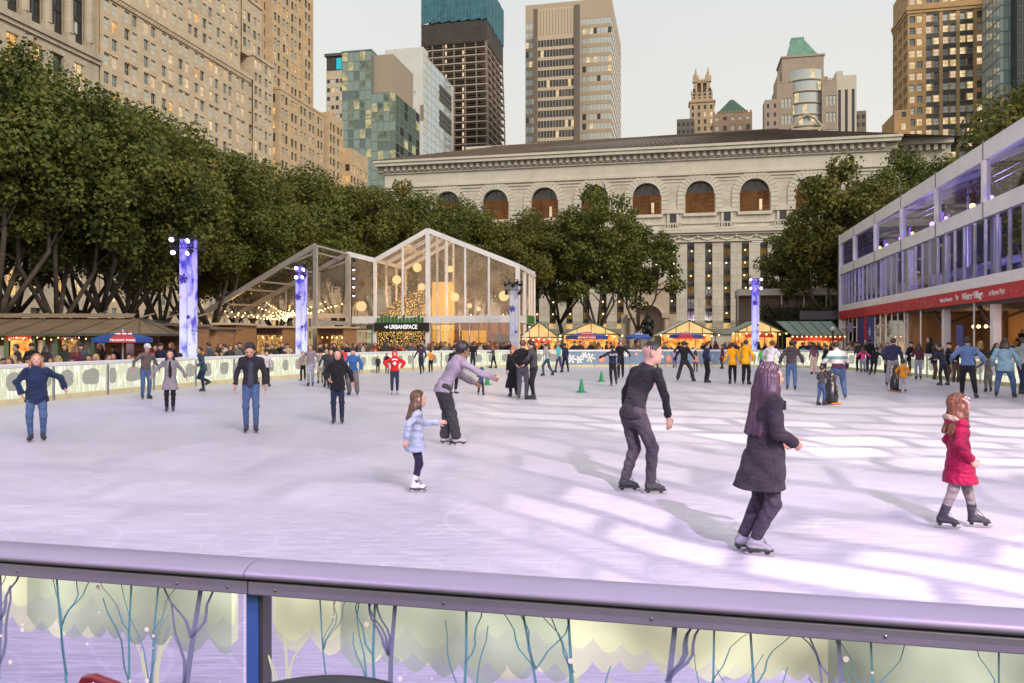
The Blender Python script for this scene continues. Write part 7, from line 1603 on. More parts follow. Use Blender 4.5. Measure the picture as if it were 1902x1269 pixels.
        if hst=='buzz': sh.p[0]=('e',S(Hd(0,-.005,.0155)),S(V3(.0500,.0640,.0600)*hs),Rh.T,bl); sh.plane(S(Hd(0,0,-.004)),Rh@V3(0,.55,-1))
        hl=Shape()
        if hst in('long','bob','pony','waist'):
            L_={'bob':.10,'long':.19,'pony':.17,'waist':.285}[hst]; hw=g('hairdir',(0,-.25,-1)); hv=nrmz(V3(*hw)) if 'hairdir' in pose else nrmz(Rt@V3(0,-.12,-1))
            if hst=='pony':
                sh.plane(S(Hd(0,-.02,-.035)),Rh@V3(0,.3,-1)); c=Hd(0,-.075,.02); hl.seg(S(c),S(c+hv*L_*.5),.018*h,.026*h,bl=.01*h); hl.seg(S(c+hv*L_*.5),S(c+hv*L_),.026*h,.008*h,bl=.01*h)
            else:
                for xo,wd in (((-.040,.022),(-.018,.027),(.018,.027),(.040,.022)) if hst!='waist' else ((-.050,.026),(-.026,.031),(0,.032),(.026,.031),(.050,.026))):
                    c=Hd(xo,-.026-.02*(1-abs(xo)/.04),.0); mid_=c+Rh@V3(xo*.25,-.006,-.085); e=mid_+hv*(L_-.06)+rt*xo*.25
                    hl.seg(S(c),S(mid_),wd*h*1.05,wd*h*1.1,bl=.03*h); hl.seg(S(mid_),S(e),wd*h*1.1,.012*h,bl=.03*h)
                if g('frontlocks',sex=='f'):
                    for s in (-1,1): c=Hd(s*.050,.010,.012); hl.seg(S(c),S(c+Rh@V3(s*.012,-.006,-.07)),.014*h*hs,.016*h,bl=.012*h); hl.seg(S(c+Rh@V3(s*.012,-.006,-.07)),S(c+Rh@V3(s*.012,.0,-.07)+V3(0,0,-(L_-.08))+fw*.015),.016*h,.005*h,bl=.012*h)
        nz=lambda X_,Y_,Z_: amp*h*np.sin(X_*260/h+2*np.sin(Z_*22/h))*np.sin(Y_*230/h+1.6*np.sin(Z_*17/h+1))
        sh.disp=nz
        if hst=='curly': sh.disp=lambda X_,Y_,Z_: .007*h*np.sin(X_*130/h)*np.sin(Y_*130/h)*np.sin(Z_*120/h); sh.p[0]=('e',S(Hd(0,-.010,.024)),S(V3(.062,.073,.070)*hs),Rh.T,bl)
        ho=put('hair',sh,hairm(hn))
        if hl.p:
            hl.disp=lambda X_,Y_,Z_: .0022*h*np.sin(X_*300/h+2*np.sin(Z_*14/h))*np.sin(Y_*260/h+1.6*np.sin(Z_*11/h+1)); put('hair_length',hl,hairm(hn),ho)
    if hat:
        hm,hk_=hat; sh=Shape(); sh.ell(S(Hd(0,-.006,.030)),S(V3(.059,.070,.062)*hs),Rh.T,bl); sh.plane(S(Hd(0,0,.016)),Rh@V3(0,-.12,-1)); 
        if hk_=='cap': sh2=Shape(); sh2.ell(S(Hd(0,.075,.026)),S(V3(.044,.048,.007)*hs),Rh.T,.004*h)
        o=put('hat',sh,hm)
        if hk_=='cap': put('brim',sh2,hm,o,st=min(res,.008))
        if hk_=='pom': sh3=Shape(); sh3.ell(S(Hd(0,-.01,.10)),S(V3(.02,.02,.02)*hs),None,.01); put('pompom',sh3,hm,o)
    # ---- skates
    sm={'dark':SK_DARK,'grey':SK_GREY,'white':SK_WHITE}[shoe]; kf=1.12 if kid else 1.0
    for s in (-1,1):
        hj,kn,an,fy,fp=J[s]; Rf=rotm(-fy,fp,0); F_=lambda x,y,z: an+Rf@V3(x,y,z)*kf
        sh=Shape(); bt=.085 if stand=='skate' else .02; ax=nrmz(kn-an)
        sh.seg(S(an+ax*bt),S(F_(0,-.008,-.016)),.030*h*kf,.027*h*kf,bl=.012*h); sh.seg(S(F_(0,-.012,-.022)),S(F_(0,.075,-.032)),.024*h*kf,.019*h*kf,Rf[:,2],1.15,.015*h); sh.seg(S(F_(0,.01,-.006)),S(F_(0,.055,-.026)),.021*h*kf,.017*h*kf,bl=.015*h); sh.plane(S(F_(0,0,-.044/kf)),-Rf[:,2])
        if stand=='skate': sh.plane(S(an+ax*(bt+.008)),ax)
        so=put('skate' if stand=='skate' else 'shoe',sh,sm,st=min(res,.012))
        if stand=='skate':
            zz=-.044/kf; bs=sk/kf
            if Y<20:
                m=MB(); P_=lambda x,y,z: S(F_(x,y,z))
                for (ya,yb) in ((-.034,.002),(.045,.088)): m.prism([P_(-.008,ya,zz),P_(-.008,yb,zz),P_(-.006,(ya+yb)/2+.008,zz-bs*.68),P_(-.006,(ya+yb)/2-.008,zz-bs*.68)],S(Rf@V3(.015,0,0)*kf))
                m.build('blade_holder',SOLE if shoe!='white' else SK_GREY,so)
                m=MB(); m.prism([P_(-.002,-.05,zz-bs*.55),P_(-.002,-.045,zz-bs),P_(-.002,.095,zz-bs),P_(-.002,.112,zz-bs*.55)],S(Rf@V3(.004,0,0)*kf)); m.build('blade',BLADE,so)
                m=MB(); m.prism([P_(-.024,-.038,zz+.004),P_(.024,-.038,zz+.004),P_(.026,.06,zz+.004),P_(.015,.098,zz+.004),P_(-.015,.098,zz+.004),P_(-.026,.06,zz+.004)],S(Rf@V3(0,0,-.008))); m.build('sole',SOLE,so)
                if Y<12:
                    m=MB()
                    for q in range(6):
                        t=q/5; c=F_(0,.052-.045*t,.0+.002*q) if t<.5 else an+ax*(.02+.07*(t-.5)*2)+Rf[:,1]*.034
                        c=F_(0,.060-.036*t,-.006+.03*t)+(ax*.02*t); m.bar(S(c-Rf[:,0]*.018),S(c+Rf[:,0]*.018),.005,.006)
                    m.build('laces',LACE,so)
            else:
                m=MB(); P_=lambda x,y,z: S(F_(x,y,z)); m.prism([P_(-.004,-.045,zz),P_(-.004,-.045,zz-bs),P_(-.004,.10,zz-bs),P_(-.004,.10,zz)],S(Rf@V3(.008,0,0)*kf)); m.build('blade',SOLE,so)
    root['_h']=h
    if backtext:
        t=text_mesh('print',backtext[0],backtext[1],backtext[2],tp or root,S(chest+(fw*(.058*b+.021) if backtext[3]=='front' else -fw*(.058*b+.021))+up*.01).tolist(),(R(90),0,0 if backtext[3]=='front_' else (R(180) if backtext[3]=='front' else 0)),ext=.002)
    return root,dict(S=S,P=Pv,neck=neck,chest=chest,waist=waist,fw=fw,rt=rt,up=up,A=A,J=J,HC=HC,Rh=Rh,h=h,top=tp,put=put,Hd=Hd)
# ---------------------------------------------------------------- skaters
GI='skaters on the ice'
def K(label,fx,fy,hy,yaw,pose=None,hk=1.0,**kw):
    Y=CAMZ*F/(fy-HZ); tot=(fy-hy)/F*Y*hk; h=(tot-.052)/.985
    p=dict(pose or {}); kw.setdefault('group',GI)
    return person(label,tpx(fx,Y),Y,R(yaw)-math.atan2(tpx(fx,Y),Y),h,p,**kw)
stand=dict(fl=(-.06,0,0,-.25),fr=(.06,.01,0,.25))
walk=dict(fl=(-.05,.10,0,-.2),fr=(.06,-.10,.0,.3),hl=(-.08,-.07,-.27),hr=(.08,.10,-.26),lean=.08)
stride=dict(fl=(-.10,.10,0,-.2),fr=(.17,-.13,.01,.5),hip=.47,lean=.16,hl=(-.14,.12,-.22),hr=(.16,-.02,-.23))
wide=dict(fl=(-.12,.0,0,-.3),fr=(.14,.0,0,.35),hip=.48,lean=.12,hl=(-.14,.05,-.25),hr=(.15,.05,-.24))
JEAN=cloth('jeans',(.045,.085,.19),.9,.3,col2=(.08,.13,.25)); JEAND=cloth('dark_jeans',(.018,.028,.06),.9,.3); BLK=cloth('black',(.014,.014,.018)); BLK2=cloth('charcoal',(.035,.034,.042)); NAVY_=cloth('navy_knit',(.016,.028,.075),.9,.7,70,.35); GREYC=cloth('grey_coat',(.23,.21,.25),.9,.5); KHAKI=cloth('khaki',(.14,.11,.09)); WHITEC=cloth('off_white',(.55,.53,.55)); BROWNJ=cloth('brown_tweed',(.13,.10,.09),.9,.6,90,.4)
# --- four near figures
r1,d1=K('young man in black sweater and slim charcoal trousers bending forward as he glides, hands hanging',1182,916,640,-42,dict(hip=.492,lean=.30,bend=.035,twist=-.10,head=(-.60,.10,0),hl=(-.075,-.015,-.285),hr=(.05,.045,-.285),el=(-.9,-.35,0),er=(.8,-.5,0),fl=(-.085,-.02,0,.62),fr=(.085,.04,0,.72),shift=(0,-.035),curl=.55,palml=(1,.2,0),palmr=(-1,.2,0)),hk=1.055,top=(cloth('black_sweater',(.020,.018,.026),.85,.4,140),'shirt',.75),legs=(cloth('charcoal_trousers',(.055,.045,.062),.85,.4),.7),hair=('black','buzz'),skn=(.45,.27,.21),face=True,bulk=.97)
r2,d2=K('woman with very long purple brown hair in dark wool coat, side view with bent elbow',1413,1027,672,-72,dict(hip=.49,lean=.05,twist=.0,head=(.22,.02,0),frontlocks=True,hr=(-.035,.115,-.215),er=(.75,-.7,-.2),hl=(-.03,.10,-.22),fl=(-.035,-.09,0,.30),fr=(.045,-.05,0,.42),shift=(0,.02),hemy=-.03,curl=.8,hairdir=(0,-.30,-1)),top=(cloth('wool_coat',(.040,.031,.045),.95,.7,200,.35,9),'coat',1.25),legs=(cloth('dark_tights',(.05,.038,.06),.8,.2),.55),hair=('violet brown','waist'),skn=LIGHT,shoe='grey',sex='f',bulk=1.2,face=True)
r3,d3=K('little girl in a quilted crimson coat with fur hood, gliding past in dark skates',1782,981,727,-74,dict(lean=-.02,head=(.30,-.08,0),hr=(.02,.05,-.255),er=(.5,-.8,0),hl=(-.05,.03,-.27),fl=(-.05,.115,0,.15),fr=(.05,-.13,0,.25),curl=.8,hairdir=(0,-.42,-1),hemy=.0),top=(cloth('crimson_quilt',(.28,.004,.05),.6,.3,60,.25),'coat',1.7),legs=(cloth('grey_leggings',(.22,.19,.20)),.4),hair=('auburn','long'),skn=PALE,shoe='dark',sex='f',kid=True,puffer=.085,hood='down',fur=cloth('fake_fur',(.36,.27,.20),.95,1,40,.5,30),face=True)
r4,d4=K('small girl in pale blue quilted jacket reaching one arm out, white skates and navy leggings',770,914,722,-78,dict(lean=.06,head=(.0,.05,0),hl=(-.01,.245,-.115),el=(-.3,-.3,-.8),hr=(.06,-.13,-.24),er=(.5,-.7,0),fl=(-.02,.01,0,.3),fr=(.03,-.01,0,.35),curl=.5,hairdir=(0,-.5,-1)),top=(cloth('pale_blue_quilt',(.33,.39,.52),.55,.3,60,.15),'swing',1.8),legs=(cloth('navy_leggings',(.025,.02,.05)),.5),hair=('brown','long'),skn=PALE,shoe='white',sex='f',kid=True,puffer=.075,face=True)
sk=Shape(); sk.seg(d4['S'](d4['P']+V3(0,0,-.02)),d4['S'](d4['P']+V3(0,0,-.115)),.085*d4['h'],.100*d4['h'],d4['fw'],1.2,.01); sk.plane(d4['S'](d4['P']+V3(0,0,-.115)),(0,0,-1)); d4['put']('skirt',sk,cloth('white_skirt',(.62,.56,.64)))
ck=Shape()
for q,(dx,dz) in enumerate(((0,0),(.018,.012),(-.016,.01),(.01,-.016),(0,.02))): ck.ell(d3['S'](d3['Hd'](.047,.02+dx,.03+dz)),d3['S'](V3(.010,.010,.010)),None,.004)
d3['put']('hair_clip',ck,mat('pearl_clip',(.75,.6,.62),.3),st=.005)
cm=MB(); c=d2['S'](d2['neck']+d2['fw']*.085-d2['up']*.04); cm.box(c[0]-.03,c[0]+.03,c[1]-.02,c[1]+.02,c[2]-.05,c[2]+.03); cm.build('shoulder_camera',BLK,r2,bevel=.008)
# --- middle distance
r5,d5=K('man in lilac grey hoodie and baggy black trousers bending to reach towards the toddler',833,827,650,-62,dict(hip=.50,lean=.48,bend=.05,head=(.05,-.05,0),hr=(.03,.27,-.13),er=(.3,-.5,-.5),hl=(-.02,.22,-.19),fl=(-.06,-.01,0,.25),fr=(.06,.05,0,.3),shift=(0,-.06)),hk=1.14,top=(cloth('lilac_grey_hoodie',(.27,.23,.30),.9,.4),'shirt',1.5),legs=(BLK2,1.7),hair=('black','curly'),skn=(.22,.12,.085),shoe='grey',hood='down',face=True)
K('woman in big navy roll neck sweater and blue jeans, one arm held out',68,819,657,174,dict(hl=(-.185,.03,-.20),el=(-.5,-.5,.3),hr=(.055,.01,-.25),er=(1,-.35,.1),fl=(-.065,-.01,0,-.3),fr=(.055,.04,0,.15),head=(.12,-.05,0),hip=.495),top=(NAVY_,'tunic',2.0),legs=(JEAN,.4),hair=('strawberry','long'),skn=PALE,sex='f',bulk=1.06,face=True)
K('dark haired woman in open grey coat over black, both arms spread, facing the camera',316,765,652,178,dict(hl=(-.15,.02,-.24),hr=(.18,.0,-.20),fl=(-.045,.0,0,-.1),fr=(.05,.02,0,.1)),top=(GREYC,'coat',1.3),legs=(BLK,.6),hair=('black','long'),skn=PALE,sex='f',open_front=BLK,face=True)
K('young man in black jacket and blue jeans looking down at his skates',466,803,641,178,dict(head=(-.12,.55,0),lean=.06,hl=(-.055,.02,-.288),hr=(.065,.02,-.286),fl=(-.055,.03,0,-.15),fr=(.05,-.0,0,.1)),hk=1.03,top=(cloth('black_bomber',(.022,.02,.03),.7,.4),'jacket',1.3),legs=(JEAN,.4),hair=('black','curly'),skn=LIGHT,open_front=cloth('slate_tee',(.045,.05,.075)),face=True)
K('woman with long black hair in black hooded coat, one hand tucked at the waist',627,787,651,176,dict(hl=(-.12,.03,-.24),hr=(.03,.09,-.20),er=(.7,-.6,0),fl=(-.06,.0,0,-.15),fr=(.05,.01,0,.1),head=(.05,-.03,0)),top=(BLK,'tunic',1.8),legs=(JEAND,.55),hair=('black','waist'),skn=PALE,sex='f',face=True,hood='down')
K('man in brown tweed jacket and pale cap skating beside the frost boards',270,741,644,200,dict(lean=.22,hl=(-.10,.04,-.25),hr=(.15,.03,-.22),head=(.1,.05,0),fl=(-.06,.0,0,-.3),fr=(.07,.05,0,.2)),hk=1.05,top=(BROWNJ,'jacket',1.2),legs=(JEAN,.8),hair=('grey','short'),hat=(WHITEC,'cap'),face=True)
K('skater with bright yellow and red scarf over a teal coat, balancing on one leg',378,727,648,110,dict(lean=.25,fl=(.0,.0,0,0),fr=(.05,-.12,.16,.2,.5),hr=(.08,-.1,-.24),hl=(-.05,.12,-.22)),hk=1.05,top=(cloth('teal_coat',(.035,.07,.09)),'tunic',1.6),legs=(JEAND,.7),hair=('black','short'),fur=cloth('bright_scarf',(.75,.30,.02),col2=(.5,.03,.03),sc=20))
K('skater in white hooded top half hidden behind the man in black jacket',494,718,653,200,dict(walk),top=(WHITEC,'jacket',1.2),legs=(BLK,.7),hair=('dark','short'))
K('child in cream and black jacket holding the hand of a woman in a striped puffer',563,707,652,170,stand,top=(cloth('cream_black',(.40,.36,.30),col2=(.04,.04,.04),sc=9),'jacket',1.4),legs=(BLK,.8),hair=('brown','short'),kid=True)
K('woman in grey lilac striped puffer jacket and light jeans leading a child',577,717,641,165,dict(hr=(.15,.05,-.22),hl=(-.13,.03,-.24)),top=(cloth('grey_lilac_puffer',(.25,.20,.24)),'jacket',1.6),legs=(cloth('light_jeans',(.28,.30,.38)),.8),hair=('black','short'),sex='f',puffer=.06)
K('child in black and white patterned trousers next to the woman in grey lilac puffer',595,712,654,175,stand,top=(WHITEC,'jacket',1.2),legs=(cloth('zebra',(.5,.5,.5),col2=(.02,.02,.02),sc=16),1.0),hair=('brown','short'),kid=True)
K('teen in dark jacket and tan trousers carrying a white bag beside the black coated woman',607,719,648,170,dict(walk),top=(cloth('dark_green_jacket',(.025,.04,.045)),'jacket',1.2),legs=(cloth('tan_trousers',(.22,.13,.08)),.8),hair=('black','short'))
K('woman with brown hair looking out from behind the long haired woman in black',615,722,650,180,stand,top=(BLK2,'jacket',1.2),legs=(BLK,.8),hair=('brown','long'),sex='f')
K('person in coral red jacket skating behind the man in blue jacket',637,716,644,30,walk,top=(cloth('coral',(.60,.06,.08)),'jacket',1.3),legs=(BLK2,.8),hair=('black','short'))
K('man in bright blue jacket and baggy grey trousers striding with a hat on',656,734,645,168,dict(fl=(-.10,.06,0,-.3),fr=(.09,-.05,0,.3),hip=.48,hl=(-.10,.05,-.26),hr=(.1,.04,-.26)),top=(cloth('bright_blue',(.03,.10,.28)),'tunic',1.7),legs=(cloth('grey_khaki',(.14,.125,.13)),2.4),hair=('dark','short'),hat=(BLK2,'beanie'))
r6,d6=K('woman in red hooded sweatshirt with white lettering, hands on hips, facing the camera',733,733,652,180,dict(hl=(-.055,.05,-.19),el=(-1,-.15,.0),hr=(.055,.05,-.19),er=(1,-.15,0),fl=(-.06,0,0,-.1),fr=(.06,0,0,.1)),top=(cloth('red_sweat',(.50,.012,.022)),'jacket',1.9),legs=(JEAND,.55),shoe='grey',sex='f',hair=None,hood='up',bulk=1.05)
WPR=mat('white_print',(.85,.83,.83),.5); h6=d6['h']; ym=.155*h6
m=MB(); c=d6['S'](d6['chest']); c=np.array([0,.128*h6,c[2]])
m.box(-.02,.02,c[1],c[1]+.012,c[2]-.10,c[2]+.02); m.box(-.06,.06,c[1]+.001,c[1]+.011,c[2]-.06,c[2]-.02)
for q in range(7): a=-.6+q*.2; m.box(.13*math.sin(a)-.012,.13*math.sin(a)+.012,c[1],c[1]+.011,c[2]+.05+.03*math.cos(a*2),c[2]+.085+.03*math.cos(a*2))
m.build('chest_print',WPR,r6)
K('small child in dark snowsuit with yellow hat near the far frost boards',702,693,660,170,stand,top=(BLK2,'jacket',1.5),legs=(BLK,1.2),hair=None,hat=(cloth('yellow_hat',(.6,.4,.02)),'pom'),kid=True)
K('child in dark coat standing beside the child with yellow hat',719,694,655,185,stand,top=(BLK,'jacket',1.3),legs=(cloth('mid_grey',(.2,.2,.2)),.9),hair=('dark','short'),kid=True)
K('tall man in dark purple jacket gliding away near the far boards',782,695,640,20,dict(fl=(0,.0,0,0),fr=(.05,-.14,.08,.2,.4),hl=(-.12,.03,-.24),hr=(.1,.08,-.24)),top=(cloth('dark_purple',(.05,.03,.07)),'jacket',1.3),legs=(JEAND,.8),hair=('black','short'))
K('child in orange jacket between the purple jacketed man and the hoodie man',800,692,648,10,dict(hl=(-.16,.06,-.12),hr=(.06,.1,-.24)),top=(cloth('orange',(.72,.22,.02)),'jacket',1.4),legs=(BLK,.9),hair=('dark','short'),kid=True)
K('adult in black with dark cap, mostly hidden behind the bending hoodie man',842,731,648,-150,dict(lean=.2,hl=(-.08,.1,-.25)),hk=1.08,top=(BLK,'jacket',1.3),legs=(BLK,.8),hair=('black','short'),shoe='grey',hat=(BLK,'beanie'))
K('toddler in blue hooded coat leaning on a low skating aid',893,734,684,-20,dict(lean=.25,hl=(-.06,.22,-.12),hr=(.06,.22,-.12),fl=(-.09,0,0,-.2),fr=(.09,0,0,.2)),hk=1.05,top=(cloth('toddler_blue',(.035,.06,.15)),'tunic',1.9),legs=(BLK2,1.6),hair=None,hood='up',kid='small',hat=None)
K('person with reddish hair in long black coat within the standing trio',954,737,643,15,stand,top=(BLK,'maxi',1.1),legs=(BLK,.8),hair=('pinkish','bob'),sex='f')
K('man in black sweater with hands behind his back, middle of the standing trio',970,742,632,-20,dict(hl=(.02,-.09,-.22),el=(-1,-.2,0),hr=(-.03,-.09,-.21),er=(1,-.2,0),fl=(-.06,0,0,-.3),fr=(.07,.01,0,.3),lean=.08),top=(BLK,'jacket',1.1),legs=(cloth('slate_trousers',(.05,.05,.07)),.9),hair=('brown','short'),bulk=1.05)
K('woman in dark grey jacket and tight black trousers facing the two others of the trio',992,742,632,70,dict(hl=(-.03,.11,-.19),el=(-.8,-.5,0),hr=(.03,.10,-.2),er=(.8,-.6,0),fl=(-.04,-.01,0,-.2),fr=(.04,.03,0,.2),lean=.1,head=(0,.2,0)),top=(cloth('dark_grey_jacket',(.055,.055,.07)),'jacket',1.4),legs=(BLK,.6),hair=('black','pony'),sex='f',face=False)
K('child in pale pink gliding past behind the standing trio',987,690,646,-60,walk,top=(cloth('pale_pink',(.55,.30,.36)),'jacket',1.3),legs=(BLK2,.8),hair=('dark','short'),kid=True)
K('skater in pale grey vest and navy sleeves striding towards the trio',1017,698,636,75,dict(stride),top=(cloth('pale_grey_vest',(.32,.32,.36)),'jacket',1.4),legs=(cloth('teal_jeans',(.03,.07,.12)),.7),hair=('dark','short'))
K('skater in turquoise jacket beside the skater in pale grey vest',1038,692,637,60,walk,top=(cloth('turquoise',(.08,.45,.48)),'jacket',1.3),legs=(cloth('violet_jeans',(.06,.05,.12)),.8),hair=('blond','short'))
K('skater in dark navy right behind the turquoise jacket',1050,691,638,40,walk,top=(cloth('dark_navy',(.02,.025,.06)),'jacket',1.3),legs=(BLK,.8),hair=('black','short'))
K('small girl in pink at the far frost boards before the glass pavilion',862,686,648,0,stand,top=(cloth('rose',(.5,.18,.28)),'jacket',1.2),legs=(JEAND,.8),hair=('dark','long'),sex='f',kid=True)
K('adult in black with a child at the far frost boards before the glass pavilion',878,687,637,-10,stand,top=(BLK,'jacket',1.2),legs=(JEAND,.8),hair=('black','short'))
K('boy in slate grey pulling himself along the far boards',917,684,641,70,dict(walk,hl=(-.05,.2,-.1),hr=(.05,.22,-.1)),top=(cloth('slate_grey',(.08,.09,.11)),'jacket',1.1),legs=(BLK,.8),hair=('auburn','short'),kid=True)
r7,d7=K('skater in navy jacket with white lettering on the back, one arm swung wide',1138,717,641,10,dict(fl=(-.03,.0,0,0),fr=(.08,-.06,.03,.2,.3),hl=(-.22,.0,-.12),hr=(.08,.06,-.24),lean=.12),top=(cloth('navy_jacket',(.018,.022,.055)),'jacket',1.5),legs=(BLK,.7),hair=('black','short'))
c=d7['S'](d7['chest']); text_mesh('back_lettering','SKATE',.11,WPR,r7,(0,c[1]-.122*d7['h'],c[2]+.03),(R(90),0,0),ext=.004)
K('dark dressed man facing the camera just behind the navy jacket with lettering',1153,703,634,175,dict(hl=(-.16,.02,-.22),hr=(.07,.05,-.26)),top=(BLK,'jacket',1.1),legs=(BLK,.8),hair=('black','short'),face=False)
K('skater in black passing behind the bending man near the snowflake boards',1218,687,638,100,walk,top=(BLK2,'jacket',1.2),legs=(BLK,.8),hair=('dark','short'))
K('tall man all in black with legs set wide apart before the snowflake boards',1271,708,634,-15,dict(wide,fl=(-.16,.0,0,-.4),fr=(.2,.04,0,.5),hip=.455,side=-.05),hk=1.05,top=(BLK,'jacket',1.3),legs=(BLK2,1.6),hair=('black','short'))
K('girl in lilac top and purple leggings beside the wide legged man',1254,683,646,20,stand,top=(cloth('lilac',(.40,.30,.55)),'jacket',1.2),legs=(cloth('purple_leg',(.14,.08,.3)),.7),hair=('dark','long'),sex='f',kid=True)
K('small girl in pale pink coat and dark tights near the blue boards',1292,691,650,0,stand,top=(cloth('pink_coat',(.62,.33,.33)),'tunic',1.6),legs=(cloth('plum',(.10,.05,.09)),.7),hair=('dark','long'),sex='f',kid=True)
K('man in navy shell jacket standing in profile with dark trousers',1312,711,637,-65,dict(lean=.03,hl=(-.05,.03,-.28),hr=(.06,.02,-.28)),top=(cloth('navy_shell',(.022,.03,.08)),'jacket',1.4),legs=(BLK,1.1),hair=('black','short'))
K('person in maroon coat standing by the glowing boards at the end of the blue banner',1342,685,640,100,stand,top=(cloth('maroon',(.13,.025,.05)),'coat',1.2),legs=(cloth('plum',(.10,.05,.09)),.9),hair=('dark','short'))
K('skater in bright yellow jacket, smaller of the pair in yellow',1361,713,637,10,dict(stand,hl=(-.1,.03,-.26),hr=(.1,.04,-.26)),top=(cloth('yellow_jacket',(.72,.34,.008),.6),'tunic',1.8),legs=(BLK,1.0),hair=('black','short'))
K('tall skater in bright yellow jacket with orange hood, larger of the pair in yellow',1385,714,632,-25,dict(stand,hl=(-.07,.03,-.27),hr=(.08,.04,-.27)),top=(cloth('yellow_jacket',(.72,.34,.008),.6),'tunic',2.0),legs=(BLK,1.3),hair=('black','short'),hood='down')
K('child in green jacket and blue jeans near the slim violet pillar',1415,691,645,10,stand,top=(cloth('leaf_green',(.10,.42,.10)),'jacket',1.3),legs=(JEAN,.8),hair=('brown','short'),kid=True)
K('man in white shirt and dark trousers striding off behind the purple haired woman',1430,716,633,-20,dict(stride,fl=(-.22,-.06,0,-.2),fr=(.06,.08,0,.2),side=.08),hk=1.04,top=(cloth('white_shirt',(.62,.60,.66)),'jacket',1.3),legs=(cloth('brown_black',(.045,.035,.04)),1.2),hair=('brown','short'))
K('man in dark grey hooded puffer and jeans gliding away from the camera',1470,724,634,0,dict(fl=(-.08,.03,0,-.2),fr=(.07,-.02,0,.2),hl=(-.12,.03,-.26),hr=(.11,.05,-.25)),top=(cloth('dark_grey_puffer',(.07,.055,.065)),'jacket',2.0),legs=(JEAN,.9),hair=('black','short'),hood='down',puffer=.07,bulk=1.06)
K('small child in turquoise jacket at the boards beyond the grey puffer',1492,683,640,10,stand,top=(cloth('turquoise',(.08,.45,.48)),'jacket',1.4),legs=(BLK,.8),hair=('black','short'),kid=True)
K('woman in plum jacket and wide cream trousers near the stalls',1512,695,637,20,stand,top=(cloth('plum_jacket',(.16,.06,.12)),'jacket',1.3),legs=(cloth('cream_trousers',(.55,.42,.36)),2.4),hair=('dark','long'),sex='f')
K('person in black leaning forward beside the plum jacketed woman',1530,692,640,-60,dict(lean=.3,hl=(-.05,.2,-.15)),top=(BLK,'jacket',1.3),legs=(BLK,.9),hair=('dark','short'))
sj=bpy.data.materials.new('cloth_striped'); sj.use_nodes=True
nt=sj.node_tree; N=nt.nodes; L=nt.links; tc=N.new('ShaderNodeTexCoord'); sp=N.new('ShaderNodeSeparateXYZ'); L.new(tc.outputs['Object'],sp.inputs[0]); mr=N.new('ShaderNodeMapRange'); mr.inputs[1].default_value=.8; mr.inputs[2].default_value=1.5; L.new(sp.outputs[2],mr.inputs[0]); rp=N.new('ShaderNodeValToRGB'); rp.color_ramp.interpolation='CONSTANT'; e=rp.color_ramp.elements
for k,(p,c) in enumerate(((0,(.5,.28,.35)),(.15,(.07,.02,.05)),(.42,(.55,.52,.55)),(.6,(.12,.25,.25)),(.75,(.6,.55,.58)))):
    q=e[k] if k<2 else e.new(p); q.position=p; q.color=(*c,1)
L.new(mr.outputs[0],rp.inputs[0]); L.new(rp.outputs[0],N['Principled BSDF'].inputs['Base Color']); N['Principled BSDF'].inputs['Roughness'].default_value=.9
K('woman in broad striped sweater and blue jeans stooping towards a child with a penguin aid',1557,741,636,15,dict(lean=.20,hip=.485,hl=(-.12,.14,-.22),hr=(.08,.10,-.25),fl=(-.05,.05,0,-.1),fr=(.10,-.05,0,.3),head=(.3,.3,0)),hk=1.03,top=(sj,'jacket',1.9),legs=(JEAN,1.2),hair=('black','short'),sex='f',bulk=1.15)
K('boy in dark grey jacket and jeans pushing a penguin aid',1525,753,677,-35,dict(lean=.12,hl=(-.02,.20,-.14),hr=(.03,.20,-.14),fl=(-.05,-.06,0,0),fr=(.05,.04,0,.1)),top=(cloth('kid_grey',(.06,.055,.065)),'jacket',1.5),legs=(JEAN,.9),hair=('dark','short'),kid=True)
K('person in beige coat reaching along the boards with dark trousers',1582,687,633,30,dict(hl=(-.12,.12,-.14)),top=(cloth('beige',(.40,.29,.24)),'jacket',1.4),legs=(cloth('plum',(.10,.05,.09)),.8),hair=('brown','long'),sex='f')
K('person in dark green parka near the door banners',1596,690,634,10,stand,top=(cloth('dark_green',(.03,.045,.035)),'jacket',1.4),legs=(BLK,.9),hair=('dark','short'))
K('girl in bright pink jacket and pale jeans with arms out',1603,693,644,5,dict(hl=(-.15,.05,-.18),hr=(.17,.05,-.15),lean=.05),top=(cloth('hot_pink',(.72,.06,.26)),'jacket',1.3),legs=(cloth('light_jeans',(.28,.30,.38)),.8),hair=('brown','long'),sex='f',kid=True)
K('man in black hooded jacket beside the girl in bright pink',1615,692,630,0,stand,top=(BLK,'jacket',1.5),legs=(JEAND,.9),hair=('black','short'))
K('slim boy in black leaning sideways against the boards',1625,697,643,10,dict(side=.22,fl=(-.16,.0,0,-.2),fr=(.0,.02,0,.2),hr=(.12,.05,-.2)),top=(BLK,'jacket',1.0),legs=(BLK,.8),hair=('black','short'),kid=True)
K('man in navy hooded jacket and grey trousers skating with one foot trailing',1658,717,629,-12,dict(fl=(-.10,-.06,0,-.1),fr=(.06,.05,.07,.2,.3),hl=(-.06,.05,-.28),hr=(.06,.08,-.27),side=.02),top=(cloth('navy_hooded',(.02,.02,.06)),'jacket',1.9),legs=(cloth('grey_trousers',(.20,.18,.21)),1.3),hair=('black','short'),hood='down',bulk=1.05)
K('small child in orange vest and pale trousers next to a dark penguin aid',1677,730,667,0,dict(fl=(-.07,0,0,-.1),fr=(.07,0,0,.1),hl=(-.08,.12,-.2),hr=(.07,.03,-.26)),top=(cloth('amber_vest',(.55,.22,.02)),'tunic',1.7),legs=(cloth('pale_grey_pant',(.36,.34,.38)),1.3),hair=('black','short'),kid='small')
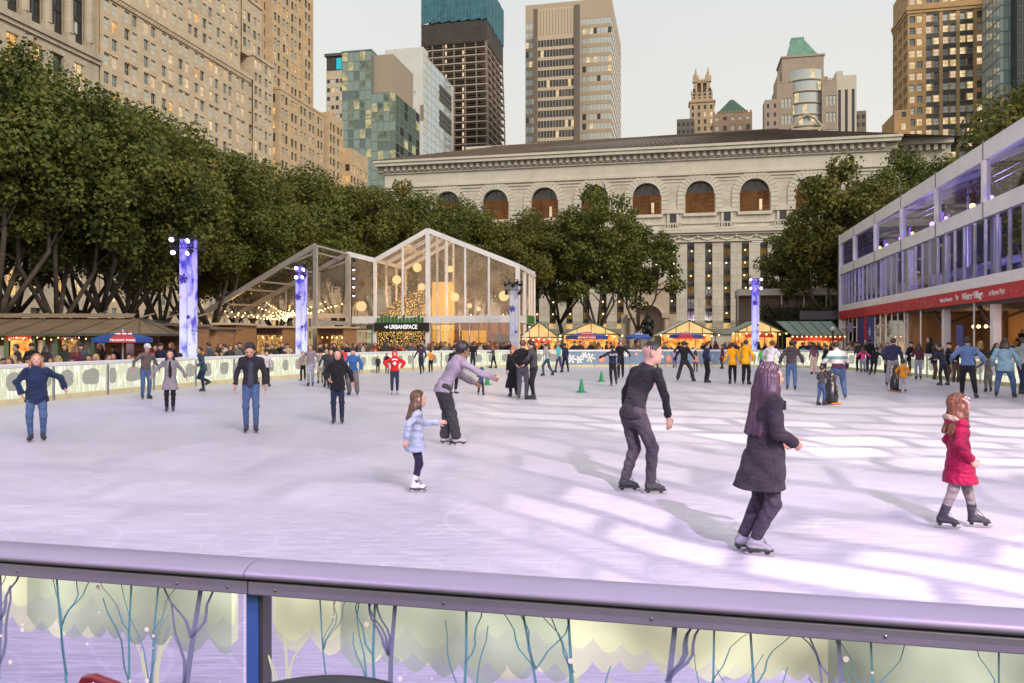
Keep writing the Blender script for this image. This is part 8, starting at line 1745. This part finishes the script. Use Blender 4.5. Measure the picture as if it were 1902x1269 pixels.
K('woman in maroon top and pale jeans waiting at the boards',1706,705,638,15,dict(hl=(-.02,.1,-.16)),top=(cloth('maroon_top',(.085,.022,.04)),'jacket',1.2),legs=(cloth('light_jeans',(.28,.30,.38)),.8),hair=('dark','long'),sex='f')
K('woman in black with long dark hair standing on the boards side walkway',1727,700,627,120,stand,top=(BLK,'tunic',1.3),legs=(BLK,.7),hair=('black','long'),sex='f')
K('child in navy parka with tan fur hood leaning towards the boards',1752,716,644,60,dict(lean=.3,hl=(-.06,.14,-.18),hr=(.06,.14,-.18),fl=(-.10,0,0,-.1),fr=(.12,-.05,0,.3)),hk=1.1,top=(cloth('navy_parka',(.02,.022,.05)),'tunic',1.8),legs=(BLK,.7),hair=('dark','short'),hood='down',fur=cloth('tan_fur',(.42,.25,.12),.95,1,40,.4,30))
K('woman with short dark hair in blue denim jacket and black trousers, back turned',1797,739,627,0,dict(fl=(-.08,.04,0,-.2),fr=(.12,-.07,0,.4),hl=(-.13,.10,-.19),hr=(.13,.06,-.22),lean=.10),top=(cloth('denim',(.07,.13,.28),.85,.4,col2=(.11,.18,.34)),'jacket',1.9),legs=(BLK,.8),hair=('black','short'),sex='f',bulk=1.12)
K('blond woman in black standing at the boards beside the denim jacket',1822,706,634,60,stand,top=(BLK,'tunic',1.2),legs=(cloth('light_jeans',(.28,.30,.38)),.8),hair=('blond','long'),sex='f')
K('small child in grey jacket and grey trousers holding on by the boards',1836,728,655,20,dict(hl=(-.16,.06,-.15),hr=(.12,.08,-.2)),top=(cloth('child_grey',(.16,.15,.15)),'jacket',1.8),legs=(cloth('mid_grey',(.2,.2,.2)),1.4),hair=('dark','short'),kid='small',hat=(BLK,'beanie'))
K('person in long light blue jacket and jeans, back turned, feet apart',1866,738,627,-8,dict(fl=(-.12,.0,0,-.3),fr=(.13,.03,0,.3),hip=.485,hl=(-.09,.05,-.27),hr=(.1,.06,-.26)),top=(cloth('light_blue_jacket',(.17,.29,.38)),'tunic',2.0),legs=(JEAN,1.0),hair=('dark','bob'),sex='f',bulk=1.12)
K('man in pale grey green jacket half cut off by the picture edge',1898,732,628,-40,dict(walk,hl=(-.05,.05,-.28),hr=(.1,.2,-.15)),top=(cloth('pale_green_jacket',(.27,.32,.30)),'jacket',1.7),legs=(JEAND,.9),hair=('dark','short'))
# ---------------------------------------------------------------- onlookers behind the boards
def template(seed,seated,sex,hair,hst,kind,hat=False):
    rg=random.Random(seed); p=dict(hl=(-.03,.12,-.2),hr=(.03,.10,-.21),head=(rg.uniform(-.4,.4),rg.uniform(0,.25),0),lean=.06)
    if seated: p.update(hip=.27,fl=(-.07,.25,0,0),fr=(.07,.24,0,0),lean=.12)
    r,_=person('template',0,0,0,1.7,p,top=(BLK,kind,1.5),legs=(BLK2,.9),hair=(hair,hst),skn=rg.choice((LIGHT,TAN,PALE,BROWN)),sex=sex,res=.026,Y_=0) if False else person('template',0,30,0,1.7,p,top=(BLK,kind,1.5),legs=(BLK2,.9),hair=(hair,hst) if not hat else None,skn=rg.choice((LIGHT,TAN,PALE)),sex=sex,res=.026,stand='shoe',hat=(BLK2,'beanie') if hat else None)
    return r
TS=[template(1,True,'f','brown','long','jacket'),template(2,True,'m','dark','short','jacket'),template(3,True,'m','black','short','jacket',True),template(4,True,'f','blond','bob','jacket')]
TU=[template(5,False,'m','black','short','jacket'),template(6,False,'f','dark','long','tunic'),template(7,False,'m','brown','short','tunic',True),template(8,False,'f','auburn','long','coat')]
used=set()
CL=[('black',BLK),('charcoal',BLK2),('navy',cloth('dark_navy',(.02,.025,.06))),('brown',cloth('crowd_brown',(.10,.06,.04))),('grey',cloth('crowd_grey',(.16,.16,.17))),('dark green',cloth('dark_green',(.03,.045,.035))),('maroon',cloth('maroon',(.13,.025,.05))),('tan',cloth('crowd_tan',(.32,.22,.14))),('cream',cloth('crowd_cream',(.48,.42,.36))),('slate blue',cloth('crowd_slate',(.07,.10,.16))),('red',cloth('crowd_red',(.40,.03,.03))),('purple',cloth('dark_purple',(.05,.03,.07)))]
HN=['with long brown hair','with short dark hair','in a dark beanie','with blond hair'],['with short black hair','with long dark hair','in a dark beanie','with auburn hair']
def onlooker(px,Y,seated,var,ci,where,yaw=None,scale=1.0):
    src=(TS if seated else TU)[var]; used.add(src.name)
    o=copy_tree(src); o.location=(tpx(px,Y),Y,GZ); rg=random.Random(int(px*13+Y*7)); o.rotation_euler=(0,0,R(180 if yaw is None else yaw)+rg.uniform(-.9,.9)); s=scale*rg.uniform(.95,1.05); o.scale=(s,s,s)
    cn,cm_=CL[ci%len(CL)]
    for ch in o.children:
        if ch.name.split('.')[0] in ('jacket','coat','sweater'): ch.material_slots[0].link='OBJECT'; ch.material_slots[0].material=cm_
        if ch.name.split('.')[0]=='trousers': ch.material_slots[0].link='OBJECT'; ch.material_slots[0].material=CL[(ci*5+3)%6][1]
    o['label']=('seated ' if seated else 'standing ')+'onlooker in '+cn+' '+HN[0 if seated else 1][var]+', '+where; o['group']='onlookers behind the boards'; o['category']='person'
    return o
rg=random.Random(77); n=0
def bulk_row(pxs,Yf,seat_p,where):
    global n
    for px in pxs:
        onlooker(px+rg.uniform(-3,3),Yf(px)+rg.uniform(-.8,1.2),rg.random()<seat_p,rg.randint(0,3),(rg.randint(0,5) if rg.random()<.62 else rg.randint(6,11)),where,yaw=rg.choice((180,170,90,-90,0))); n+=1
def brd(px):                     # depth of the boards along a picture column
    t=(px-CX)/F; return min((p for p in rink_pts[8:]),key=lambda p:abs(p.x/p.y-t)).y
for px,Y,se,va,ci,wh,yw in ((22,24.2,True,0,1,'at the picture edge',150),(45,24.6,True,1,8,'beside the shop window',170),(112,26.2,True,3,8,'leaning over below the second shop window',120),(126,26.6,True,2,8,'in front of the goods shelf',200),(158,27.2,True,2,4,'below the goods shelf facing the ice',180),(196,28.0,True,1,0,'under the big blue umbrella',200),(214,30.5,False,2,2,'reading beneath the big umbrella',90),(240,28.8,True,1,0,'beside the big umbrella pole',160),(288,30.5,False,0,10,'by the plain plywood hut',180),(300,30.2,False,2,2,'between the hut and the first lit pillar',150),(8,25.4,True,2,0,'half hidden at the picture edge',100),(84,27.5,False,1,1,'looking into the glowing shop window',0),(140,28,False,3,6,'choosing goods at the second shop window',0),(270,30,True,0,3,'just behind the man in brown tweed',120)):
    onlooker(px,Y,se,va,ci,wh,yw)
for i_,(px,Y,se,va) in enumerate(((34,27.5,False,0),(60,29,False,2),(70,26,True,3),(98,27,True,0),(120,29,False,1),(150,29.2,False,2),(176,29.0,True,2),(186,30.2,False,3),(252,29.6,True,0),(310,31,True,1),(322,32.6,False,3),(332,30.6,True,2))):
    onlooker(px,Y,se,va,[1,0,4,2,5,9,0,3,6,1,2,0][i_],'between kiosk and frost boards')
for i_,(px,Y,va) in enumerate(((30,25.4,3),(58,25.6,2),(78,25.8,1),(104,26.4,0),(134,27,2),(168,27.6,1),(182,28,3),(208,28.4,0))):
    onlooker(px,Y,True,va,[3,7,0,11,1,2,6,5][i_],'at the frost boards by the kiosk',scale=1.06)
bulk_row(range(388,545,9),lambda p:brd(p)+2.0,.75,'at tables under bulb strings')
bulk_row(range(392,545,13),lambda p:brd(p)+4.5,.35,'beneath the sloping canopy')
bulk_row(range(585,650,10),lambda p:brd(p)+1.6,.4,'near the tall canopy posts')
bulk_row(range(655,800,9),lambda p:brd(p)+1.7,.3,'before the black sign')
bulk_row(range(660,800,12),lambda p:brd(p)+3.6,.2,'by the fairy light doors')
bulk_row(range(800,960,10),lambda p:brd(p)+1.5,.4,'before the pavilion glass doors')
bulk_row(range(806,950,14),lambda p:brd(p)+2.6,.1,'at the pavilion doors')
bulk_row(range(1000,1150,8),lambda p:brd(p)+1.8,.75,'before the niche stall')
bulk_row(range(1006,1150,13),lambda p:brd(p)+4.2,.3,'near the blue and red umbrella')
bulk_row(range(1160,1345,9),lambda p:brd(p)+1.8,.7,'behind the snowflake boards')
bulk_row(range(1165,1345,14),lambda p:brd(p)+4.4,.3,'around the dark blue umbrella')
bulk_row(range(1345,1565,11),lambda p:brd(p)+2.0,.15,'near the shed roofed stall')
bulk_row(range(1575,1640,12),lambda p:brd(p)+1.2,.0,'by the door banners')
for px,Y,va,ci,wh in ((1648,41.5,0,9,'at the shopfront mullions'),(1690,38.8,2,0,'in the timber walled entrance'),(1735,35.5,1,0,'behind the boards in the timber entrance'),(1760,34.2,2,0,'under the garland'),(1775,33.2,0,0,'below the large garland'),(1812,32.6,3,0,'beside the white post'),(1848,31.8,1,1,'past the white post'),(1880,31.2,2,0,'near the amber chandelier')):
    onlooker(px,Y,False,va,ci,wh,200)
o=onlooker(1828,34.5,False,1,0,'alone upstairs at the pavilion window'); o.location=pk(VP+1.2,37.6,Z['l0']-.12); o['label']='guest in black standing upstairs behind the pavilion window'
o=onlooker(100,1.35,True,0,3,'x'); o.location=(tpx(-72,1.33),1.33,1.287-1.43); o['label']='brown haired onlooker seated right by the camera, cut by the picture corner'; o.rotation_euler=(0,0,R(-10))
def rm(o):
    for c in list(o.children): rm(c)
    bpy.data.objects.remove(o)
for t in TS+TU: rm(t)
# ---------------------------------------------------------------- rink lamps (the tall lamp poles stand behind the camera)
def spot(name,loc,target,power,col,ang=80,blend=.6,size=.12,gobo=None):
    l=bpy.data.lights.new(name,'SPOT'); l.energy=power; l.color=col; l.spot_size=R(ang); l.spot_blend=blend; l.shadow_soft_size=size
    o=bpy.data.objects.new(name,l); C.objects.link(o); o.location=loc; o.rotation_euler=(Vector(target)-Vector(loc)).to_track_quat('-Z','Y').to_euler()
    if gobo:
        l.use_nodes=True; nt=l.node_tree; N=nt.nodes; L=nt.links; em=N['Emission']
        tc=N.new('ShaderNodeTexCoord'); sp=N.new('ShaderNodeSeparateXYZ'); L.new(tc.outputs['Normal'],sp.inputs[0])
        def m_(op,a,b):
            n=N.new('ShaderNodeMath'); n.operation=op
            for i,x in enumerate((a,b)):
                if isinstance(x,(int,float)): n.inputs[i].default_value=x
                else: L.new(x,n.inputs[i])
            return n.outputs[0]
        u=m_('DIVIDE',sp.outputs[0],sp.outputs[2]); v=m_('DIVIDE',sp.outputs[1],sp.outputs[2]); cb=N.new('ShaderNodeCombineXYZ'); L.new(u,cb.inputs[0]); L.new(v,cb.inputs[1])
        mp=N.new('ShaderNodeMapping'); mp.inputs['Rotation'].default_value=(0,0,gobo[1]); mp.inputs['Location'].default_value=(gobo[2],gobo[2]*.7,0); L.new(cb.outputs[0],mp.inputs[0])
        nz=N.new('ShaderNodeTexNoise'); nz.inputs['Scale'].default_value=2.2; nz.inputs['Detail'].default_value=2; L.new(mp.outputs[0],nz.inputs['Vector'])
        mx=N.new('ShaderNodeMix'); mx.data_type='RGBA'; mx.blend_type='LINEAR_LIGHT'; mx.inputs[0].default_value=.12; L.new(mp.outputs[0],mx.inputs[6]); L.new(nz.outputs['Color'],mx.inputs[7])
        k=N.new('ShaderNodeTexBrick'); k.inputs['Scale'].default_value=gobo[0]; k.inputs['Color1'].default_value=(1,1,1,1); k.inputs['Color2'].default_value=(.22,.22,.22,1); k.inputs['Mortar'].default_value=(.02,.02,.02,1); k.inputs['Mortar Size'].default_value=.11; k.inputs['Mortar Smooth'].default_value=.6; k.inputs['Brick Width'].default_value=1.0; k.inputs['Row Height'].default_value=.6; L.new(mx.outputs[2],k.inputs[0])
        L.new(k.outputs['Color'],em.inputs[0]); cm=N.new('ShaderNodeMix'); cm.data_type='RGBA'; cm.blend_type='MULTIPLY'; cm.inputs[0].default_value=1; cm.inputs[7].default_value=(*col,1); L.new(k.outputs['Color'],cm.inputs[6]); L.new(cm.outputs[2],em.inputs[0]); l.color=(1,1,1)
    return o
spot('pattern_lamp',(4.2,-2.1,8.2),(7.5,9.5,0),12500,(1,.80,.76),74,.55,.07,gobo=(8.6,.5,.3))
spot('pattern_lamp',(9,4,10),(9,30,0),17000,(1,.84,.74),80,.5,.06,gobo=(7,.2,1.3))
spot('pattern_lamp',(-3,-2,9),(-8,24,0),3600,(1,.80,.80),60,.6,.06,gobo=(6,.3,2.2))
spot('violet_wash',(-7,-3,9),(-3,9,0),2450,(.62,.40,1),110,.8,.4)
spot('violet_wash',(4.2,-2.1,8.4),(3,9,0),3300,(.68,.44,1),118,.8,.08)
spot('violet_wash',(-15.2,21.5,5.4),(0,20,0),800,(.50,.34,1),100,.8,.2)
spot('lilac_rail',(1.5,-1.5,5.5),(.8,2.6,1),60,(.50,.25,1),70,.9,.3)
